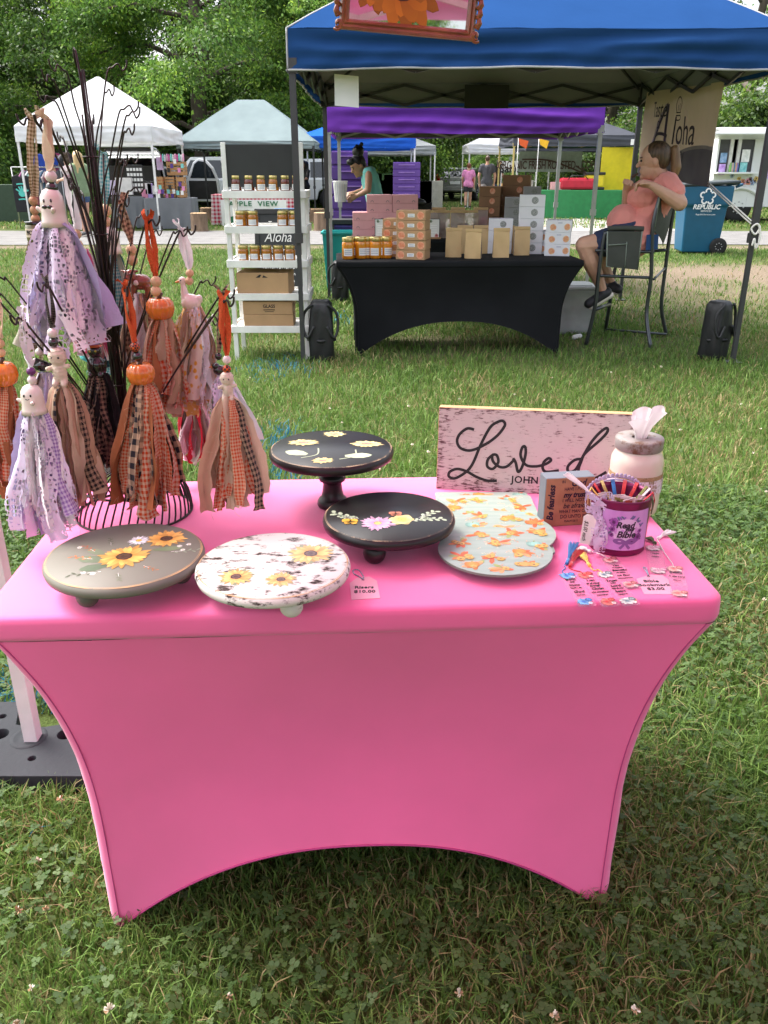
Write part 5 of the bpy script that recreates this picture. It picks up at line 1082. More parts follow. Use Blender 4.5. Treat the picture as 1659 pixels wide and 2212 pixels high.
def cat(t, c, w, h):
    mb = MB(); mb.ell(c + Vector((0, 0, -h * .18)), (w * .42, w * .38, h * .30), 16, 10); mb.ell(c + Vector((.03 * w, -w * .08, h * .22)), (w * .32, w * .28, h * .17), 16, 10); mb.ell(c + Vector((-w * .22, -w * .2, -h * .38)), (w * .14, w * .2, h * .09), 10, 8); mb.ell(c + Vector((w * .22, -w * .2, -h * .38)), (w * .14, w * .2, h * .09), 10, 8)
    for s in (-1, 1): mb.caps(c + Vector((s * w * .22, 0, h * .30)), c + Vector((s * w * .30, 0, h * .40)), w * .10, w * .03)
    mb.caps(c + Vector((w * .36, 0, -h * .3)), c + Vector((w * .5, -w * .1, -h * .02)), w * .08, w * .05); blob('cat_topper', mb, EYE, t, h * .02, 3)
    hh = MB(); hh.lathe([(w * .42, h * .33), (w * .44, h * .35), (w * .24, h * .38), (w * .22, h * .46), (w * .14, h * .53), (0, h * .54)], c, 24); hh.build('hat', HAT, t)
    hb = MB(); hb.lathe([(w * .26, h * .375), (w * .25, h * .42)], c, 24, cap=False); hb.build('hat_band', PURP, t)
    for s in (-1, 1): e = MB(); e.ell(c + Vector((s * w * .13 + w * .04, -w * .34, h * .24)), (w * .05, w * .03, h * .03), 8, 6); e.build('eye', pm('yellow_glaze', (.65, .50, .10), .2), t)
def goose(t, c, w, h):
    mb = MB(); mb.ell(c + Vector((w * .10, 0, -h * .22)), (w * .42, w * .32, h * .24), 16, 10); mb.caps(c + Vector((-w * .12, 0, -h * .1)), c + Vector((-w * .16, 0, h * .28)), w * .19, w * .11); mb.ell(c + Vector((-w * .18, 0, h * .36)), (w * .17, w * .14, h * .11), 12, 8); mb.ell(c + Vector((w * .46, 0, -h * .12)), (w * .14, w * .16, h * .12), 10, 8); mb.lathe([(w * .12, -h * .5), (w * .3, -h * .42)], c, 12); blob('goose_topper', mb, CER, t, h * .022, 3)
    b_ = MB(); b_.caps(c + Vector((-w * .32, -w * .02, h * .35)), c + Vector((-w * .46, -w * .04, h * .32)), w * .06, w * .025); b_.build('bill', BILL, t)
    e = MB(); e.ell(c + Vector((-w * .22, -w * .13, h * .38)), w * .03, 8, 6); e.build('eye', EYE, t)
def cow(t, c, w, h):
    mb = MB(); mb.ell(c + Vector((w * .10, 0, -h * .02)), (w * .38, w * .28, h * .26), 16, 10); mb.ell(c + Vector((-w * .22, -w * .14, h * .22)), (w * .20, w * .18, h * .18), 12, 8); mb.ell(c + Vector((-w * .30, -w * .26, h * .12)), (w * .13, w * .12, h * .10), 10, 8)
    for x in (-.14, .34): mb.caps(c + Vector((x * w, -w * .1, -h * .15)), c + Vector((x * w, -w * .12, -h * .46)), w * .12, w * .10)
    for s in (-1, 1): mb.caps(c + Vector((-w * .22 + s * w * .14, -w * .1, h * .32)), c + Vector((-w * .22 + s * w * .27, -w * .1, h * .34)), w * .06, w * .04)
    blob('cow_topper', mb, BROWN, t, h * .024, 2); e = MB(); e.ell(c + Vector((0, -w * .26, -h * .02)), (w * .10, w * .05, h * .09), 8, 6); e.build('white_patch', CER, t); 
    for s in (-1, 1): e = MB(); e.ell(c + Vector((-w * .24 + s * w * .09, -w * .32, h * .26)), w * .025, 6, 5); e.build('eye', EYE, t)
def picklejar(t, c, w, h):
    r = w / 2; mb = MB(); mb.lathe([(0, -h * .5), (r * .9, -h * .5), (r, -h * .42), (r, h * .28), (r * .85, h * .36), (0, h * .36)], c, 24); mb.build('jar_topper', pm('olive_glaze', (.13, .13, .05), .2, coat=.6), t)
    mb = MB(); mb.lathe([(r * .95, h * .36), (r * .98, h * .5), (0, h * .5)], c, 24); mb.build('jar_lid', EYE, t)
    mb = MB(); mb.lathe([(r * 1.012, -h * .26), (r * 1.012, h * .16)], c, 24, cap=False); mb.build('jar_label', pm('label_cream', (.62, .56, .42), .4), t)
    q = text('PICKLES', h * .30, INK, Matrix.Identity(4), t, bold=.0004, xs=.8); q['bend'] = r * 1.03; q['bx'] = r * .2; q['by'] = -h * .05; q['off'] = tuple(c)
def crow(t, c, w, h):
    mb = MB(); mb.ell(c, (w * .4, w * .28, h * .34), 14, 9); mb.ell(c + Vector((-w * .22, -w * .05, h * .28)), (w * .22, w * .2, h * .22), 12, 8); mb.caps(c + Vector((w * .25, 0, 0)), c + Vector((w * .55, 0, h * .1)), w * .14, w * .06); blob('crow_topper', mb, EYE, t, h * .025, 2); b_ = MB(); b_.caps(c + Vector((-w * .4, -w * .06, h * .26)), c + Vector((-w * .58, -w * .08, h * .2)), w * .06, w * .02); b_.build('bill', BILL, t)
G = lambda **k: (lambda t, c, w, h: ghost(t, c, w, h, **k))
tassel('a', 'big white ghost tassel with moustache and long lavender lace skirt', 1.50, (102, 268), 'crm', [(110, 381, 13, 'white'), (112, 406, 13, 'black')], G(mous=True), (114, 448), 80, 56, 118, 148, 482, 748, 86, ['lav_lace', 'wht_lace', 'lav_lace', 'grylav', 'lav', 'wht_lace', 'lav_lace'], 26, .036, 1, .022)
tassel('b', 'pickle jar tassel with tan checked loop and three wooden beads', 1.58, (72, 264), 'tan_g', [(72, 434, 10, 'dwood'), (75, 454, 10, 'dwood'), (77, 473, 10, 'dwood')], picklejar, (76, 500), 42, 38, 80, 74, 522, 770, 34, ['olive', 'wht', 'sage', 'wht', 'tan_g'], 14, .026, 2, .014)
tassel('c', 'tassel with white loop and pink skirt behind the moustached ghost', 1.68, (150, 388), 'wht', [(165, 506, 11, 'wood'), (168, 528, 11, 'wood')], None, None, 0, 30, 180, 205, 545, 770, 46, ['pink', 'ppink', 'wht', 'wht_lace'], 16, .026, 3, .016)
tassel('d', 'ghost tassel with teal loop and teal skirt behind the stem', 1.72, (224, 338), 'teal_g', [(227, 455, 14, 'wood'), (230, 481, 13, 'wood')], G(), (237, 518), 58, 46, 238, 250, 545, 800, 54, ['teal', 'dteal', 'teal_g', 'wht', 'sage'], 20, .028, 4, .012)
tassel('e', 'brown cow tassel with brown checked loop', 1.66, (262, 442), 'brn_g', [(284, 540, 12, 'wood'), (286, 562, 12, 'wood')], cow, (298, 608), 66, 62, 300, 312, 640, 810, 40, ['brn_g', 'crm', 'tan', 'wht'], 16, .024, 5, .012)
tassel('f', 'upper pumpkin tassel with two pale wooden beads', 1.55, (320, 482), 'org', [(337, 608, 12, 'wood'), (337, 629, 12, 'wood')], pumpkin, (346, 666), 50, 61, 350, 352, 690, 885, 50, ['org_g', 'crm', 'org_g', 'tan', 'peach', 'org_g2', 'rust'], 22, .026, 6)
tassel('g', 'white goose tassel with yellow flowered skirt', 1.60, (393, 502), 'wht', [(410, 590, 9, 'wood'), (409, 607, 9, 'wood')], goose, (406, 636), 80, 52, 418, 425, 668, 892, 52, ['yel', 'crm', 'wht', 'peach', 'yel2', 'wht_lace', 'yel'], 22, .034, 7, .013)
tassel('h', 'glossy pumpkin tassel with checked bead over the wire dome', 1.44, (270, 632), 'org', [(291, 750, 11.5, 'plaid'), (297, 770, 11.5, 'black')], pumpkin, (304, 807), 50, 61, 308, 322, 828, 1092, 66, ['blk_g', 'org_g', 'blk_g', 'org_g', 'rust', 'blk_g2', 'org_g2'], 26, .033, 8)
tassel('i', 'black cat tassel wearing an orange hat', 1.53, (195, 612), 'blk_g2', [(199, 712, 10, 'plaid'), (204, 729, 10, 'black')], cat, (206, 776), 86, 48, 214, 228, 815, 1005, 48, ['blk', 'blk_n', 'blk_g2', 'blk_n', 'blk'], 22, .030, 9)
tassel('j', 'mummy tassel with arms spread and cream and black checked skirt', 1.42, (103, 622), 'blk_n', [(113, 719, 11, 'white'), (115, 740, 11, 'black')], mummy, (127, 793), 86, 54, 136, 166, 834, 1082, 60, ['crm', 'crm', 'blk_g', 'tan', 'crm', 'blk_g2', 'peach'], 26, .026, 10)
tassel('k', 'smiling ghost tassel with purple bead and lavender lace skirt, lowest left', 1.36, (48, 692), 'wht_lace', [(67, 802, 10, 'purple'), (69, 821, 10, 'white')], G(), (70, 861), 64, 52, 74, 100, 886, 1140, 66, ['lav_lace', 'wht_lace', 'lav', 'pur_g', 'lav_lace', 'wht', 'wht_lace'], 26, .030, 11, .013)
tassel('l', 'pumpkin tassel cut off at the left edge with orange checked skirt', 1.40, (-4, 655), 'crm', [(0, 742, 10, 'wood'), (2, 762, 10, 'wood')], pumpkin, (6, 808), 54, 64, 8, 10, 836, 1062, 34, ['org_g', 'org_g', 'rust', 'org_g2'], 16, .030, 12)
tassel('m', 'small mummy tassel hanging alone at the right with cream skirt', 1.42, (482, 655), 'org', [(490, 777, 9.5, 'white'), (490, 797, 9.5, 'plaid')], mummy, (491, 834), 64, 42, 494, 512, 862, 1095, 58, ['crm', 'crm', 'peach', 'org_g', 'blk_g2', 'crm', 'org_g2'], 26, .024, 13)
tassel('n', 'red and white lace tassel half hidden behind the goose skirt', 1.74, (450, 700), 'wht', [(440, 780, 8, 'white')], G(), (436, 812), 50, 38, 420, 424, 840, 1004, 44, ['wht_lace', 'ppink', 'red', 'wht_lace', 'sage'], 18, .026, 14)
tassel('o', 'black crow tassel with lace skirt behind the right mummy', 1.56, (478, 640), 'blk_g2', [(472, 770, 8, 'black')], crow, (476, 800), 34, 40, 482, 508, 818, 968, 44, ['wht_lace', 'wht', 'lav_lace'], 14, .026, 15, .008)
tassel('p', 'black crow tassel behind the smiling ghost on the left', 1.50, (86, 690), 'wht_lace', [(84, 760, 8, 'white')], crow, (90, 790), 36, 46, 96, 100, 812, 1000, 40, ['wht', 'brn_g', 'lav', 'wht_lace'], 16, .026, 16, .009)

# ================================================================ hanging mirror, canopy weight
GW, GH = .243, .32; tilt = R(.7); gc = at_y(878, 76, 1.70); t = thing('hanging_mirror', 'small ornate wooden framed mirror with painted sunflowers hanging overhead', 'mirror', gc); roll = R(-4.7)
MG = Matrix.Rotation(R(-90), 4, 'X') @ Matrix.Identity(4); MG = frame((0, 0, 0), Vector((math.cos(roll), 0, math.sin(roll))), Vector((-math.sin(roll), -math.sin(tilt), math.cos(roll))))
WOODF = pm('carved_wood', (.17, .055, .022), .35, c2=(.30, .13, .045), scale=25, bump=.3, bscale=60, coat=.3)
fw = .017
for (a, b_) in [((-GW / 2, 0), (GW / 2, 0)), ((GW / 2, 0), (GW / 2, GH)), ((GW / 2, GH), (-GW / 2, GH)), ((-GW / 2, GH), (-GW / 2, 0))]:
    mb = MB(); A, B = Vector((*a, 0)), Vector((*b_, 0)); d = (B - A).normalized(); nrm = Vector((-d.y, d.x, 0)); prof = [(0, -.008), (0, .004), (.004, .009), (.008, .007), (.011, .010), (.014, .007), (fw, .002), (fw, -.008)]
    vs = [MG @ (A + nrm * p + d * p + ZA * q) for p, q in prof] + [MG @ (B + nrm * p - d * p + ZA * q) for p, q in prof]; k = len(prof)
    mb.add(vs, [(i, (i + 1) % k, k + (i + 1) % k, k + i) for i in range(k)]); mb.build('frame_rail', WOODF, t)
for sx in (-1, 1):
    for sy in (0, 1):
        mb = MB(); o_ = Vector((sx * GW / 2, sy * GH, .004))
        for j, (rr_, st) in enumerate(((.012, 0), (.007, .0))):
            mb.tube([MG @ (o_ + Vector((sx * (.002 + rr_ * q / 10 * math.cos(q * .55) * .9), (1 - 2 * sy) * (.008 + rr_ * q / 10 * math.sin(q * .55)), .003))) for q in range(11)], [.005 - .0003 * q for q in range(11)], 6)
        for j in range(5):
            y = (1 - 2 * sy) * (.02 + .014 * j); mb.tube([MG @ (o_ + Vector((sx * .002, y, .004))), MG @ (o_ + Vector((sx * .006, y + (1 - 2 * sy) * .007, .008))), MG @ (o_ + Vector((sx * .004, y + (1 - 2 * sy) * .020, .006)))], [.006, .0055, .003], 6)
        mb.build('scroll_ornament', WOODF, t)
mb = MB(); mb.prism([(-GW / 2 + .012, .012), (GW / 2 - .012, .012), (GW / 2 - .012, GH - .012), (-GW / 2 + .012, GH - .012)], MG @ Matrix.Translation((0, 0, -.003)), .002); mb.build('mirror_glass', pm('silvered_glass', (.82, .84, .83), .02, metal=1.0, var=0), t)
mb = MB(); Mf = MG @ Matrix.Translation((0, 0, 0)); flower(mb, Mf, -.010, .075, .072, 13, (.38, .115, .006), (.62, .26, .02), (.06, .022, .012), z=.0006, cr=.34, wid=1.25); flower(mb, Mf, -.062, .088, .060, 13, (.40, .13, .008), (.55, .22, .02), (.07, .03, .015), z=.0003, cr=.34, wid=1.25); mb.build('painted_sunflowers', VC, t, fixn=False)
mb = MB()
for sx in (-1, 1): mb.tube([MG @ Vector((sx * GW * .4, GH, .0)), Vector((sx * .03, 0, 2.13 - gc.z))], .0012, 5)
mb.build('hanging_cord', pm('jute', (.4, .3, .18), .9), t)
# weight plate on the canopy's left front leg
wp = thing('canopy_weight', 'dark plastic canopy weight plate with round holes at the white leg', 'canopy weight', (-.905, 1.735, 0)); PLA = pm('charcoal_plastic', (.032, .035, .04), .75, spec=.2, bump=.15, bscale=80)
mb = MB(); out = [(-.26, -.15), (.26, -.15), (.30, -.11), (.30, .11), (.26, .15), (.10, .15), (.055, .05), (.02, .04), (-.02, .04), (-.06, .05), (-.09, .15), (-.26, .15), (-.30, .11), (-.30, -.11)]
mb.prism(out, Matrix.Translation((0, 0, .008)), .048); plate = mb.build('plate', PLA, wp)
mb = MB()                                                # drill the holes for real, then drop the drill
for (x, y, r) in [(-.085, .01, .022), (.085, .01, .022), (-.065, -.075, .010), (.035, -.085, .010), (.11, .085, .010), (-.11, .085, .010), (.15, -.07, .012), (.21, .03, .02), (-.21, .03, .02)]: mb.lathe([(r, .02), (r, .09)], (x, y, 0), 24)
dr_ = mb.build('drill', PLA, wp); bo_ = plate.modifiers.new('holes', 'BOOLEAN'); bo_.object = dr_; bo_.operation = 'DIFFERENCE'; bo_.solver = 'EXACT'
bpy.context.view_layer.update(); pm2 = bpy.data.meshes.new_from_object(plate.evaluated_get(bpy.context.evaluated_depsgraph_get())); plate.modifiers.clear(); plate.data = pm2; bpy.data.objects.remove(dr_)
bv = plate.modifiers.new('bevel', 'BEVEL'); bv.width = .004; bv.segments = 2; bv.limit_method = 'ANGLE'; bv.angle_limit = R(50)
mb = MB(); mb.lathe([(.046, .0565), (.042, .060), (.034, .058), (.032, .057), (0, .057)], (-.005, -.005, 0), 28, cap=False); mb.build('leg_socket', PLA, wp)
for s in (-1, 1):
    mb = MB(); mb.prism([(s * .18, -.12), (s * .27, -.12), (s * .27, -.10), (s * .20, -.085)], Matrix.Translation((0, 0, .0564)), .006); mb.build('rib', PLA, wp)
# ================================================================ THE BAKERY STALL
def XY(c, s=1.0):
    """place in a photograph detail -> photograph units"""
    return c
def Q1(x, y, Y): return at_y((1250 + x / 2.765) * .54, (550 + y / 2.765) * .54, Y)
def Q2(x, y, Y): return at_y((2200 + x * .5256) * .54, (450 + y * .5256) * .54, Y)
def Q3(x, y, Y): return at_y((1750 + x * .4822) * .54, (550 + y * .4822) * .54, Y)
def Q4(x, y, Y): return at_y((x * .4822) * .54, (550 + y * .4822) * .54, Y)
def Q5(x, y, Y): return at_y((1250 + x * .663) * .54, (750 + y * .663) * .54, Y)
def Q6(x, y, Y): return at_y((850 + x / 2.458) * .54, (550 + y / 2.458) * .54, Y)
def Q7(x, y, Y): return at_y((700 + x * .3617) * .54, (550 + y * .3617) * .54, Y)
# ---------------------------------------------------------------- white ladder shelf
SY0, SY1 = 6.53, 6.88; SX0, SX1 = -1.165, -.605
shelf = thing('shelf_stand', 'white wooden five tier shelf with a chalkboard header', 'shelf', ((SX0 + SX1) / 2, (SY0 + SY1) / 2, 0)); SO = Vector(((SX0 + SX1) / 2, (SY0 + SY1) / 2, 0))
zs = [at_y(500, v, SY0).z for v in (413, 489, 563, 634, 704)]; ztop = at_y(490, 308, SY0).z; hw_ = (SX1 - SX0) / 2; hd = (SY1 - SY0) / 2
for sx in (-1, 1):
    mb = MB(); mb.bar((sx * hw_, -hd, 0), (sx * hw_, -hd, ztop), .034, .034); mb.build('front_post', WHITEP, shelf, bevel=.002)
    mb = MB(); mb.bar((sx * hw_, hd, 0), (sx * hw_, hd, zs[0] - .06), .034, .034); mb.build('rear_post', WHITEP, shelf, bevel=.002)
for z in zs:
    mb = MB(); mb.box((0, -hd - .024, z - .023), (2 * hw_ + .05, .014, .052)); mb.build('front_rail', WHITEP, shelf, bevel=.0015)
    mb = MB(); mb.box((0, hd + .024, z - .023), (2 * hw_ + .05, .014, .052)); mb.build('back_rail', WHITEP, shelf, bevel=.0015)
    for sx in (-1, 1): mb = MB(); mb.box((sx * (hw_ + .024), 0, z - .023), (.014, 2 * hd + .03, .052)); mb.build('side_rail', WHITEP, shelf, bevel=.0015)
    mb = MB(); mb.box((0, 0, z - .016), (2 * hw_ + .03, 2 * hd + .03, .01)); mb.build('shelf_board', WHITEP, shelf)
mb = MB(); zb_ = at_y(500, 404, SY0).z; mb.box((0, -hd - .0, (ztop + zb_) / 2 - .006), (2 * hw_ - .034, .012, ztop - zb_ - .012)); mb.build('chalkboard_header', BOARD, shelf)
# jars
def jar_mesh(r, h, glass, key):
    mb = MB(); mb.lathe([(0, 0), (r * .9, 0), (r, h * .05), (r, h * .68), (r * .95, h * .76), (r * .86, h * .80), (0, h * .80)], n=20); body = mb.mesh('jar_glass', glass)
    mb = MB(); mb.lathe([(r * .90, h * .79), (r * .94, h * .81), (r * .94, h * .985), (r * .90, h), (0, h * .995)], n=24, fn=lambda th, q: 1 + .008 * math.sin(th * 20)); lid = mb.mesh('lid', GOLD)
    mb = MB(); mb.grid(lambda u, v: Vector(((r * 1.012) * math.sin((u - .5) * 1.5), -(r * 1.012) * math.cos((u - .5) * 1.5), h * (.16 + .34 * v))), 10, 1); lb = mb.mesh('label', PAPER)
    mb = MB()
    for k in range(3): mb.grid(lambda u, v: Vector(((r * 1.02) * math.sin((u - .5) * 1.2), -(r * 1.02) * math.cos((u - .5) * 1.2), h * (.24 + .08 * k + .025 * v))), 8, 1)
    pr_ = mb.mesh('label_print', pm('blue_grey_ink', (.30, .33, .45), .6)); return body, lid, lb, pr_
AMB = pm('amber_jam', (.50, .175, .012), .08, coat=1.0, var=.15, scale=30, trans=.25); RED = pm('red_jam', (.16, .028, .012), .08, coat=1.0, var=.2, scale=30, trans=.2); PEA = pm('peach_slices', (.72, .20, .008), .08, c2=(.80, .34, .02), scale=22, coat=1.0, stretch=(1, 1, .35), trans=.15)
JM = {'amber': jar_mesh(.041, .118, AMB, 'a'), 'red': jar_mesh(.041, .118, RED, 'r'), 'peach': jar_mesh(.048, .165, PEA, 'p')}
def jar(kind, loc, label, group, rz=0.0):
    t = thing('preserve_jar', label, 'jar', loc, rz, group)
    for n_, me in zip(('jar_glass', 'lid', 'label', 'label_print'), JM[kind]): mobj(n_, me, t)
for k, (x, kd) in enumerate([(-1.09, 'red'), (-.995, 'red'), (-.905, 'amber'), (-.815, 'amber'), (-.728, 'red'), (-.645, 'red')]):
    jar(kd, (x, SY0 + .02, zs[0] - .0105), f'{ORD[k]} {"dark red" if kd == "red" else "amber"} jam jar from the left on the top shelf', 'jars on the top shelf', rnd.uniform(-.3, .3))
for k, (x, y, tx) in enumerate([(-1.075, 0, 'left front'), (-.985, 0, 'second front'), (-1.06, .09, 'left rear'), (-.76, 0, 'third front'), (-.672, 0, 'fourth front'), (-.765, .085, 'third rear'), (-.675, .085, 'fourth rear'), (-.77, .17, 'third rearmost')]):
    jar('amber', (x, SY0 + .03 + y, zs[1] - .0105), f'amber jam jar on the second shelf, {tx} place', 'jars on the second shelf', rnd.uniform(-.3, .3))
for k in range(5): jar('amber', (-1.075 + .089 * k, SY0 + .05, zs[2] - .0105), f'{ORD[k]} amber jam jar from the left on the middle shelf', 'jars on the middle shelf', rnd.uniform(-.25, .25))
# cartons
def carton(name, label, c, d, mat, rz=0.0, group=None, cat='box', bev=.003, tape=None):
    """box standing on z = c.z"""
    mb = MB(); mb.box((0, 0, d[2] / 2), d); o = mb.build(name, mat, None, c, (0, 0, rz), bevel=bev); tag(o, label, cat, group)
    mb = MB(); mb.box((0, 0, d[2] - .0005), (d[0] * .996, .004, .0022)); mb.build('lid_seam', pm('seam_shadow', (.16, .10, .06), .9), o); return o
def sticker(o, x, z, r, mat, face='front', d=(1, 1), z_off=.0012, inner=None):
    hx, hy = d[0] / 2, d[1] / 2
    M = frame((x, -hy - z_off, z), XA, ZA) if face == 'front' else frame((-hx - z_off, -x, z), Vector((0, -1, 0)), ZA)
    mb = MB(); mb.sheet([(r * math.cos(k * math.pi / 10), r * math.sin(k * math.pi / 10)) for k in range(20)], M); s = mb.build('round_sticker', mat, o, fixn=False)
    if inner:
        mb = MB()
        for k in range(4): stroke(mb, [(-r * .6, -r * .4 + r * .28 * k), (0, -r * .3 + r * .28 * k), (r * .6, -r * .42 + r * .28 * k)], r * .1, M @ Matrix.Translation((0, 0, .0006)), 4)
        mb.build('sticker_print', inner, o, fixn=False)
def rectlabel(o, x, z, w, h, mat, d, z_off=.0012):
    mb = MB(); mb.sheet([(-w / 2, -h / 2), (w / 2, -h / 2), (w / 2, h / 2), (-w / 2, h / 2)], frame((x, -d[1] / 2 - z_off, z), XA, ZA)); mb.build('label', mat, o, fixn=False)
    mb = MB()
    for k in range(2): stroke(mb, [(-w * .36, h * (.18 - .4 * k)), (0, h * (.18 - .4 * k)), (w * .36, h * (.18 - .4 * k))], h * .16, frame((x, -d[1] / 2 - z_off - .0006, z), XA, ZA), 2)
    mb.build('label_print', pm('blue_grey_ink', (.30, .33, .45), .6), o, fixn=False)
b4 = carton('cardboard_box', 'plain brown carton with open dark top on the fourth shelf', (-.925, SY0 + .13, zs[3] - .0105), (.40, .28, .165), KRAFT, R(-3))
mb = MB(); mb.prism([(-.2, -.14), (.2, -.14), (.19, .02), (-.17, .04)], Matrix.Translation((0, 0, .168)) @ Matrix.Rotation(R(14), 4, 'X'), .004); mb.build('flap', KRAFT, b4)
mb = MB(); mb.sheet([(-.05, .0), (-.02, .0), (-.005, .022), (-.02, .022)], frame((0, -.1412, .13), XA, ZA)); mb.sheet([(.0, .0), (.045, .0), (.01, .018)], frame((0, -.1412, .13), XA, ZA)); mb.build('arrow_mark', INK, b4, fixn=False)
b5 = carton('cardboard_box', 'lower brown carton on the bottom shelf', (-.905, SY0 + .13, zs[4] - .0105), (.385, .27, .098), KRAFT, R(2))
b6 = carton('cardboard_box', 'brown carton stacked on top of the other on the bottom shelf', (-.905, SY0 + .13, zs[4] + .089), (.385, .27, .098), KRAFT, R(1)); text('GLASS', .034, INK, frame((.01, -.1365, .062), XA, ZA), b6, bold=.0008); 
mb = MB(); stroke(mb, [(-.045, .035), (0, .036), (.045, .035)], .006, frame((.01, -.1365, 0), XA, ZA), 3); stroke(mb, [(-.035, .022), (0, .022), (.035, .022)], .004, frame((.01, -.1365, 0), XA, ZA), 3); mb.build('carton_print', INK, b6, fixn=False)
# A-frame chalk sign behind the shelf
AX0, AX1 = -1.44, -.93; t = thing('a_frame_sign', 'black a-frame chalkboard sign behind the white shelf', 'sign', ((AX0 + AX1) / 2, 9.75, 0)); aw = AX1 - AX0
for s, nm in ((-1, 'front_panel'), (1, 'rear_panel')):
    M = frame((0, s * .24, 0), XA, Vector((0, -s * .24, 1.0))); mb = MB(); mb.prism([(-aw / 2 + .045, .06), (aw / 2 - .045, .06), (aw / 2 - .045, .97), (-aw / 2 + .045, .97)], M @ Matrix.Translation((0, 0, -.012)), .012); pn = mb.build(nm, BOARD, t)
    for (x0, y0, x1, y1) in ((-aw / 2, 0, -aw / 2 + .045, 1.02), (aw / 2 - .045, 0, aw / 2, 1.02), (-aw / 2 + .045, .97, aw / 2 - .045, 1.02), (-aw / 2 + .045, .05, aw / 2 - .045, .10)):
        mb = MB(); mb.prism([(x0, y0), (x1, y0), (x1, y1), (x0, y1)], M @ Matrix.Translation((0, 0, -.016)), .026); mb.build('frame_rail', pm('black_wood', (.018, .018, .018), .6, bump=.2), pn)
    if s < 0:
        Mt = M @ Matrix.Translation((0, 0, .003))
        for (tx, sz, y, sh) in [('Taste of', .085, .86, .25), ('Aloha', .16, .72, .3), ('Bakery', .10, .58, .3)]: text(tx, sz, CHALK, Mt @ Matrix.Translation((0, y, 0)), pn, shear=sh, xs=.8)
        mb = MB(); g = random.Random(6)
        for k in range(5):
            y = .46 - .075 * k; x = -.17
            while x < .15: wl = g.uniform(.03, .07); stroke(mb, [(x, y), (x + wl * .3, y + .03), (x + wl * .5, y - .008), (x + wl * .8, y + .022), (x + wl, y)], .007, Mt, 4); x += wl + .025
        mb.build('chalk_scribble', CHALK, pn, fixn=False)
# black weight bags at the canopy legs
BAGM = pm('black_nylon', (.014, .015, .017), .5, var=.2, bump=.25, bscale=30)
def bag(label, x, y, w, h, rz=0):
    t = thing('weight_bag', label, 'bag', (x, y, 0), rz, 'weight bags on the canopy legs'); g = random.Random(int(x * 100)); mb = MB()
    def f(th, q): return min(1 / max(abs(math.cos(th)), 1e-3), 1 / max(abs(math.sin(th)), 1e-3), 1.28) * .9 + .05 * math.sin(3 * th + q * 9) + .035 * math.sin(7 * th - q * 14)
    mb.lathe([(0, 0), (w * .46, 0), (w * .52, h * .05), (w * .50, h * .25), (w * .53, h * .45), (w * .49, h * .65), (w * .46, h * .82), (w * .44, h * .93), (w * .34, h * .99), (w * .15, h * .96), (0, h * .95)], n=36, fn=f); mb.build('bag_body', BAGM, t)
    for s in (-1, 1):
        mb = MB(); mb.tube([Vector(p) for p in spline([(s * w * .30, -w * .45, h * .95), (s * w * .62, -w * .35, h * .80), (s * w * .66, -w * .40, h * .55), (s * w * .50, -w * .52, h * .42), (s * w * .25, -w * .54, h * .60)], 5)], .011, 6); mb.build('carry_strap', BAGM, t)
    mb = MB(); mb.tube([(-w * .54, 0, h * .35), (0, -w * .57, h * .36), (w * .54, 0, h * .35)], .013, 6); mb.build('binding_strap', BAGM, t)
bag('black weight bag beside the left front leg of the blue canopy', -.49, 6.52, .20, .47); bag('black weight bag at the right front leg of the blue canopy', 2.62, 6.56, .19, .46, .6); bag('black weight bag at the left rear leg of the blue canopy', -.50, 9.72, .20, .45)

# ---------------------------------------------------------------- goods on the front black table
TB = .7405
def tb(u, v): return at_z(u, v, TB)
for k, (x, y) in enumerate([(215, 432), (292, 428), (380, 428), (447, 426), (250, 395), (335, 395), (405, 395)]):
    p = Q5(x, y, 7.0); p = at_z((1250 + x * .663) * .54, (750 + y * .663) * .54, TB); jar('peach', (p.x, p.y if k < 4 else 6.93 + .0, TB), f'{ORD[k % 4]} quart jar of orange slices in the {"front" if k < 4 else "rear"} row on the black table', 'jars of orange slices', rnd.uniform(-.2, .5))
OST = pm('orange_sticker', (.72, .22, .10), .5, c2=(.80, .45, .30), scale=50); OPR = pm('orange_print', (.62, .12, .03), .5); GST = pm('dark_badge', (.10, .12, .11), .5, c2=(.5, .52, .5), scale=160)
def kraft_box(c, d, rz, label, group):
    o = carton('bakery_box', label, c, d, KRAFT, rz, group); sticker(o, -.075, d[2] * .5, d[2] * .40, OST, 'front', d, inner=OPR); sticker(o, .078, d[2] * .5, d[2] * .40, OST, 'front', d, inner=OPR); rectlabel(o, .003, d[2] * .5, .055, .026, PAPER, d); sticker(o, 0, d[2] * .5, d[2] * .36, OST, 'left', d, inner=OPR); return o
kd = (.232, .20, .072); kp = at_z(895, 562, TB)
for k in range(5): kraft_box((kp.x + rnd.uniform(-.012, .006), kp.y + .12 + rnd.uniform(-.004, .004), TB + .0735 * k), kd, R(-14 + rnd.uniform(-2, 2)), f'kraft bakery box with orange stickers, {ORD[k]} from the bottom of the front stack', 'kraft boxes in the front stack')
for k in range(4): kraft_box((kp.x - .12 + rnd.uniform(-.008, .008), kp.y + .345, TB + .0735 * k), kd, R(-14 + rnd.uniform(-2, 2)), f'kraft bakery box, {ORD[k]} from the bottom of the rear stack', 'kraft boxes in the rear stack')
WBX = pm('white_card', (.76, .77, .80), .5, var=.03); WST = pm('peach_sticker', (.75, .30, .16), .5, c2=(.78, .62, .35), scale=60)
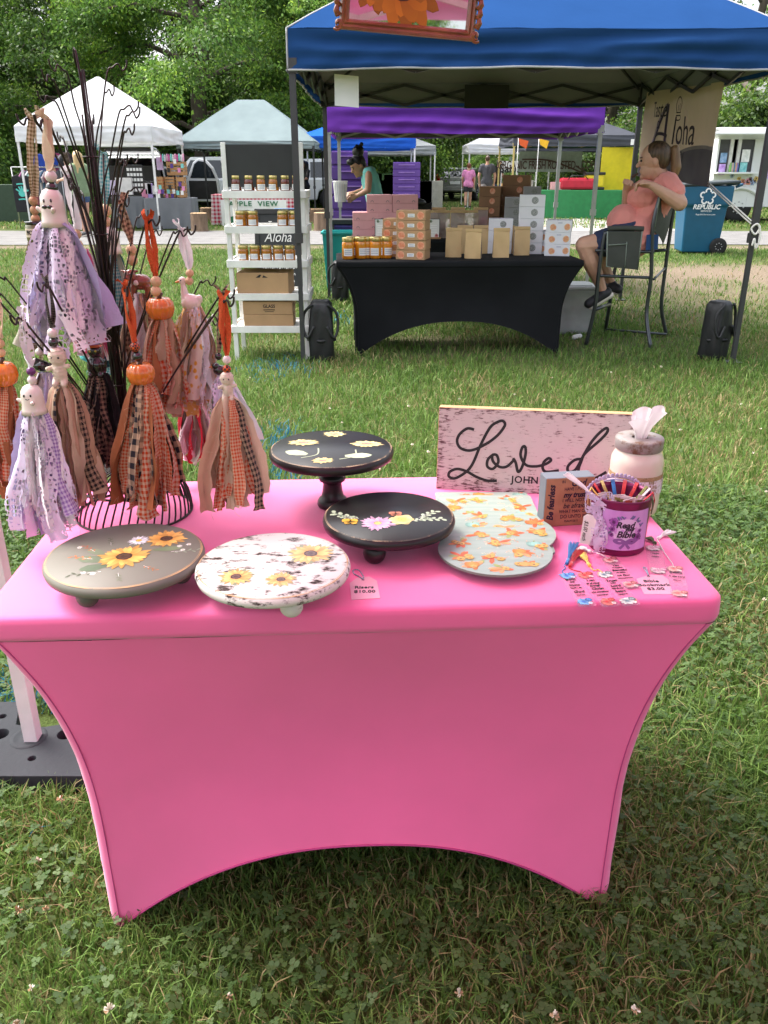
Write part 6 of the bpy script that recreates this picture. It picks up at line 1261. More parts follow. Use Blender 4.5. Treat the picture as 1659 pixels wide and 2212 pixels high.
def white_box(c, d, rz, label, group):
    o = carton('bakery_box', label, c, d, WBX, rz, group); sticker(o, -.045, d[2] * .42, d[2] * .28, WST, 'front', d, inner=OPR); sticker(o, .068, d[2] * .46, d[2] * .28, WST, 'front', d, inner=OPR); rectlabel(o, .01, d[2] * .8, .05, .014, WBX, d); sticker(o, 0, d[2] * .5, d[2] * .26, GST, 'left', d); return o
wd = (.205, .19, .092); wp_ = at_z((1250 + 1490 * .663) * .54, (750 + 415 * .663) * .54, TB)
for k in range(3): white_box((wp_.x + rnd.uniform(-.004, .004), wp_.y + .105, TB + .0928 * k), wd, R(-13 + rnd.uniform(-1.5, 1.5)), f'white bakery box with orange stickers, {ORD[k]} from the bottom of the right front stack', 'white boxes in the right front stack')
for k in range(2): white_box((wp_.x - .16, wp_.y + .30, TB + .0928 * k), wd, R(-13), f'white bakery box, {("lower", "upper")[k]} of the two beside the right front stack', 'white boxes in the pair')
BAG = pm('kraft_bag', (.58, .40, .19), .6, var=.07, bump=.15, bscale=40); CLF = pm('clear_film', (.42, .33, .27), .12, alpha=.55)
def kbag(c, rz, label, group, w=.13, h=.225, d=.07, win=False):
    t = thing('kraft_bag', label, 'bag', c, rz, group); g = random.Random(int(c[0] * 1000)); mb = MB(); n = 9
    def f(u, v, s):
        q = v; dep = d / 2 * (1 - q ** 1.6 * .92); ww = w / 2 * (1 - .03 * q); x = (u * 2 - 1) * ww; b_ = .004 * math.sin(u * 7 + q * 5 + s) * (1 - q)
        return Vector((x, s * (dep * (1 - .15 * (2 * u - 1) ** 2) + b_), h * q))
    mb.grid(lambda u, v: f(u, v, -1), 8, n, mi=0); mb.grid(lambda u, v: f(u, v, 1), 8, n, mi=0); crumple(mb.build('bag_body', CLF if win else BAG, t), .014, .05)
    mb = MB()
    for sx in (0, 1): mb = MB(); mb.grid(lambda u, v: Vector((f(sx, v, -1).x * (1 - .05 * math.sin(u * math.pi)), f(sx, v, -1).y * (1 - u) + f(sx, v, 1).y * u, h * v)), 4, n); mb.build('side_gusset', BAG if win else CLF, t)
    mb = MB(); mb.box((0, -.004, h - .012), (w * 1.0, .014, .026)); mb.build('folded_top', BAG, t, bevel=.003)
    mb = MB(); 
    for k in range(7): mb.ell((g.uniform(-w * .32, w * .32), g.uniform(-d * .12, d * .12), .02 + .018 * k), (w * .16, d * .2, .02), 8, 6)
    mb.build('contents', pm('baked_goods', (.10, .035, .018), .8, bump=.6, bscale=60), t); return t
for k, (x, y, nm) in enumerate([(852, 422, 'left front'), (972, 430, 'second front'), (1138, 424, 'third front'), (1262, 410, 'fourth front'), (892, 372, 'left rear'), (1012, 395, 'second rear'), (1128, 372, 'third rear')]):
    p = at_z((1250 + x * .663) * .54, (750 + y * .663) * .54, TB); kbag((p.x, min(p.y + .04, 7.33), TB), rnd.uniform(-.3, .1), f'plain kraft paper bag in the {nm} place on the black table', 'kraft bags on the front table')
# ---------------------------------------------------------------- goods on the rear black table
PKB = pm('pink_card_box', (.72, .36, .38), .55, var=.04); PKP = pm('grey_print', (.12, .12, .12), .6)
def pink_box(c, label):
    d = (.262, .24, .083); o = carton('bakery_box', label, c, d, PKB, R(1), 'pink boxes on the rear table')
    mb = MB()
    for x in (-.075, .085): stroke(mb, [(x + .014 * math.cos(R(180 - 36 * q)), .012 + .016 * math.sin(R(180 - 36 * q))) for q in range(6)], .004, frame((0, -.1215, 0), XA, ZA), 3)
    mb.build('badge_print', PKP, o, fixn=False)
RY = 9.17
for r in range(3):
    for c in range(2): p = Q1(585 + 265 * c, 1035, RY); pink_box((p.x + .0, RY, TB + .0838 * r), f'pink bakery box, {ORD[r]} from the bottom of the {("left", "right")[c]} pink stack')
for r in range(2):
    for c in range(2): p = Q1(708 + 280 * c, 1035, RY); pink_box((p.x + .03, RY + .01, TB + .0838 * (r + 3)), f'pink bakery box, {ORD[r + 3]} from the bottom in the {("left", "right")[c]} upper pink stack')
def bstack(cx, base, w, n, h, mat, key, stick=None, Y=9.3, dp=.22, rz=-8, z0=TB):
    for k in range(n):
        p = Q3(cx, 300, Y); o = carton('bakery_box', f'{key}, {ORD[k]} from the bottom', (p.x, Y, z0 + (h + .001) * k), (w, dp, h), mat, R(rz), key)
        if stick: sticker(o, w * .12, h * .55, h * .30, stick, 'front', (w, dp))
BRB = pm('brown_card', (.27, .155, .08), .75, var=.08); GRB = pm('grey_card', (.36, .37, .39), .55, var=.04)
bstack(450, 0, .225, 5, .098, BRB, 'brown bakery box in the left brown stack', OST, 9.42, rz=-12)
bstack(665, 0, .29, 6, .100, BRB, 'brown bakery box in the tall right brown stack', OST, 9.52, rz=-12)
bstack(650, 0, .19, 4, .098, GRB, 'grey bakery box in the left grey stack', GST, 9.12)
bstack(795, 0, .18, 5, .098, GRB, 'grey bakery box in the right grey stack', GST, 9.28)
for k in range(5): p = Q3(915, 700, 8.0); o = carton('bakery_box', f'white bakery box, {ORD[k]} from the bottom of the tall rear white stack', (1.235, 7.34, TB + .0935 * k), (.205, .17, .0925), WBX, R(-7), 'white boxes in the tall rear stack'); sticker(o, .02, .05, .028, GST, 'front', (.205, .17))
for k in range(3): o = carton('bakery_box', f'white bakery box, {ORD[k]} from the bottom behind the kraft bags', (.985, 7.36, TB + .0935 * k), (.20, .15, .0925), WBX, R(-7), 'white boxes behind the bags'); sticker(o, .02, .05, .026, GST, 'front', (.20, .15))
for k, (x, tx) in enumerate([(.30, 'first'), (.44, 'second'), (.58, 'third'), (.72, 'fourth')]): kbag((x + .18, 9.05 + .03 * (k % 2), TB), .1, f'windowed brown bag of baked goods, {tx} from the left on the rear table', 'windowed bags on the rear table', .15, .27, .08, True)
for k, (x, tx) in enumerate([(.40, 'left'), (.60, 'middle'), (.84, 'right')]): kbag((x + .18, 9.24, TB), -.1, f'windowed brown bag of baked goods in the back row, {tx}', 'windowed bags in the back row', .15, .29, .08, True)
for (x, tx) in ((757, 'left'), (1340, 'right')):
    p = Q1(x, 1035, 8.93); t = thing('menu_stand', f'small framed menu card on a wooden foot, {tx} of the kraft box stack', 'menu card', (p.x, 8.93, TB)); mb = MB(); mb.prism([(-.058, .012), (.058, .012), (.058, .19), (-.058, .19)], frame((0, 0, 0), XA, Vector((0, .12, 1))), .004); mb.build('card', PAPER, t)
    for (a, b_) in (((-.06, .01), (-.06, .192)), ((.06, .01), (.06, .192)), ((-.06, .192), (.06, .192))): mb = MB(); Mm = frame((0, 0, 0), XA, Vector((0, .12, 1))); mb.tube([Mm @ Vector((*a, .002)), Mm @ Vector((*b_, .002))], .004, 5); mb.build('frame_rail', BLACKM, t)
    mb = MB(); mb.box((0, 0, .008), (.15, .05, .016)); mb.build('foot', pm('oak', (.36, .20, .09), .6), t); mb = MB(); Mm = frame((0, -.004, 0), XA, Vector((0, .12, 1)))
    for k in range(4): stroke(mb, [(-.035, .13 - .022 * k), (.035, .13 - .022 * k)], .006, Mm @ Matrix.Translation((0, 0, .006)), 2)
    flower(mb, Mm, .03, .03, .02, 7, (.6, .1, .1), (.8, .3, .3), z=.006); flower(mb, Mm, -.03, .17, .018, 7, (.1, .2, .1), (.3, .4, .3), z=.006); mb.build('menu_print', vmat('menu_ink', .6), t, fixn=False)
# storage totes, bins, tools near the vendor
def tote(name, label, cat, c, d, mat, lid=None, tap=.82, rz=0, cont=None):
    t = thing(name, label, cat, c, rz); mb = MB(); w, dd, h = d; b_ = [(-1, -1), (1, -1), (1, 1), (-1, 1)]
    vs = [Vector((x * w / 2 * tap, y * dd / 2 * tap, 0)) for x, y in b_] + [Vector((x * w / 2, y * dd / 2, h)) for x, y in b_] + [Vector((x * (w / 2 - .006), y * (dd / 2 - .006), h)) for x, y in b_] + [Vector((x * (w / 2 * tap - .004), y * (dd / 2 * tap - .004), .01)) for x, y in b_]
    fs = [(3, 2, 1, 0)] + [(i, (i + 1) % 4, 4 + (i + 1) % 4, 4 + i) for i in range(4)] + [(4 + i, 4 + (i + 1) % 4, 8 + (i + 1) % 4, 8 + i) for i in range(4)] + [(8 + i, 8 + (i + 1) % 4, 12 + (i + 1) % 4, 12 + i) for i in range(4)] + [(12, 13, 14, 15)]
    mb.add(vs, fs); mb.build('tub', mat, t, bevel=.01)
    mb = MB(); 
    for i in range(4):
        a, b2 = b_[i], b_[(i + 1) % 4]; mb.bar((a[0] * (w / 2 + .008), a[1] * (dd / 2 + .008), h - .012), (b2[0] * (w / 2 + .008), b2[1] * (dd / 2 + .008), h - .012), .02, .024)
    mb.build('rim', mat, t)
    if lid: mb = MB(); mb.box((0, 0, h + .014), (w + .03, dd + .03, .024)); mb.box((0, 0, h + .03), (w * .85, dd * .8, .014)); mb.build('lid', lid, t, bevel=.006)
    if cont:
        mb = MB(); g = random.Random(3)
        for k in range(8): mb.box((g.uniform(-w * .25, w * .25), g.uniform(-dd * .2, dd * .2), h * (.15 + .09 * k)), (w * .4, dd * .35, h * .1), g.uniform(0, 1))
        mb.build('contents', cont, t)
    return t
TEAL = pm('teal_plastic', (.015, .38, .36), .4); BLUEP = pm('blue_plastic', (.02, .25, .62), .4); PURPL = pm('purple_plastic', (.10, .042, .25), .6); CLEARP = pm('cloudy_plastic', (.62, .64, .66), .3, alpha=.45)
p = Q1(340, 1100, 10.6); tote('storage_tote', 'teal plastic bin standing behind the left end of the black table', 'bin', (p.x, 10.7, 0), (.5, .4, .70), TEAL)
tote('storage_tote', 'clear storage tote with white lid beside the right end of the black table', 'tote', (1.70, 7.80, 0), (.44, .36, .40), CLEARP, pm('white_plastic', (.7, .74, .78), .35), .9, cont=pm('tote_contents', (.45, .3, .26), .8, c2=(.6, .55, .5), scale=8))
tote('storage_tote', 'bright blue plastic bin between the tree stumps and the purple hutch', 'bin', (-1.55, 14.4, 0), (.50, .40, .80), BLUEP)
tote('storage_tote', 'purple tub under the black tray next to the vendor', 'tub', (-.50, 11.15, .55), (.30, .28, .20), PURPL)
t = thing('side_table', 'small black topped stand holding the purple tub', 'table', (-.42, 11.15, 0)); mb = MB(); mb.box((0, 0, .79), (.50, .38, .05)); mb.build('tray', BLACKM, t); mb = MB(); mb.box((-.08, 0, .535), (.34, .32, .02)); mb.build('lower_shelf', BLACKM, t)
for sx in (-1, 1):
    for sy in (-1, 1): mb = MB(); mb.bar((sx * .22, sy * .17, 0), (sx * .22, sy * .17, .78), .02); mb.build('leg', BLACKM, t)
def hutch(label, c, w, h):
    t = thing('drawer_tower', label, 'cabinet', c)
    mb = MB(); mb.box((0, .02, h / 2), (w - .02, .38, h)); mb.build('cabinet_body', pm('deep_purple_plastic', (.11, .035, .30), .5), t)
    n = 8
    for k in range(n): mb = MB(); mb.box((0, -.18, h * (k + .5) / n), (w, .03, h / n * .84)); d_ = mb.build('drawer', PURPL, t, bevel=.008); mb = MB(); mb.box((0, -.205, h * (k + .62) / n), (w * .6, .02, .018)); mb.build('handle', pm('lilac_plastic', (.34, .20, .58), .4), d_)
hutch('tall purple drawer tower behind the vendor in teal', (Q1(420, 500, 13.5).x, 13.5, 0), .54, 1.66); hutch('purple display tower under the bright blue canopy', (Q1(1040, 300, 26.5).x, 26.4, 0), .80, 1.6)
# white wire basket on the purple canopy leg
p = Q1(310, 600, 10.30); t = thing('hanging_basket', 'white slatted basket hung on the silver canopy leg', 'basket', (p.x, 10.28, p.z - .11)); mb = MB(); mb.lathe([(.060, 0), (.078, .22)], n=20, cap=False); mb.build('liner', pm('white_plastic', (.7, .74, .78), .35), t)
for k in range(18): a = k * math.pi / 9; mb = MB(); mb.bar((.064 * math.cos(a), .064 * math.sin(a), 0), (.083 * math.cos(a), .083 * math.sin(a), .22), .010, .004); mb.build('slat', WHITEP, t)
mb = MB(); mb.lathe([(.085, .215), (.088, .22), (.085, .228)], n=24, cap=False); mb.build('rim', WHITEP, t)
# black folding camp chair behind the pink boxes
p = Q1(1060, 640, 10.75); t = thing('camp_chair', 'black fabric folding chair behind the pink boxes', 'chair', (p.x, 10.75, 0)); mb = MB(); mb.grid(lambda u, v: Vector(((u - .5) * .56, .05 * math.sin(u * math.pi) + .12 * (1 - v), .46 + .56 * v)), 12, 8); mb.build('backrest', BAGM, t); mb = MB(); mb.box((0, -.20, .44), (.54, .46, .03)); mb.build('seat', BAGM, t)
for sx in (-1, 1):
    mb = MB(); mb.tube([(sx * .28, .12, .0), (sx * .28, .0, .45), (sx * .28, .02, 1.03)], .012, 6); mb.build('rear_leg', BLACKM, t); mb = MB(); mb.tube([(sx * .28, -.42, 0), (sx * .28, -.40, .64), (sx * .28, .04, .66)], .012, 6); mb.build('front_leg', BLACKM, t)
mb = MB(); mb.ell((0, -.02, 1.03), (.22, .10, .06), 14, 8); mb.build('jacket_bundle' if False else 'headrest_pad', BAGM, t)

# ---------------------------------------------------------------- hanging bakery banner on the right side of the blue canopy
bfar, bnear = Vector((2.70, 9.50, 2.13)), Vector((2.72, 7.42, 2.05)); bdn = .79
t = thing('hanging_banner', 'beige bakery banner with dark wave hung on the blue canopy side', 'banner', (2.71, 8.46, 1.26)); bo = Vector((2.71, 8.46, 1.26)); BL_ = (bnear - bfar).length; bxd = (bnear - bfar).normalized()
MBn = frame(bfar - ZA * bdn - bo, bxd, ZA)
def bsurf(x, y): return MBn @ Vector((x, y, .035 * math.sin(x * 3.1) * (1 - y / bdn * .6) + .012 * math.sin(x * 9 + y * 4)))
mb = MB(); mb.grid(lambda u, v: bsurf(u * BL_, v * bdn), 40, 16); mb.build('banner_cloth', pm('beige_banner', (.64, .48, .35), .75, var=.07, scale=2, translucent=.15), t)
class BW_:
    def __matmul__(s, p): return bsurf(p.x, p.y) + (MBn.to_3x3() @ ZA) * (p.z + .003)
bw = BW_()
mb = MB(); mb.grid(lambda u, v: bw @ Vector((u * BL_, v * (.10 + .19 * math.sin(min(1, u * 1.08) * 1.9 - .15) ** 2), 0)), 40, 6); mb.build('dark_wave', pm('plum_grey_print', (.085, .07, .095), .75, c2=(.13, .12, .13), scale=4), t)
mb = MB(); mb.grid(lambda u, v: bw @ Vector(((.35 + u * .65) * BL_, (.10 + .19 * math.sin(min(1, (.35 + u * .65) * 1.08) * 1.9 - .15) ** 2) + .028 * v, .001)), 40, 1); mb.build('grey_wave_edge', pm('grey_print2', (.25, .22, .21), .75), t)
for (s, sz, x, y, sh, xs) in [('Taste', .20, .56, .615, .0, 1.0), ('of', .16, .62, .50, .2, .9), ('loha', .34, 1.24, .42, 0, 1.0), ('Bakery', .17, 1.02, .235, 0, 1.25)]:
    q = text(s, sz, pm('brown_black_ink', (.05, .035, .04), .7), Matrix.Identity(4), t, shear=sh, xs=xs); q['warp'] = (x, y, xs)
mb = MB()
for st in [[(.42, .26), (.60, .42), (.74, .62), (.78, .66)], [(.78, .66), (.80, .52), (.84, .33), (.92, .29)]]: stroke(mb, st, .045, bw, 8, .001)
mb.build('swash_initial', pm('plum_ink', (.07, .05, .09), .7), t, fixn=False)
mb = MB(); stroke(mb, [(.36, .26), (.52, .40), (.68, .58), (.74, .66)], .03, bw, 8, .001); mb.build('swash_shadow', pm('lilac_ink', (.30, .22, .32), .7), t, fixn=False)
mb = MB(); stroke(mb, [(.50, .34), (.62, .40), (.76, .405), (.86, .385)], .028, bw, 8, .002); mb.build('swash_bar', MATS['brown_black_ink'], t, fixn=False)
mb = MB()                                                # chef's hat mark
for st in [[(.98, .56), (1.10, .56)], [(.98, .585), (1.10, .585)], [(.99, .56), (.985, .53), (1.04, .52), (1.10, .53), (1.095, .56)], [(.99, .59), (.96, .64), (.98, .69), (1.03, .715), (1.09, .70), (1.12, .66), (1.10, .62), (1.09, .59)], [(1.02, .60), (1.02, .65)], [(1.06, .60), (1.065, .66)]]: stroke(mb, st, .010, bw, 5, .001)
mb.build('chef_hat_mark', MATS['brown_black_ink'], t, fixn=False)
mb = MB(); lp = Vector((2.735, 6.43, 1.03))
for k in range(2): mb.tube([bw @ Vector((BL_ - .02, .02 + .02 * k, 0)) , lp - bo + Vector((-.03, .0, .02 * k))], .006, 5)
mb.build('guy_rope', pm('white_rope', (.75, .74, .70), .8), t)
mb = MB(); o_ = lp - bo + Vector((-.01, -.035, 0)); mb.tube([Vector(p) for p in spline([tuple(o_), tuple(o_ + Vector((.03, -.01, -.02))), tuple(o_ + Vector((.0, -.02, -.07))), tuple(o_ + Vector((-.03, -.01, -.03))), tuple(o_ + Vector((.01, -.02, .0))), tuple(o_ + Vector((.04, -.02, -.09))), tuple(o_ + Vector((.02, -.02, -.17))), tuple(o_ + Vector((.0, -.02, -.10))), tuple(o_ + Vector((-.01, -.02, -.15)))], 6)], .007, 6); mb.build('rope_knot', MATS['white_rope'], t)
# ================================================================ PEOPLE
SHOE = pm('dark_shoe', (.025, .025, .03), .6); SOLE = pm('white_sole', (.66, .62, .56), .6); HAIRB = pm('dark_brown_hair', (.03, .017, .011), .45, c2=(.13, .075, .04), scale=60, stretch=(1, 1, .12), bump=.4, bscale=120); HAIRK = pm('black_hair', (.008, .007, .008), .4, bump=.5, bscale=90); HAIRY = pm('blonde_hair', (.52, .34, .15), .5, c2=(.62, .46, .25), scale=40, bump=.4, bscale=90)
def hand(mb, w, d, up, s=1.0, curl=.5):
    """palm, four fingers and a thumb from the wrist w along d; the palm faces -up"""
    d = Vector(d).normalized(); up = Vector(up); up = (up - d * up.dot(d)).normalized(); sd = d.cross(up); w = Vector(w)
    mb.caps(w, w + d * .075 * s + sd * .012 * s, .026 * s, .028 * s); mb.caps(w, w + d * .075 * s - sd * .018 * s, .026 * s, .026 * s)
    for k, (o, L) in enumerate(((-.032, .075), (-.010, .085), (.012, .080), (.032, .062))):
        a = w + d * .085 * s + sd * o * s; b = a + (d * math.cos(curl * .7) - up * math.sin(curl * .7)) * L * .5 * s; c = b + (d * math.cos(curl * 2) - up * math.sin(curl * 2)) * L * .5 * s
        mb.caps(a, b, .0105 * s, .0095 * s, 8); mb.caps(b, c, .0095 * s, .008 * s, 8)
    a = w + d * .025 * s - sd * .03 * s; b = a + (d * .7 - sd * .6 - up * .3) * .045 * s; mb.caps(a, b, .013 * s, .011 * s, 8); mb.caps(b, b + (d * .9 - up * .4) * .03 * s, .011 * s, .009 * s, 8)
def person(label, J, f, skin, shirt, pants, hair, fat=1.0, sleeve=.45, short=.55, hs=1.0, voxel=.011, hairfn=None, group=None, shoes=True, curl=.6, base=None, tank=False):
    """J: joints in world places; body one skin, clothes and hair laid over it"""
    J = {k: Vector(v) for k, v in J.items()}; base = Vector(base if base is not None else (J['hip_l'].x, J['hip_l'].y, 0)); t = thing('person', label, 'person', base, 0, group)
    J = {k: v - base for k, v in J.items()}; f = Vector(f).normalized(); rt = Vector((f.y, -f.x, 0)); h = J['head']; F = fat
    fd = J.get('face', base * 0 + f); fd = f if 'face' not in J else (J['face'] + base).normalized(); fup = ZA - fd * fd.z; fup.normalize(); frt = fd.cross(fup)
    mb = MB(); rot = Matrix((frt, fd, fup)).transposed()
    mb.ell(h + fup * .02 * hs, (.076 * hs, .098 * hs, .105 * hs), 16, 12, rot=rot); mb.ell(h + fd * .025 * hs - fup * .055 * hs, (.060 * hs, .072 * hs, .072 * hs), 14, 10, rot=rot)
    mb.caps(h + fd * .092 * hs + fup * .012 * hs, h + fd * .112 * hs - fup * .018 * hs, .010 * hs, .016 * hs, 8); mb.ell(h + fd * .088 * hs - fup * .058 * hs, (.024 * hs, .014 * hs, .012 * hs), 8, 6, rot=rot); mb.ell(h + fd * .080 * hs - fup * .098 * hs, (.022 * hs, .02 * hs, .018 * hs), 8, 6, rot=rot)
    for s in (-1, 1): mb.ell(h + frt * s * .078 * hs - fd * .005 * hs - fup * .005 * hs, (.010 * hs, .020 * hs, .030 * hs), 8, 6, rot=rot)
    sh = (J['sh_l'] + J['sh_r']) / 2; hp = (J['hip_l'] + J['hip_r']) / 2
    mb.caps(h - fup * .06 * hs - fd * .015, sh + ZA * .02, .054 * hs * (1 + (F - 1) * .4), .07 * F)
    mid = sh.lerp(hp, .55)
    def torso(m, e):
        for s in ('l', 'r'):
            m.caps(J['sh_' + s].lerp(sh, .28), mid.lerp(J['hip_' + s], .35), .075 * F + e, .095 * F + e); m.caps(mid.lerp(J['hip_' + s], .25), J['hip_' + s], .10 * F + e, .112 * F + e)
        m.caps(sh - ZA * .05, hp, .10 * F + e, .11 * F + e)
        if 'belly' in J: m.ell(J['belly'], (.12 + e, .165 + e, .125 + e), 16, 12)
        if 'chest' in J: m.ell(J['chest'], (.12 + e, .19 + e, .12 + e), 16, 12)
    torso(mb, 0)
    for s in ('l', 'r'):
        FA = 1 + (F - 1) * 1.7; mb.caps(J['sh_' + s], J['el_' + s], .050 * FA, .042 * FA); mb.caps(J['el_' + s], J['wr_' + s], .042 * FA, .027 * (1 + (F - 1) * .6)); d = J['wr_' + s] - J['el_' + s]
        hd = J['hd_' + s] - J['wr_' + s] if 'hd_' + s in J else d; hand(mb, J['wr_' + s], hd, -f + ZA * .6 if s == 'l' else f * -.3 + ZA, 1.0, curl)
        mb.caps(J['hip_' + s], J['kn_' + s], .088 * F, .058 * F); mb.caps(J['kn_' + s], J['kn_' + s].lerp(J['an_' + s], .35), .056 * F, .058 * F); mb.caps(J['kn_' + s].lerp(J['an_' + s], .35), J['an_' + s], .058 * F, .036); mb.caps(J['an_' + s] - ZA * .02, J['to_' + s], .036, .03)
    body = blob('body', mb, skin, t, voxel, 3 if voxel > .008 else 5)
    m = MB(); torso(m, .014)
    for s in ('l', 'r'):
        if not tank: m.caps(J['sh_' + s], J['sh_' + s].lerp(J['el_' + s], sleeve), .056 * (1 + (F - 1) * 1.7) + .012, .053 * (1 + (F - 1) * 1.7) + .016)
        else: m.caps(J['sh_' + s].lerp(sh, .35), sh.lerp(hp, .2), .06 * F, .08 * F)
    crumple(blob('shirt', m, shirt, t, voxel, 4), .022, .10)
    m = MB()
    for s in ('l', 'r'):
        m.caps(J['hip_' + s] + ZA * .03, J['hip_' + s].lerp(J['kn_' + s], min(1, short)), .104 * F, .078 * F + .014)
        if short > 1: m.caps(J['kn_' + s], J['an_' + s], .075 * F, .06)
    m.caps(J['hip_l'], J['hip_r'], .108 * F, .108 * F); crumple(blob('trousers' if short > 1 else 'shorts', m, pants, t, voxel, 4), .018, .10)
    if shoes:
        for s in ('l', 'r'):
            m = MB(); an, to = J['an_' + s], J['to_' + s]; d = (to - an); d = d.normalized(); he = an - d * .04 - ZA * .03; m.caps(he, to, .045, .042); m.ell(an - ZA * .015, .05, 10, 8); sh_ = blob('shoe', m, SHOE, t, .010, 3)
            dn = (ZA * -1 - d * (-d.z)).normalized(); m = MB(); m.caps(he + dn * .038 - d * .01, to + dn * .034, .030, .026); blob('sole', m, SOLE, sh_, .009, 2)
    if hairfn: hairfn(t, h, fd, fup, frt, hs)
    for s in (-1, 1): m = MB(); m.ell(h + fd * .090 * hs + frt * s * .032 * hs + fup * .012 * hs, .0085 * hs, 8, 6); m.build('eye', EYE, t); m = MB(); m.caps(h + fd * .095 * hs + frt * s * .018 * hs + fup * .034 * hs, h + fd * .085 * hs + frt * s * .048 * hs + fup * .034 * hs, .005 * hs, .004 * hs, 6); m.build('eyebrow', hair, t)
    return t
def cap_hair(m, h, fd, fup, frt, hs, low=.02):
    rot = Matrix((frt, fd, fup)).transposed(); m.ell(h + fup * .045 * hs - fd * .022 * hs, (.084 * hs, .098 * hs, .092 * hs), 16, 12, rot=rot); m.ell(h - fd * .045 * hs + fup * low * hs, (.078 * hs, .072 * hs, .09 * hs), 14, 10, rot=rot)
def hair_pony(mat, L=.26, mat2=None):
    def fn(t, h, fd, fup, frt, hs):
        m = MB(); cap_hair(m, h, fd, fup, frt, hs); blob('hair', m, mat, t, .009, 4)
        m = MB(); a = h - fd * .115 * hs + fup * .065 * hs; m.caps(a, a - fd * .03, .022, .034); m.caps(a - fd * .03, a - fd * .055 - ZA * L * .45, .036, .044); m.caps(a - fd * .055 - ZA * L * .45, a - fd * .03 - ZA * L, .044, .016); blob('ponytail', m, mat2 or mat, t, .009, 4)
    return fn
def hair_bun(mat):
    def fn(t, h, fd, fup, frt, hs):
        m = MB(); cap_hair(m, h, fd, fup, frt, hs); m.ell(h + fd * .055 * hs + fup * .085 * hs, (.07 * hs, .05 * hs, .045 * hs), 12, 8); g = random.Random(2); m.ell(h + ZA * .165, (.075, .075, .075), 14, 10); m.caps(h + ZA * .08, h + ZA * .15, .06, .05)
        for k in range(14): a = g.uniform(0, 6.28); m.ell(h + ZA * (.165 + g.uniform(-.05, .06)) + frt * math.cos(a) * .055 + fd * math.sin(a) * .055, .028, 8, 6)
        blob('hair', m, mat, t, .009, 2)
    return fn
def hair_long(mat, L=.35, w=.085):
    def fn(t, h, fd, fup, frt, hs):
        m = MB(); cap_hair(m, h, fd, fup, frt, hs)
        for s in (-1, 0, 1): m.caps(h + frt * s * .05 - fd * .06 + fup * .02, h + frt * s * .07 - fd * .075 - ZA * L, w * .75, w * .55)
        blob('hair', m, mat, t, .012, 4)
    return fn
def hair_short(mat):
    def fn(t, h, fd, fup, frt, hs): m = MB(); cap_hair(m, h, fd, fup, frt, hs, .03); blob('hair', m, mat, t, .011, 4)
    return fn
def standing(x, y, H, f, stride=.0, arms=((.0, .0), (.0, .0)), lean=0.0, look=None):
    """joints of an upright figure of height H facing f"""
    f = Vector(f).normalized(); r = Vector((f.y, -f.x, 0)); o = Vector((x, y, 0)); k = H / 1.70; J = {}
    J['head'] = o + ZA * (1.575 * k) + f * (.02 + lean * .6)
    for s, sg in (('l', -1), ('r', 1)):
        J['sh_' + s] = o + r * sg * .175 * k + ZA * 1.375 * k + f * lean * .5; a = arms[0 if s == 'l' else 1]
        J['el_' + s] = J['sh_' + s] + r * sg * (.05 + a[1] * .1) * k - ZA * .27 * k * math.cos(a[0] * .6) + f * (.27 * math.sin(a[0] * .6) - .02) * k; e = a[0] * 1.3
        J['wr_' + s] = J['el_' + s] - ZA * .24 * k * math.cos(e) + f * (.24 * math.sin(e) + .02) * k - r * sg * a[1] * .08
        st = stride * sg; J['hip_' + s] = o + r * sg * .085 * k + ZA * .90 * k; J['kn_' + s] = o + r * sg * .09 * k + ZA * .48 * k + f * (st * .5 + .02) * k; J['an_' + s] = o + r * sg * .09 * k + ZA * (.085 + abs(min(st, 0)) * .15) * k + f * st * k; J['to_' + s] = J['an_' + s] + f * .15 - ZA * .045
    if look: J['face'] = Vector(look)
    return J
CORAL = pm('coral_tshirt', (.74, .27, .23), .85, var=.05, bump=.12, bscale=30, sheen=.2); DENIM = pm('dark_denim', (.022, .035, .085), .85, var=.2, scale=40, bump=.2, bscale=300); TEALT = pm('aqua_top', (.22, .60, .56), .85, bump=.1, bscale=40)
# ---------------------------------------------------------------- seated woman and her tall chair
CHF = pm('gunmetal_tube', (.07, .078, .085), .3, metal=.6); CHC = pm('olive_canvas', (.055, .06, .052), .85, bump=.2, bscale=200); CHP = pm('sage_piping', (.22, .26, .22), .8)
YN, YF = 7.02, 7.50
ch = thing('directors_chair', 'tall olive folding chair with side pouch under the seated woman', 'chair', (2.0, 7.26, 0)); co = Vector((2.0, 7.26, 0))
def ctube(name, pts, r=.016, m=CHF): mb = MB(); mb.tube([Vector(p) for p in spline([tuple(Q2(x, y, Y) - co) for x, y, Y in pts], 4)], r, 8); return mb.build(name, m, ch)
def gnd(x, y): return at_z((2200 + x * .5256) * .54, (450 + y * .5256) * .54, .012)
def cleg(name, pts, foot): mb = MB(); P = [tuple(Q2(x, y, Y) - co) for x, y, Y in pts] + [tuple(gnd(*foot) - co)]; mb.tube([Vector(p) for p in spline(P, 4)], .0165, 8); return mb.build(name, CHF, ch)
cleg('front_leg', [(425, 900, YN), (395, 1050, YN), (368, 1245, YN), (342, 1480, YN)], (272, 1775)); cleg('rear_leg', [(845, 610, YN + .02), (785, 850, YN), (775, 1060, YN), (768, 1270, YN), (735, 1545, YN)], (768, 1800))
cleg('rear_leg', [(955, 640, YF), (905, 980, YF), (878, 1190, YF), (848, 1480, YF)], (888, 1695)); cleg('front_leg', [(560, 900, YF), (520, 1080, YF), (485, 1240, YF), (452, 1470, YF)], (420, 1660))
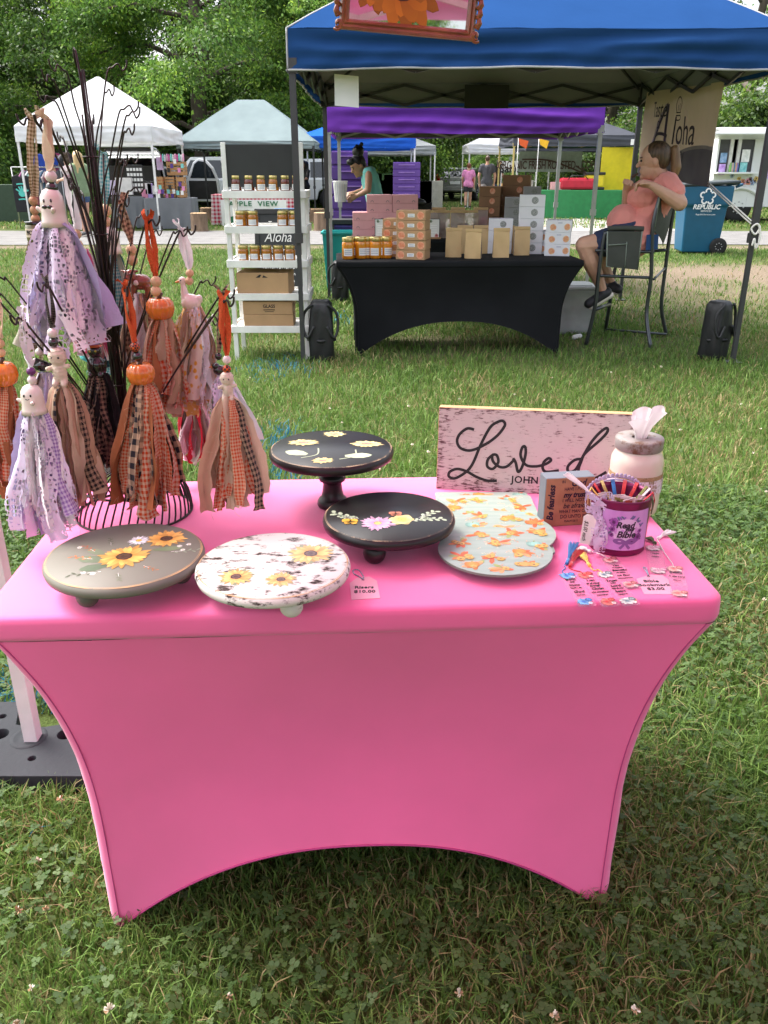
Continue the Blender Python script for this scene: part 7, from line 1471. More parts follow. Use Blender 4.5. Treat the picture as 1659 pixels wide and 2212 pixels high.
ctube('footrest_bar', [(375, 1243, YN), (570, 1250, YN), (762, 1257, YN)], .012); ctube('armrest', [(440, 884, YN - .01), (575, 880, YN - .01), (712, 886, YN - .01)], .020, CHC); ctube('side_rail', [(345, 1050, YN), (560, 1056, YN), (790, 1062, YN)], .013); ctube('side_rail', [(520, 1060, YF), (700, 1060, YF), (905, 1045, YF)], .013); ctube('cross_brace', [(790, 1270, YN), (880, 1180, YF)], .010); ctube('cross_brace', [(370, 1245, YN), (485, 1240, YF)], .011)
mb = MB(); a, b_ = gnd(425, 1668) - co + ZA * .02, gnd(885, 1705) - co + ZA * .02; mb.tube([a, b_], .011, 8); mb.build('ground_bar', CHF, ch); mb = MB(); a, b_ = Q2(370, 1245, YN) - co - ZA * .28, Q2(480, 1420, YF) - co; mb.tube([Q2(340, 1500, YN) - co, Q2(455, 1460, YF) - co], .018, 8); mb.build('footrest', CHF, ch)
def quadsurf(name, p00, p10, p11, p01, mat, sag=0.0, nrm=ZA, n=10, th=0): mb = MB(); mb.grid(lambda u, v: (p00 * (1 - u) + p10 * u) * (1 - v) + (p01 * (1 - u) + p11 * u) * v + nrm * sag * 4 * u * (1 - u) * math.sin(math.pi * min(1, v + .2)), n, n); return mb.build(name, mat, ch)
quadsurf('backrest', Q2(785, 900, YN) - co, Q2(852, 1035, YF) - co, Q2(965, 650, YF) - co, Q2(845, 605, YN) - co, CHC, .05, XA)
quadsurf('seat', Q2(375, 1040, YN) - co, Q2(545, 1050, YF) - co, Q2(880, 1035, YF) - co, Q2(785, 1050, YN) - co, CHC, -.03)
pq = [Q2(438, 905, YN - .035) - co, Q2(702, 905, YN - .035) - co, Q2(668, 1195, YN - .03) - co, Q2(430, 1172, YN - .03) - co]
quadsurf('side_pouch', pq[3], pq[2], pq[1], pq[0], CHC, -.018, YA); mb = MB(); mb.tube([pq[0], pq[3], pq[2], pq[1]], .006, 6); mb.build('pouch_piping', CHP, ch)
mb = MB(); mb.tube([Q2(445, 1010, YN - .05) - co, Q2(590, 1000, YN - .05) - co], .004, 5); mb.tube([Q2(585, 985, YN - .05) - co, Q2(570, 1180, YN - .045) - co], .004, 5); mb.build('pouch_seam', CHP, ch); mb = MB(); mb.tube([Q2(845, 605, YN + .01) - co, Q2(818, 720, YN) - co, Q2(795, 870, YN) - co], .008, 6); mb.build('back_piping', CHP, ch)
quadsurf('blue_tag', Q2(728, 1050, YN - .03) - co, Q2(820, 1040, YN + .02) - co, Q2(828, 928, YN + .02) - co, Q2(735, 930, YN - .03) - co, pm('navy_cloth', (.01, .05, .16), .8))
Jw = dict(head=Q2(792, 372, 7.26), face=Vector((-.96, .24, -.10)), sh_l=Q2(905, 560, 7.12), sh_r=Q2(800, 545, 7.46), el_l=Q2(985, 690, 7.00), wr_l=Q2(775, 556, 6.98), hd_l=Q2(660, 530, 7.02), el_r=Q2(600, 720, 7.40), wr_r=Q2(580, 590, 7.30), hd_r=Q2(612, 480, 7.20),
          hip_l=Q2(640, 965, 7.15), hip_r=Q2(650, 950, 7.40), belly=Q2(560, 832, 7.27), chest=Q2(715, 640, 7.28), kn_l=Q2(262, 1010, 7.12), an_l=Q2(405, 1365, 7.14), to_l=Q2(295, 1455, 7.14), kn_r=Q2(330, 1030, 7.42), an_r=Q2(470, 1300, 7.42), to_r=Q2(520, 1345, 7.36))
base = Vector((2.0, 7.2, 0)); 
for k in ('face',): pass
pw = person('woman in a coral tee and denim shorts seated on a tall chair eating', {**Jw, 'face': Jw['face'] + base * 0 + base - base}, (-1, .1, 0), SKIN1, CORAL, DENIM, HAIRB, 1.28, .42, .62, 1.12, .0052, hair_pony(HAIRB, .30, pm('light_brown_hair', (.14, .075, .035), .45, c2=(.28, .16, .075), scale=50, stretch=(1, 1, .1), bump=.4, bscale=100)), base=base, curl=.9)
mb = MB(); hb = Q2(628, 488, 7.22); mb.caps(hb, hb + Vector((.035, -.01, .02)), .011, .009); tag(mb.build('snack_bar', pm('chocolate', (.06, .022, .014), .5), None), 'small dark brown snack bar held near the woman\'s mouth', 'snack')
# ---------------------------------------------------------------- vendor in the aqua top
VY = 11.35; hv = Q1(505, 315, VY)
Jv = dict(head=hv, sh_l=Q1(625, 405, VY - .15), sh_r=Q1(640, 395, VY + .2), el_l=Q1(615, 585, VY - .20), wr_l=Q1(500, 640, VY - .15), el_r=Q1(560, 590, VY + .2), wr_r=Q1(455, 615, VY + .12))
Jv['face'] = Vector((-.75, -.42, -.50)); hpz = .93
for s, dy in (('l', -.09), ('r', .09)):
    Jv['hip_' + s] = Vector((Q1(720, 640, VY).x, VY + dy, hpz)); Jv['kn_' + s] = Jv['hip_' + s] + Vector((-.03, 0, -.44)); Jv['an_' + s] = Jv['hip_' + s] + Vector((0, 0, -.84)); Jv['to_' + s] = Jv['an_' + s] + Vector((-.15, 0, -.04))
vb = Vector((Jv['hip_l'].x, VY, 0))
person('vendor with black hair in a bun bending over in an aqua sleeveless top', Jv, (-1, 0, 0), SKIN2, TEALT, DENIM, HAIRK, 1.0, .1, 1.2, 1.0, .0095, hair_bun(HAIRK), base=vb, tank=True)
# ---------------------------------------------------------------- passers-by
def at_g(u, v): return at_z(u, v, 0)
p = Q3(250, 560, 34); person('woman in a pink tee and black shorts walking away down the drive', standing(p.x, 34, 1.62, (.1, 1, 0), .12, ((.3, .2), (.2, .2))), (.1, 1, 0), SKIN1, pm('pink_tee', (.72, .26, .50), .85), pm('black_shorts', (.03, .03, .035), .85), pm('auburn_hair', (.16, .055, .025), .5), 1.0, .5, .5, 1.0, .014, hair_short(pm('auburn_hair', (.16, .055, .025), .5)))
p = Q3(400, 560, 31); person('man in a charcoal tee and grey shorts walking away', standing(p.x, 31, 1.85, (.15, 1, 0), .2, ((.1, .3), (.25, .3))), (.15, 1, 0), SKIN1, pm('charcoal_tee', (.065, .065, .075), .85), pm('grey_shorts', (.26, .24, .24), .85), HAIRB, 1.12, .5, .85, 1.0, .014, hair_short(HAIRB))
p = Q3(500, 400, 36); person('man in a black tee and jeans browsing a stall', standing(p.x, 36, 1.78, (.9, .4, 0), .05, ((.9, .1), (.5, .1))), (.9, .4, 0), SKIN1, pm('black_tee', (.012, .013, .014), .85), pm('blue_jeans', (.05, .10, .22), .85), pm('grey_hair', (.3, .26, .22), .6), 1.15, .5, 1.2, 1.0, .014, hair_short(pm('grey_hair', (.3, .26, .22), .6)))
p = Q4(725, 830, 19.5); person('blonde woman in a green top and denim shorts by the white canopy', standing(p.x, 19.5, 1.78, (-.75, .66, 0), .10, ((1.1, .0), (1.0, .0))), (-.75, .66, 0), SKIN1, pm('sage_top', (.20, .28, .16), .85), pm('blue_denim', (.05, .09, .19), .85), HAIRY, 1.05, .1, .35, 1.0, .013, hair_long(HAIRY, .32), tank=True)
p = Q4(630, 700, 22.6); person('dark haired woman in a grey tee beside the clothes rack', standing(p.x, 22.6, 1.68, (-.85, .5, 0), .05, ((1.2, .0), (.9, .0))), (-.85, .5, 0), SKIN1, pm('grey_tee', (.34, .35, .37), .85), pm('black_leggings', (.015, .015, .017), .85), HAIRB, 1.1, .5, 1.2, 1.0, .014, hair_bun(HAIRB))
p = Q7(1440, 780, 28.8); person('woman with long dark curls in black beside the grey canopy', standing(p.x, 28.8, 1.66, (-.5, -.85, 0), .04, ((1.1, .0), (1.1, .0))), (-.5, -.85, 0), SKIN2, MATS['black_tee'], MATS['black_shorts'], HAIRK, .95, .9, .7, 1.0, .014, hair_long(HAIRK, .4, .13))
# ================================================================ THE OTHER STALLS AND WHAT STANDS BEHIND THEM
def drape(label, c, W, D, Ht, mat, name='draped_table', rz=0, drop=.02, cat='table', uvs=1.0):
    t = thing(name, label, cat, c, rz); mb = MB(); g = random.Random(int(abs(c[0]) * 77)); per = []
    for (x0, y0, x1, y1) in ((-1, -1, 1, -1), (1, -1, 1, 1), (1, 1, -1, 1), (-1, 1, -1, -1)):
        for k in range(24): q = k / 24; per.append(((x0 + (x1 - x0) * q) * W / 2, (y0 + (y1 - y0) * q) * D / 2))
    n = len(per); rows = [0, .02, .15, .45, .75, 1.0]; vs = []; uv = []
    for r in rows:
        for k, (x, y) in enumerate(per):
            m = max(abs(x) / (W / 2), abs(y) / (D / 2)); ro = r * (.03 + .025 * math.sin(k * .9 + 1.3 * math.sin(k * .31)) + .012 * math.sin(k * 2.3)); nx, ny = (x / (W / 2), 0) if abs(x) / W > abs(y) / D else (0, y / (D / 2))
            vs.append(Vector((x + nx * ro, y + ny * ro, Ht - (Ht - drop) * r))); uv.append(((x + y) * uvs, (Ht - r * Ht) * uvs))
    fs = [(i * n + k, i * n + (k + 1) % n, (i + 1) * n + (k + 1) % n, (i + 1) * n + k) for i in range(len(rows) - 1) for k in range(n)] + [tuple(range(n))]
    mb.add(vs, fs, 0, uv, None, True); mb.build('cloth', mat, t); return t
GREYC = pm('grey_tablecloth', (.16, .17, .185), .8, var=.08, scale=3, bump=.1)
def Q4x(x, Y): return Q4(x, 500, Y).x
x0, x1 = Q4x(925, 22.3), Q4x(1195, 22.3); drape('grey draped table in the middle of the white canopy stall', ((x0 + x1) / 2, 22.65, 0), x1 - x0, .7, .76, GREYC)
x0, x1 = Q4x(1185, 21.9), Q4x(1585, 21.9); drape('grey draped table with wooden racks at the right of the white canopy stall', ((x0 + x1) / 2, 22.3, 0), x1 - x0, .7, .74, GREYC); RXc = (x0 + x1) / 2
OAK = pm('crate_pine', (.40, .21, .085), .7, var=.2, scale=8); 
def crate(label, c, w, d, h, n, rz=0):
    t = thing('slatted_crate', label, 'crate', c, rz)
    for sx in (-1, 1):
        for sy in (-1, 1): mb = MB(); mb.box((sx * (w / 2 - .015), sy * (d / 2 - .015), h / 2), (.03, .03, h)); mb.build('post', OAK, t)
    for k in range(n):
        for sy in (-1, 1): mb = MB(); mb.box((0, sy * d / 2, h * (k + .5) / n), (w, .012, h / n * .72)); mb.build('slat', OAK, t)
        for sx in (-1, 1): mb = MB(); mb.box((sx * w / 2, 0, h * (k + .5) / n), (.012, d, h / n * .72)); mb.build('slat', OAK, t)
    mb = MB(); mb.box((0, 0, .012), (w, d, .02)); mb.build('bottom', OAK, t); return t
def pq4(x, y, Y): return Q4(x, y, Y)
for k, (xa, xb, ya, yb, n, lb) in enumerate([(1310, 1375, 325, 525, 6, 'narrow slatted crate at the left of the wooden display'), (1375, 1470, 325, 525, 7, 'slatted crate with dark bands in the middle of the wooden display'), (1470, 1545, 325, 500, 4, 'brown slatted crate at the right of the wooden display'), (1390, 1545, 200, 315, 3, 'upper slatted crate on top of the wooden display')]):
    Y = 22.15 + .12 * (k % 2); a, b_ = Q4(xa, ya, Y), Q4(xb, yb, Y); crate(lb, ((a.x + b_.x) / 2, Y, max(.745, b_.z)), b_.x - a.x, .28, a.z - max(.745, b_.z), n)
    for j in range(5):
        mb = MB(); mb.box((0, 0, 0), (.07, .004, .10)); o = mb.build('hang_card', [PAPER, MATS['pink_tee'], MATS['aqua_top'], BLACKM, MATS['purple_plastic']][(j + k) % 5], None, (a.x + (b_.x - a.x) * (j + .5) / 5, Y - .16, b_.z + .12 + .10 * (j % 3))); tag(o, f'small goods card, {ORD[j]} from the left on the {["left", "middle", "right", "top"][k]} crate', 'card', 'goods cards on the crates')
for j in range(12): c = [(.55, .10, .30), (.20, .55, .50), (.62, .62, .62), (.65, .30, .45)][j % 4]; mb = MB(); mb.caps((0, 0, 0), (0, .02, .13), .022, .018, 8); p = Q4(1335 + 17 * j, 195 - (j % 2) * 6, 22.2); tag(mb.build('rolled_sock', pm(f'sock_{j % 4}', c, .9), None, p), f'{["rose", "mint", "white", "pink"][j % 4]} rolled hair band, {ORD[j]} in the row on the wooden display', 'hair band', 'hair bands on the wooden display')
t = thing('jewelry_rack', 'dark card rack of pale jewellery on the middle grey table', 'rack', Q4(1138, 470, 22.5)); mb = MB(); mb.box((0, 0, .34), (.42, .05, .70)); mb.build('panel', BLACKM, t, bevel=.03)
for r in range(5):
    for c in range(5): mb = MB(); mb.box((-.16 + .08 * c, -.035, .10 + .12 * r), (.06, .008, .07)); mb.build('card', PAPER, t)
for k, (x, y, w, h, c) in enumerate([(945, 475, .22, .34, (.62, .52, .70)), (1040, 475, .40, .40, (.72, .70, .68)), (1240, 470, .16, .26, (.70, .66, .68)), (1210, 520, .15, .26, (.62, .22, .34)), (1255, 500, .12, .34, (.42, .30, .62)), (1290, 470, .14, .2, (.7, .7, .72)), (1330, 270, .14, .30, (.55, .4, .6))]):
    p = Q4(x, y, 22.4); o = carton('goods_box', ['lilac goods box on the middle grey table', 'white display card on the middle grey table', 'white packet left of the crates', 'pink packet left of the crates', 'violet tall packet left of the crates', 'small white packet behind the crates', 'lilac packet high on the left crate'][k], p, (w, .1, h), pm(f'goods_{k}', c, .6))
# clothes rails
def shirt(label, c, w, h, colr, rz=0.0, prnt=None, tank=False):
    m = pm('shirt_' + '%02d%02d%02d' % tuple(int(q * 99) for q in colr), colr, .9, bump=.1, bscale=30); t = thing('hanging_shirt', label, 'shirt', c, rz, 'clothes on the rails'); sl = .0 if tank else .14
    out = [(-w / 2, -h), (w / 2, -h), (w / 2, -h * .30), (w / 2 + sl * .7, -h * .36), (w / 2 + sl, -h * .22), (w / 2 - .01, -.03), (.07, 0), (0, -.05), (-.07, 0), (-w / 2 + .01, -.03), (-w / 2 - sl, -h * .22), (-w / 2 - sl * .7, -h * .36), (-w / 2, -h * .30)]
    mb = MB(); mb.prism(out, frame((0, .02, 0), XA, ZA), .045); mb.build('cloth', m, t, bevel=.012); mb = MB(); mb.tube([(-w * .38, 0, -.02), (0, 0, .05), (w * .38, 0, -.02)], .005, 5); mb.tube([(0, 0, .05), (0, 0, .11)], .004, 5); mb.build('hanger', BLACKM, t)
    if prnt:
        mb = MB(); M = frame((0, -.030, -h * .42), XA, ZA); mb.sheet([(.09 * math.cos(k * .524), -.06 + .08 * math.sin(k * .524)) for k in range(12)], M)
        for k, a in enumerate((2.5, 1.95, 1.57, 1.2, .45)): q = Vector((math.cos(a), math.sin(a), 0)); stroke(mb, [(q.x * .05, -.06 + q.y * .05), (q.x * .17, -.06 + q.y * .17)], .035, M, 3, .001)
        for yy in (.16, -.19): stroke(mb, [(-.11, yy - .01), (0, yy), (.11, yy - .01)], .03, M, 3, .001)
        mb.build('hand_print', prnt, t, fixn=False)
rl = thing('clothes_rail', 'chrome clothes rail with shirts under the white canopy', 'rail', (Q4(300, 500, 22.2).x, 22.2, 0)); ra_, rb2 = Q4(90, 320, 22.1).x - rl.location.x, Q4(520, 320, 22.3).x - rl.location.x
for x in (ra_, rb2): mb = MB(); mb.tube([(x, 0, 0), (x, 0, 1.45)], .016, 6); mb.build('upright', SILVER, rl)
mb = MB(); mb.tube([(ra_, 0, 1.45), (rb2, 0, 1.45)], .016, 6); mb.build('hanging_bar', SILVER, rl)
shirt('black tank top with a teal hand print hanging at the end of the rail', (Q4(165, 310, 21.75).x, 21.75, Q4(165, 312, 21.75).z), .42, .85, (.02, .02, .024), .1, pm('teal_print', (.10, .55, .48), .8), True)
for k in range(11):
    colr = [(.30, .10, .22), (.06, .07, .10), (.55, .54, .55), (.10, .25, .22), (.45, .12, .16), (.20, .20, .24), (.62, .60, .60), (.08, .14, .22), (.5, .4, .42), (.25, .08, .10), (.12, .12, .13)][k]
    shirt(f'{["plum", "navy", "pale grey", "green", "red", "slate", "white", "blue", "mauve", "maroon", "black"][k]} shirt hanging edge-on along the clothes rail', (Q4(225 + 24 * k, 310, 22.1).x, 22.12, 1.38), .40, .80, colr, R(68))
shirt('royal blue tee hanging high at the back of the white canopy', (Q4(360, 130, 23.0).x, 23.0, Q4(360, 135, 23.0).z), .42, .80, (.02, .07, .42), .2); shirt('black tee with pink flowers hanging high beside the blue one', (Q4(425, 120, 23.4).x, 23.4, Q4(425, 125, 23.4).z), .42, .85, (.35, .05, .16), .3)
for k in range(5): shirt(f'{["purple", "pink and black", "grey", "white striped", "dark"][k]} blouse on the high back rail', (Q4(470 + 22 * k, 130, 23.6).x, 23.6, Q4(470, 135, 23.6).z), .40, .85, [(.28, .08, .35), (.5, .06, .22), (.3, .3, .33), (.55, .52, .55), (.04, .04, .05)][k], R(65))
# picnic table with banner under the grey canopy
x0, x1 = Q7(400, 700, 23.6).x, Q7(1330, 700, 23.6).x; GNG = cloth_pattern('red_picnic_check', (.70, .62, .62), (.45, .02, .06), .05, 'gingham'); drape('table under a red and white checked cloth behind the shelf', ((x0 + x1) / 2, 24.0, 0), x1 - x0, .75, .78, GNG)
a, b_ = Q7(505, 690, 23.45), Q7(1245, 1000, 23.45); t = thing('market_banner', 'white cloth banner with green lettering on the checked table', 'banner', ((a.x + b_.x) / 2, 23.45, b_.z)); W_, H_ = b_.x - a.x, a.z - b_.z
mb = MB(); mb.grid(lambda u, v: Vector(((u - .5) * W_, -.04 - .015 * math.sin(u * 14), v * H_)), 24, 4); mb.build('banner_cloth', PAPER, t); GRN = pm('green_paint', (.02, .16, .07), .7)
text('APPLE  VIEW', .17, GRN, frame((0, -.065, H_ - .10), XA, ZA), t, sp=1.15, xs=W_ / 1.45, bold=.004); mb = MB(); mb.sheet([(.15 * math.cos(k * .4), .13 * math.sin(k * .4)) for k in range(16)], frame((-.32 * W_, -.065, .17), XA, ZA)); mb.build('round_badge', GRN, t, fixn=False)
for k in range(5): c = [(.42, .14, .05), (.6, .58, .55), (.5, .2, .12), (.45, .16, .1), (.05, .05, .05)][k]; p = Q7(690 + 140 * k, 690, 23.9); carton('goods_box', f'{["brown", "white", "rust", "red", "black"][k]} box on the checked table', (p.x, 24.0, .785), (.25, .2, .12), pm(f'tbl_{k}', c, .7))
# stumps
BRK = pm('stump_bark', (.19, .13, .085), .95, var=.35, scale=14, bump=.9, bscale=30, stretch=(1, 1, .3)); CUT = pm('cut_wood', (.42, .28, .15), .85, var=.2, scale=20)
def stump(label, x, yb, w, h, Yq):
    p = at_z((700 + x * .3617) * .54, (550 + yb * .3617) * .54, 0); t = thing('tree_stump', label, 'stump', p, 0, 'sawn stumps by the road'); r = w / 2; f = lambda th, q: 1 + .05 * math.sin(3 * th + x) + .03 * math.sin(8 * th)
    mb = MB(); mb.lathe([(r * 1.1, 0), (r, .06), (r * .97, h * .6), (r * .98, h)], n=28, fn=f, cap=False); mb.build('bark', BRK, t); mb = MB(); mb.lathe([(r * .985, h), (r * .9, h + .012), (0, h + .012)], n=28, fn=f, cap=False); mb.build('sawn_face', CUT, t)
stump('sawn stump in front of the open white car door', 280, 1040, .40, .42, 0); stump('darker stump behind the one at the car door', 375, 935, .42, .38, 0); stump('sawn stump right of the blue canopy leg', 1625, 1035, .36, .42, 0); stump('sawn stump further back near the woman in black', 1572, 940, .42, .36, 0)
# ---------------------------------------------------------------- vehicles
TYRE = pm('tyre', (.015, .015, .016), .85, bump=.3); RIM = pm('alloy', (.45, .46, .47), .3, metal=.8); GLASS = pm('car_glass', (.02, .025, .03), .05, spec=.8); CARW = pm('white_car_paint', (.74, .76, .78), .18, coat=.6, var=.02); REDL = pm('tail_light', (.50, .01, .015), .12, coat=.6); CARK = pm('dark_car_paint', (.018, .022, .03), .18, coat=.6); CARS = pm('silver_car_paint', (.36, .35, .33), .22, metal=.4, coat=.5)
def wheel(t, x, y, r, w=.22):
    mb = MB(); mb.lathe([(r * .62, -w / 2), (r * .95, -w / 2), (r, -w * .3), (r, w * .3), (r * .95, w / 2), (r * .62, w / 2)], n=28); wh = mb.build('wheel', TYRE, t, (x, y, r), (R(90), 0, 0)); mb = MB()
    mb.lathe([(r * .62, w * .4), (r * .58, w * .5), (r * .2, w * .42), (0, w * .45)], n=24, cap=False); mb.lathe([(r * .62, -w * .4), (r * .58, -w * .5), (r * .2, -w * .42), (0, -w * .45)], n=24, cap=False)
    for k in range(8): a = k * math.pi / 4; mb.ell((r * .38 * math.cos(a), r * .38 * math.sin(a), w * .47), r * .07, 6, 4); mb.ell((r * .38 * math.cos(a), r * .38 * math.sin(a), -w * .47), r * .07, 6, 4)
    mb.build('rim', RIM, wh)
def car(name, label, loc, rz, paint, kind='suv', hatch=False, door=False, L=4.7, W=1.9):
    """front towards local +x"""
    t = thing(name, label, 'car', loc, rz); h = L / 2
    lower = [(-h, .42), (-h, .95), (-h + .05, 1.08), (h - 1.25, 1.10), (h - .25, .98), (h, .80), (h, .42), (h - .45, .32), (h - .55, .62), (h - .75, .74), (h - 1.05, .74), (h - 1.25, .62), (h - 1.33, .32), (-h + 1.35, .32), (-h + 1.27, .62), (-h + 1.05, .74), (-h + .75, .74), (-h + .55, .62), (-h + .47, .34)]
    if kind == 'suv': cab = [(-h + .04, 1.06), (-h + .22, 1.70), (-h + .5, 1.78), (h - 2.1, 1.76), (h - 1.25, 1.08)]
    elif kind == 'pickup': cab = [(-h + 2.0, 1.06), (-h + 2.12, 1.74), (-h + 2.35, 1.82), (h - 1.95, 1.80), (h - 1.2, 1.08)]
    else: cab = [(-h + .25, 1.02), (-h + .9, 1.42), (-h + 1.4, 1.48), (h - 2.0, 1.46), (h - 1.15, 1.02)]
    mb = MB(); M = frame((0, W / 2, 0), XA, ZA); mb.prism(lower, M, W); mb.build('body', paint, t, bevel=.05)
    ins = .10; cx_ = sum(p[0] for p in cab) / len(cab); mb = MB(); n = len(cab); vs = []
    for sy in (-1, 1):
        for (x, z) in cab: q = (z - 1.05) / .75; vs.append(Vector((x, sy * (W / 2 - .03 - ins * max(0, q) * 1.6), z)))
    fs = [tuple(range(n)), tuple(range(2 * n - 1, n - 1, -1))] + [(i, n + i, n + (i + 1) % n, (i + 1) % n) for i in range(n)]
    if hatch: fs = [f for f in fs if set(f) != {0, 1, n, n + 1}]
    mb.add(vs, fs); mb.build('cabin', paint, t)
    for sy in (-1, 1):                                   # side panes
        xs_ = [cab[0][0] + .16, (cab[0][0] + cab[-1][0]) * .5 - .12, cab[-1][0] - .35]
        for k in range(2):
            xa, xb = xs_[k] + .05, xs_[k + 1] - .05; za, zb2 = 1.12, cab[2][1] - .12; g = lambda z: W / 2 - .03 - ins * max(0, (z - 1.05) / .75) * 1.6 + .006; sl = .18 if k == 0 else 0; sr = .35 if k == 1 else 0
            mb = MB(); mb.add([Vector((xa, sy * g(za), za)), Vector((xb, sy * g(za), za)), Vector((xb - sr, sy * g(zb2), zb2)), Vector((xa + sl, sy * g(zb2), zb2))], [(0, 1, 2, 3)]); mb.build('side_window', GLASS, t)
    fx0, fx1 = cab[-1], cab[-2]; mb = MB(); e = .012; mb.add([Vector((fx0[0] + e - .05, -W / 2 + .16, fx0[1] + .06)), Vector((fx0[0] + e - .05, W / 2 - .16, fx0[1] + .06)), Vector((fx1[0] + e + .06, W / 2 - .28, fx1[1] - .05)), Vector((fx1[0] + e + .06, -W / 2 + .28, fx1[1] - .05))], [(0, 1, 2, 3)]); mb.build('windscreen', GLASS, t)
    if not hatch: b0, b1 = cab[0], cab[1]; mb = MB(); mb.add([Vector((b0[0] - .012 + .02, -W / 2 + .16, b0[1] + .1)), Vector((b0[0] - .012 + .02, W / 2 - .16, b0[1] + .1)), Vector((b1[0] - .03, W / 2 - .28, b1[1] - .05)), Vector((b1[0] - .03, -W / 2 + .28, b1[1] - .05))], [(0, 1, 2, 3)]); mb.build('rear_window', GLASS, t)
    for sx in (-h + .9, h - .9):
        for sy in (-1, 1): wheel(t, sx, sy * (W / 2 - .12), .36)
    for sy in (-1, 1): mb = MB(); mb.box((-h - .005, sy * (W / 2 - .12), .98), (.10, .20, .30)); mb.build('tail_light', REDL, t, bevel=.02); mb = MB(); mb.box((h - .03, sy * (W / 2 - .25), .80), (.10, .34, .14)); mb.build('headlight', WHITEM, t, bevel=.02)
    mb = MB(); mb.box((-h - .06, 0, .55), (.14, W * .96, .20)); mb.build('rear_bumper', BLACKM if kind != 'sedan' else paint, t, bevel=.03); mb = MB(); mb.box((-h - .008, 0, .82), (.03, .5, .14)); mb.build('number_plate', PAPER, t)
    if hatch:
        mb = MB(); mb.box((-h + .7, 0, 1.05), (1.2, W * .84, .9)); mb.build('boot_opening', BLACKM, t); mb = MB(); mb.box((-h - .002, 0, .80), (.03, W * .8, .55)); mb.build('cargo_sill', BLACKM, t)
        Mh = frame((-h + .30, 0, 1.80), Vector((0, 1, 0)), Vector((-1, 0, .18))); mb = MB(); mb.prism([(-W * .42, 0), (W * .42, 0), (W * .45, .6), (W * .40, 1.05), (-W * .40, 1.05), (-W * .45, .6)], Mh, .06); ht = mb.build('raised_hatch', [paint], t, bevel=.02); mb = MB(); mb.prism([(-W * .34, .08), (W * .34, .08), (W * .36, .55), (-W * .36, .55)], Mh @ Matrix.Translation((0, 0, -.012)), .01); mb.build('hatch_window', GLASS, ht); mb = MB(); mb.prism([(-W * .40, .6), (W * .40, .6), (W * .36, 1.0), (-W * .36, 1.0)], Mh @ Matrix.Translation((0, 0, -.02)), .018); mb.build('hatch_trim', BLACKM, ht)
    if door:
        hx_ = .55; Md = frame((hx_, -W / 2, 0), Vector((-.25, -1, 0)), ZA); out = [(0, .42), (1.05, .42), (1.12, .62), (1.10, 1.08), (.95, 1.45), (.70, 1.70), (.45, 1.74), (.25, 1.62), (0, 1.12)]
        mb = MB(); mb.prism(out, Md @ Matrix.Translation((0, 0, -.09)), .09); dr = mb.build('open_door', paint, t, bevel=.025); mb = MB(); mb.prism([(.06, .5), (1.0, .5), (1.05, .66), (1.02, 1.06), (.06, 1.06)], Md @ Matrix.Translation((0, 0, -.106)), .012); mb.prism([(.06, .5), (1.0, .5), (1.05, .66), (1.02, 1.06), (.06, 1.06)], Md, .012); mb.build('door_card', BLACKM, dr); mb = MB(); mb.prism([(.12, 1.14), (1.0, 1.14), (.88, 1.42), (.68, 1.62), (.45, 1.66), (.30, 1.56)], Md @ Matrix.Translation((0, 0, -.10)), .11); mb.build('door_window', GLASS, dr)
    if kind == 'pickup': mb = MB(); mb.box((-h + 1.0, 0, 1.11), (1.8, W * .8, .02)); mb.build('bed_cover', BLACKM, t)
    return t
xs0 = Q4(1120, 300, 26.5).x; car('parked_car', 'white suv with raised tailgate and open door behind the white canopy stall', (xs0, 28.6, 0), R(90), CARW, 'suv', True, True)
car('parked_car', 'white pickup parked behind the grey canopy', (Q7(560, 500, 32.5).x - .3, 32.5, 0), R(180), CARW, 'pickup', L=5.4)
car('parked_car', 'white suv parked side on beyond the chalkboard shelf', (Q7(1130, 500, 34.5).x + .6, 34.5, 0), R(180), CARW, 'suv')
car('parked_car', 'dark off-road car parked beyond the black gate', (Q3(125, 300, 58).x, 58, 0), R(82), CARK, 'suv', L=4.4); c_ = bpy.data.objects[-1] if False else None
car('parked_car', 'silver car parked on the verge beside the drive', (Q3(235, 400, 43).x, 44.5, 0), R(75), CARS, 'sedan', L=4.5)
# ---------------------------------------------------------------- coffee stall
x0, x1 = Q3(800, 500, 27.0).x, Q3(1520, 500, 27.0).x; drape('long table under a bright green cloth at the coffee stall', ((x0 + x1) / 2, 27.1, 0), x1 - x0, .7, .82, pm('green_cloth', (.02, .20, .06), .7, var=.12, bump=.1)); 
t = thing('coffee_banner', 'pale green coffee banner at the back of the dark grey canopy', 'banner', (0, 30.2, 0)); a, b_ = Q3(680, 115, 30.2), Q3(1190, 285, 30.2); mb = MB(); mb.grid(lambda u, v: Vector((a.x + (b_.x - a.x) * u, .02 * math.sin(u * 9), b_.z + (a.z - b_.z) * v)), 16, 4); mb.build('banner_cloth', pm('pale_green_banner', (.34, .40, .34), .7), t); BRI = pm('brown_ink', (.09, .05, .035), .7)
text('ORGANIC FRESH ROASTED - COFFEE', .36, BRI, frame(((a.x + b_.x) / 2, -.05, (a.z + b_.z) / 2 - .12), XA, ZA), t, xs=.62, bold=.006, sp=.95); mb = MB(); stroke(mb, [(a.x + .1, a.z - .25), (a.x + 1.1, a.z - .3), (a.x + 2.4, a.z - .75), (b_.x - .2, a.z - .45)], .05, frame((0, -.05, 0), XA, ZA), 8); mb.build('banner_swirl', BRI, t, fixn=False)
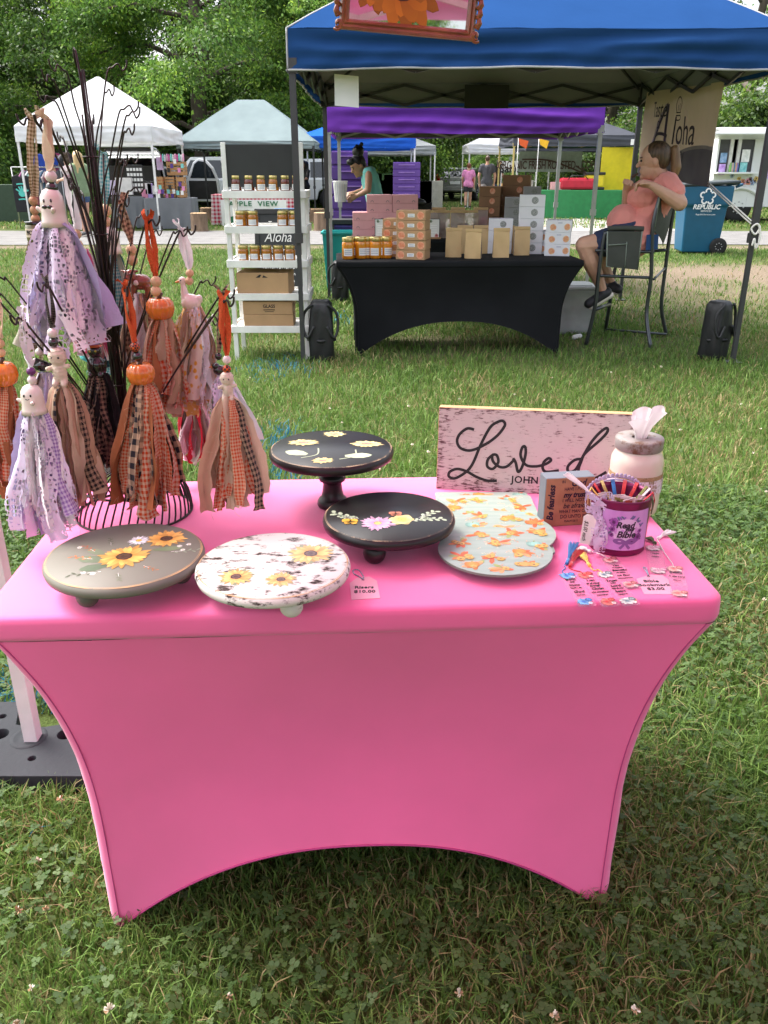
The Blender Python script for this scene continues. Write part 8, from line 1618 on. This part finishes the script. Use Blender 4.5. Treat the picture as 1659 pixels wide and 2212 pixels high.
p = Q3(1155, 410, 27.0); t = thing('cooler_bag', 'red soft cooler on the green table', 'cooler', (p.x, 27.1, .825)); mb = MB(); mb.box((0, 0, .17), (1.05, .4, .34)); mb.build('bag_body', pm('red_nylon', (.50, .015, .04), .6), t, bevel=.08); mb = MB(); mb.tube([(-.3, -.2, .3), (-.2, -.24, .40), (.2, -.24, .40), (.3, -.2, .3)], .015, 6); mb.build('handle', BLACKM, t)
p = Q3(1300, 410, 27.0); t = thing('drinks_urn', 'yellow and black drinks dispenser on the green table', 'dispenser', (p.x, 27.15, .825)); mb = MB(); mb.box((0, 0, .25), (.55, .4, .36)); mb.build('tank', pm('yellow_plastic', (.70, .55, .02), .4), t, bevel=.05); mb = MB(); mb.box((0, 0, .46), (.6, .44, .08)); mb.box((0, 0, .04), (.6, .44, .08)); mb.build('black_trim', BLACKM, t, bevel=.02)
mb = MB(); p = Q3(1025, 412, 27.0); mb.box((0, 0, .11), (.60, .3, .22)); tag(mb.build('pink_carton', PKB, None, (p.x, 27.1, .825), bevel=.01), 'pink carton on the green table beside the red cooler', 'box')
# craft stall beyond
t = thing('craft_sign', 'white hanging sign reading sand at the craft stall', 'sign', (Q3(600, 250, 33.5).x, 33.5, 0)); a, b_ = Q3(535, 195, 33.5), Q3(665, 275, 33.5); mb = MB(); mb.box((0, 0, (a.z + b_.z) / 2), (b_.x - a.x, .03, a.z - b_.z)); mb.build('panel', PAPER, t); text('Sand', .42, INK, frame((0, -.03, (a.z + b_.z) / 2 - .1), XA, ZA), t, bold=.01)
for sx in (-1, 1): mb = MB(); mb.bar((sx * (b_.x - a.x) / 2, 0, 0), (sx * (b_.x - a.x) / 2, 0, a.z), .03); mb.build('post', WHITEM, t)
x0, x1 = Q3(540, 400, 31.0).x, Q3(800, 400, 31.0).x; drape('low table of craft goods beyond the brown boxes', ((x0 + x1) / 2, 31.2, 0), x1 - x0, .8, .75, pm('cream_cloth', (.5, .45, .38), .8)); g = random.Random(9)
for k in range(14): carton('craft_piece', f'{ORD[k % 12]} small craft piece on the far craft table{" at the back" if k > 11 else ""}', (x0 + (x1 - x0) * (k + .5) / 14, 31.2 + g.uniform(-.2, .2), .755), (g.uniform(.08, .2), .1, g.uniform(.15, .5)), pm(f'craft_{k % 6}', [(.5, .3, .12), (.6, .58, .55), (.15, .2, .3), (.45, .2, .1), (.05, .05, .06), (.55, .4, .2)][k % 6], .7), 0, 'craft goods on the far table')
for k, (x, c) in enumerate([(700, (.65, .10, .02)), (870, (.80, .45, .02))]): t = thing('pennant', ['red and yellow pennant on the canopy corner', 'orange pennant under the purple canopy edge'][k], 'pennant', Q3(x - 30, 45, 26.5)); mb = MB(); mb.prism([(0, .12), (.30, .05), (.24, -.16), (.05, -.05)], frame((0, 0, 0), XA, ZA), .01); mb.build('cloth', pm(f'pennant_{k}', c, .7), t); mb = MB(); mb.tube([(0, 0, -1.6), (0, 0, .3)], .012, 5); mb.build('pole', WHITEM, t)
# goods under the bright blue canopy
for k, (x, y, c) in enumerate([(750, 470, (.25, .28, .25)), (820, 400, (.10, .20, .05)), (880, 480, (.45, .22, .08)), (940, 410, (.42, .20, .07)), (1170, 480, (.60, .38, .30)), (1290, 480, (.35, .34, .28)), (620, 400, (.12, .18, .06))]):
    p = Q1(x, y, 29.5); carton('stall_crate', ['grey crate', 'planter of greenery', 'low wooden crate', 'tall wooden crate', 'peach display board', 'sage basket', 'leafy planter'][k] + ' under the far bright blue canopy', (p.x, 29.5, 0), (.9, .4, max(.5, p.z)), pm(f'stl_{k}', c, .8, bump=.5, bscale=12))
# ---------------------------------------------------------------- blue wheeled bin
p = at_z(1505, 548, 0); BX, BY = p.x, 15.6; t = thing('wheeled_bin', 'large blue wheeled refuse bin with white logo', 'bin', (BX, BY, 0), R(-6)); BINB = pm('bin_blue', (.008, .10, .20), .42, var=.06); w0, w1, hh = .62, .82, 1.14
mb = MB(); b_ = [(-1, -1), (1, -1), (1, 1), (-1, 1)]; vs = [Vector((x * w0 / 2, y * .30, .04)) for x, y in b_] + [Vector((x * w0 / 2 * 1.14, y * .38, .8)) for x, y in b_] + [Vector((x * w1 / 2, y * .42, .83)) for x, y in b_] + [Vector((x * w1 / 2, y * .44, hh)) for x, y in b_]; mb.add(vs, [(3, 2, 1, 0)] + [(r * 4 + i, r * 4 + (i + 1) % 4, r * 4 + 4 + (i + 1) % 4, r * 4 + 4 + i) for r in range(3) for i in range(4)] + [(12, 13, 14, 15)]); mb.build('tub', BINB, t, bevel=.025)
mb = MB(); mb.prism([(-.44, .46), (-.44, -.46), (.30, -.48), (.52, -.40), (.54, .40), (.30, .48)], Matrix.Translation((0, 0, hh + .005)) @ Matrix.Rotation(R(-3), 4, 'Y'), .06); mb.build('lid', pm('bin_lid', (.02, .03, .035), .5), t, bevel=.03); mb = MB(); mb.tube([(.46, -.32, hh - .02), (.56, -.30, hh + .02), (.56, .30, hh + .02), (.46, .32, hh - .02)], .022, 8); mb.build('handle', BINB, t)
for sy in (-1, 1): wheel(t, .30, sy * .34, .145, .07)
WPR = pm('white_print', (.75, .78, .8), .5); Ml = frame((-.02, -.452, .88), XA, ZA); mb = MB()
for k in range(5): a = R(90 + 72 * k); stroke(mb, [(.085 * math.cos(a) + .042 * math.cos(a + j * .78 - 1.9), .09 + .085 * math.sin(a) + .042 * math.sin(a + j * .78 - 1.9)) for j in range(6)], .026, Ml, 4)
mb.build('star_logo', WPR, t, fixn=False); text('REPUBLIC', .105, WPR, Ml @ Matrix.Translation((0, -.08, .002)), t, shear=.2, bold=.003); text('SERVICES', .045, WPR, Ml @ Matrix.Translation((0, -.145, .002)), t, shear=.1); text('RepublicServices.com', .038, WPR, Ml @ Matrix.Translation((0, -.20, .002)), t)
# ---------------------------------------------------------------- white food trailer
TX = 9.25; t = thing('food_trailer', 'white food trailer with open serving window at the right edge', 'trailer', (TX + 2.6, 25.6, 0)); o_ = Vector((TX + 2.6, 25.6, 0)); TRW = pm('trailer_white', (.74, .76, .76), .35, var=.04, scale=2); z0, z1 = .42, 2.42; wx0, wx1, wz0, wz1 = Q2(1262, 460, 25).x - o_.x, Q2(1525, 460, 25).x - o_.x, Q2(1400, 455, 25).z, Q2(1400, 205, 25).z
for (xa, xb, za, zb2, nm) in [(-2.6, wx0, z0, z1, 'side_panel'), (wx0, wx1, z0 + .0, wz0, 'side_panel'), (wx0, wx1, wz1, z1, 'side_panel'), (wx1, 3.2, z0, z1, 'side_panel')]: mb = MB(); mb.box(((xa + xb) / 2, -.60, (za + zb2) / 2), (xb - xa - .004, .05, zb2 - za)); mb.build(nm, TRW, t)
mb = MB(); mb.box((.3, .45, (z0 + z1) / 2), (5.7, 2.0, z1 - z0 - .02)); DKI = pm('trailer_interior', (.09, .09, .10), .8)
mb = MB(); mb.box((.3, 1.5, (z0 + z1) / 2), (5.7, .05, z1 - z0)); mb.box((-2.58, .45, (z0 + z1) / 2), (.05, 2.1, z1 - z0)); mb.box((3.18, .45, (z0 + z1) / 2), (.05, 2.1, z1 - z0)); mb.build('rear_walls', TRW, t); mb = MB(); mb.box((.3, .45, z1 + .02), (5.9, 2.2, .06)); mb.build('roof', TRW, t, bevel=.03); mb = MB(); mb.box((.3, .45, z0 + .02), (5.7, 2.05, .05)); mb.build('floor_deck', DKI, t); mb = MB(); mb.box(((wx0 + wx1) / 2, .5, 1.4), (2.2, .03, 1.6)); mb.build('inner_partition', DKI, t)
Ma = frame(((wx0 + wx1) / 2, -.63, wz1 + .06), XA, Vector((0, -1, .12))); mb = MB(); mb.prism([(-1.05, 0), (1.05, 0), (1.05, .75), (-1.05, .75)], Ma, .05); mb.build('awning_flap', TRW, t, bevel=.01); mb = MB(); mb.box(((wx0 + wx1) / 2, -.80, wz0 - .02), (wx1 - wx0 + .2, .40, .05)); mb.build('counter', TRW, t, bevel=.01)
for x in (wx0 + .34, wx1 - .42): mb = MB(); mb.box((x, -.60, (wz0 + wz1) / 2), (.09, .06, wz1 - wz0)); mb.build('window_post', WHITEM, t)
mb = MB(); mb.box((wx1 - .2, -.56, (wz0 + wz1) / 2), (.38, .02, wz1 - wz0)); mb.build('menu_panel', pm('slate_panel', (.09, .09, .10), .7), t); mb = MB(); mb.box((wx0 + .15, -.56, (wz0 + wz1) / 2), (.30, .02, wz1 - wz0)); mb.build('menu_panel', MATS['slate_panel'], t)
for k, (x, z, w, h, c) in enumerate([(wx1 - .22, 1.75, .22, .32, (.7, .72, .72)), (wx1 - .24, 1.45, .20, .26, (.10, .50, .50)), (wx0 + .14, 1.7, .18, .25, (.1, .25, .5)), (wx0 + .14, 1.4, .18, .28, (.4, .2, .6)), (wx1 + .42, 1.32, .26, .32, (.42, .22, .62))]): mb = MB(); mb.box((x, -.64, z), (w, .012, h)); mb.build('poster', pm(f'poster_{k}', c, .6, c2=tuple(min(1, q + .3) for q in c), scale=12), t)
g = random.Random(4); 
for k in range(11): c = g.choice([(.6, .3, .3), (.2, .4, .1), (.5, .5, .6), (.1, .15, .45), (.15, .5, .5), (.6, .55, .2)]); p = (o_.x + wx0 + .35 + (wx1 - wx0 - .8) * k / 10, o_.y - .72, wz0 + .006); mb = MB(); mb.lathe([(0, 0), (.05, 0), (.05, .16), (.03, .20), (.03, .24), (0, .24)], n=12); tag(mb.build('cup_pack', pm('cup_%d' % int(c[0] * 99 + c[1] * 9), c, .5), None, p), f'{[*ORD][k]} cup from the left on the trailer counter', 'cup', 'cups on the trailer counter')
for k in range(9): mb = MB(); mb.lathe([(0, 0), (.045, 0), (.045, .2), (.016, .27), (.016, .33), (0, .33)], n=10); tag(mb.build('syrup_bottle', pm('dark_bottle', (.05, .03, .03), .2, c2=(.12, .10, .10), scale=3), None, (o_.x + wx0 + .55 + .13 * k, o_.y + .38, 1.35)), f'{ORD[k]} dark syrup bottle from the left inside the trailer', 'bottle', 'bottles inside the trailer')
mb = MB(); mb.box(((wx0 + wx1) / 2, .38, 1.325), (1.5, .2, .04)); mb.build('bottle_shelf', DKI, t)
wxc = Q2(1425, 745, 25).x - o_.x; wheel(t, wxc, -.52, .40, .2); mb = MB(); mb.tube([Vector((wxc + .62 * math.cos(a * math.pi / 12) * (1.05 if a in (0, 12) else 1), -.66, .40 + .52 * math.sin(a * math.pi / 12))) for a in range(13)], .05, 6); mb.build('fender', TRW, t); mb = MB(); mb.lathe([(.50, -.634), (0, -.634)], n=24, cap=False); mb.build('wheel_arch', BLACKM, t, (wxc, 0, .45), (R(90), 0, 0)) if False else None
mb = MB(); Mt_ = frame((wxc + .1, -.632, 1.0), XA, ZA)
for k in range(24): x, y = g.uniform(-.65, .45), g.gauss(0, .06); flower(mb, Mt_, x, y + .10 * (1 - abs(x)), .07, 6, *g.choice([((.6, .1, .2), (.75, .4, .5)), ((.7, .4, .05), (.8, .6, .2)), ((.2, .3, .6), (.4, .5, .7)), ((.5, .1, .05), (.7, .3, .2))]), z=.004)
mb.build('floral_decal', VC, t, fixn=False)
# ---------------------------------------------------------------- houses, gate, far fence
def house(label, c, W, D, Hw, Hr, wall, roof, rz=0, wins=(), garage=None, siding=None):
    t = thing('house', label, 'house', c, rz); mb = MB(); vs = [(-W / 2, -D / 2, 0), (W / 2, -D / 2, 0), (W / 2, -D / 2, Hw), (0, -D / 2, Hw + Hr), (-W / 2, -D / 2, Hw)]; vs = vs + [(x, D / 2, z) for x, y, z in vs]; mb.add([Vector(v) for v in vs], [(0, 1, 2, 3, 4), (9, 8, 7, 6, 5), (0, 4, 9, 5), (1, 6, 7, 2), (0, 5, 6, 1), (4, 3, 8, 9), (3, 2, 7, 8)]); wl = mb.build('wall', wall, t)
    for s in (-1, 1): mb = MB(); q = Vector((s * W / 2, 0, -Hr)).normalized(); M = frame((0, 0, Hw + Hr + .05), q, YA); Lr = math.hypot(W / 2, Hr) + .4; mb.prism([(0, -D / 2 - .4), (Lr, -D / 2 - .4), (Lr, D / 2 + .4), (0, D / 2 + .4)], M @ Matrix.Translation((0, 0, -.0 if s > 0 else -.12)), .12); mb.build('roof_slope', roof, t)
    for s in (-1, 1): mb = MB(); mb.bar((0, -D / 2 - .42, Hw + Hr - .02), (s * (W / 2 + .32), -D / 2 - .42, Hw - .34 * Hr / (W / 2) + .02), .06, .24); mb.build('barge_board', WHITEP, t)
    if siding:
        for k in range(int(Hw / .22)): mb = MB(); mb.box((0, -D / 2 - .015, .11 + .22 * k), (W, .03, .20)); mb.build('siding_board', siding, wl)
    for (x, z, w, h) in wins: mb = MB(); mb.box((x, -D / 2 - .05, z), (w + .24, .08, h + .24)); f_ = mb.build('window', WHITEP, t); mb = MB(); mb.box((-w * .26 + x, -D / 2 - .10, z), (w * .42, .03, h)); mb.build('pane', GLASS, f_); mb = MB(); mb.box((w * .26 + x, -D / 2 - .10, z), (w * .42, .03, h)); mb.build('pane', GLASS, f_)
    if garage: 
        for k in range(4): mb = MB(); mb.box((garage[0], -D / 2 - .05, .3 + .6 * k), (garage[1], .08, .57)); mb.build('garage_panel', WHITEP, t, bevel=.03)
    return t
p = Q3(125, 300, 72); house('white gabled garage beyond the gate', (p.x - .2, 75, 0), 9.2, 9, 3.6, 2.5, pm('white_siding', (.70, .71, .73), .7), pm('white_roof_edge', (.40, .40, .40), .8), 0, [(1.6, 1.9, .9, .6), (3.2, 1.9, .9, .6)], (-2.2, 3.4))
p = Q1(1225, 370, 62); house('pale blue house with a tall white window', (p.x - 1.8, 66, 0), 9.5, 8, 3.3, 2.0, pm('blue_siding_wall', (.25, .38, .44), .7), pm('grey_shingle', (.46, .46, .45), .85), 0, [(2.3, 1.7, 2.0, 1.9)], None, pm('blue_siding', (.27, .42, .48), .7))
p = Q3(390, 200, 78); house('grey roofed house with a brown chimney side', (p.x + 3, 82, 0), 11, 10, 4.0, 3.4, pm('grey_siding', (.40, .42, .44), .75), pm('slate_shingle', (.13, .14, .15), .85), 0, [(-3, 2.2, 1.2, 1.5)])
p = Q3(420, 60, 92); house('two storey house with a terracotta roof in the distance', (p.x, 98, 0), 12, 9, 5.6, 2.6, pm('tan_siding', (.52, .45, .36), .75), pm('terracotta', (.30, .12, .07), .85), 0, [(-3.5, 4.2, 1.0, 1.6), (3.5, 4.2, 1.0, 1.6)])
t = thing('metal_gate', 'black metal bar gate across the drive', 'gate', (Q3(0, 340, 50).x, 50, 0)); ga, gb = Q1(1130, 450, 50).x - t.location.x, Q3(205, 340, 50).x - t.location.x
for z in (.08, 1.28): mb = MB(); mb.box(((ga + gb) / 2, 0, z), (gb - ga, .05, .06)); mb.build('gate_rail', BLACKM, t)
for k in range(46): mb = MB(); mb.box((ga + (gb - ga) * k / 45, 0, .68), (.02, .02, 1.2)); mb.build('gate_bar', BLACKM, t)
for x in (ga, (ga + gb) / 2, gb): mb = MB(); mb.box((x, 0, .7), (.08, .08, 1.4)); mb.build('gate_post', BLACKM, t)
p = Q4(20, 600, 25.0); o = carton('utility_cabinet', 'dark green utility cabinet at the left edge behind the clothes rail', (p.x - .6, 25.5, 0), (2.6, .8, 1.0), pm('dark_green_steel', (.03, .06, .035), .5), cat='cabinet')
mb = MB(); mb.caps((0, 0, .03), (.05, .01, .04), .022, .02); tag(mb.build('bottle_cap', PAPER, None, at_z(1240, 736)), 'small white scrap lying on the grass beside the black table', 'litter')
# shrubs that close the view under the trees
def bush_mesh(seed):
    return tree_meshes(seed, Ht=4.4, Rc=2.6, low=.03, limbs=20, bright=1.1, leaf=.17, per=30)
BV = [bush_mesh(21), bush_mesh(22)]
for k, (x, y, s) in enumerate([(-24, 37, 1.1), (-20, 39, 1.2), (-16.5, 38, 1.1), (-13.5, 40, 1.2), (-10.5, 38.5, 1.1), (-8, 41, 1.2), (-5.6, 40, 1.15), (-3.2, 42, 1.2), (-1.0, 44, 1.1), (10.6, 44, .9), (13.5, 40, 1.1), (16.5, 38, 1.2), (19.5, 36, 1.2), (22.5, 35, 1.2), (1.6, 60, 1.0), (14.5, 62, 1.3)]):
    t = thing('shrub', f'leafy shrub under the trees, {["leftmost", *ORD[1:12], "thirteenth", "fourteenth", "small drive side", "small far side"][k]} along the back of the park', 'shrub', (x, y, 0), k * 1.3, 'shrubs under the trees'); t.scale = (s, s, s); mobj('trunk', BV[k % 2][0], t); mobj('crown', BV[k % 2][1], t)
finish_texts()
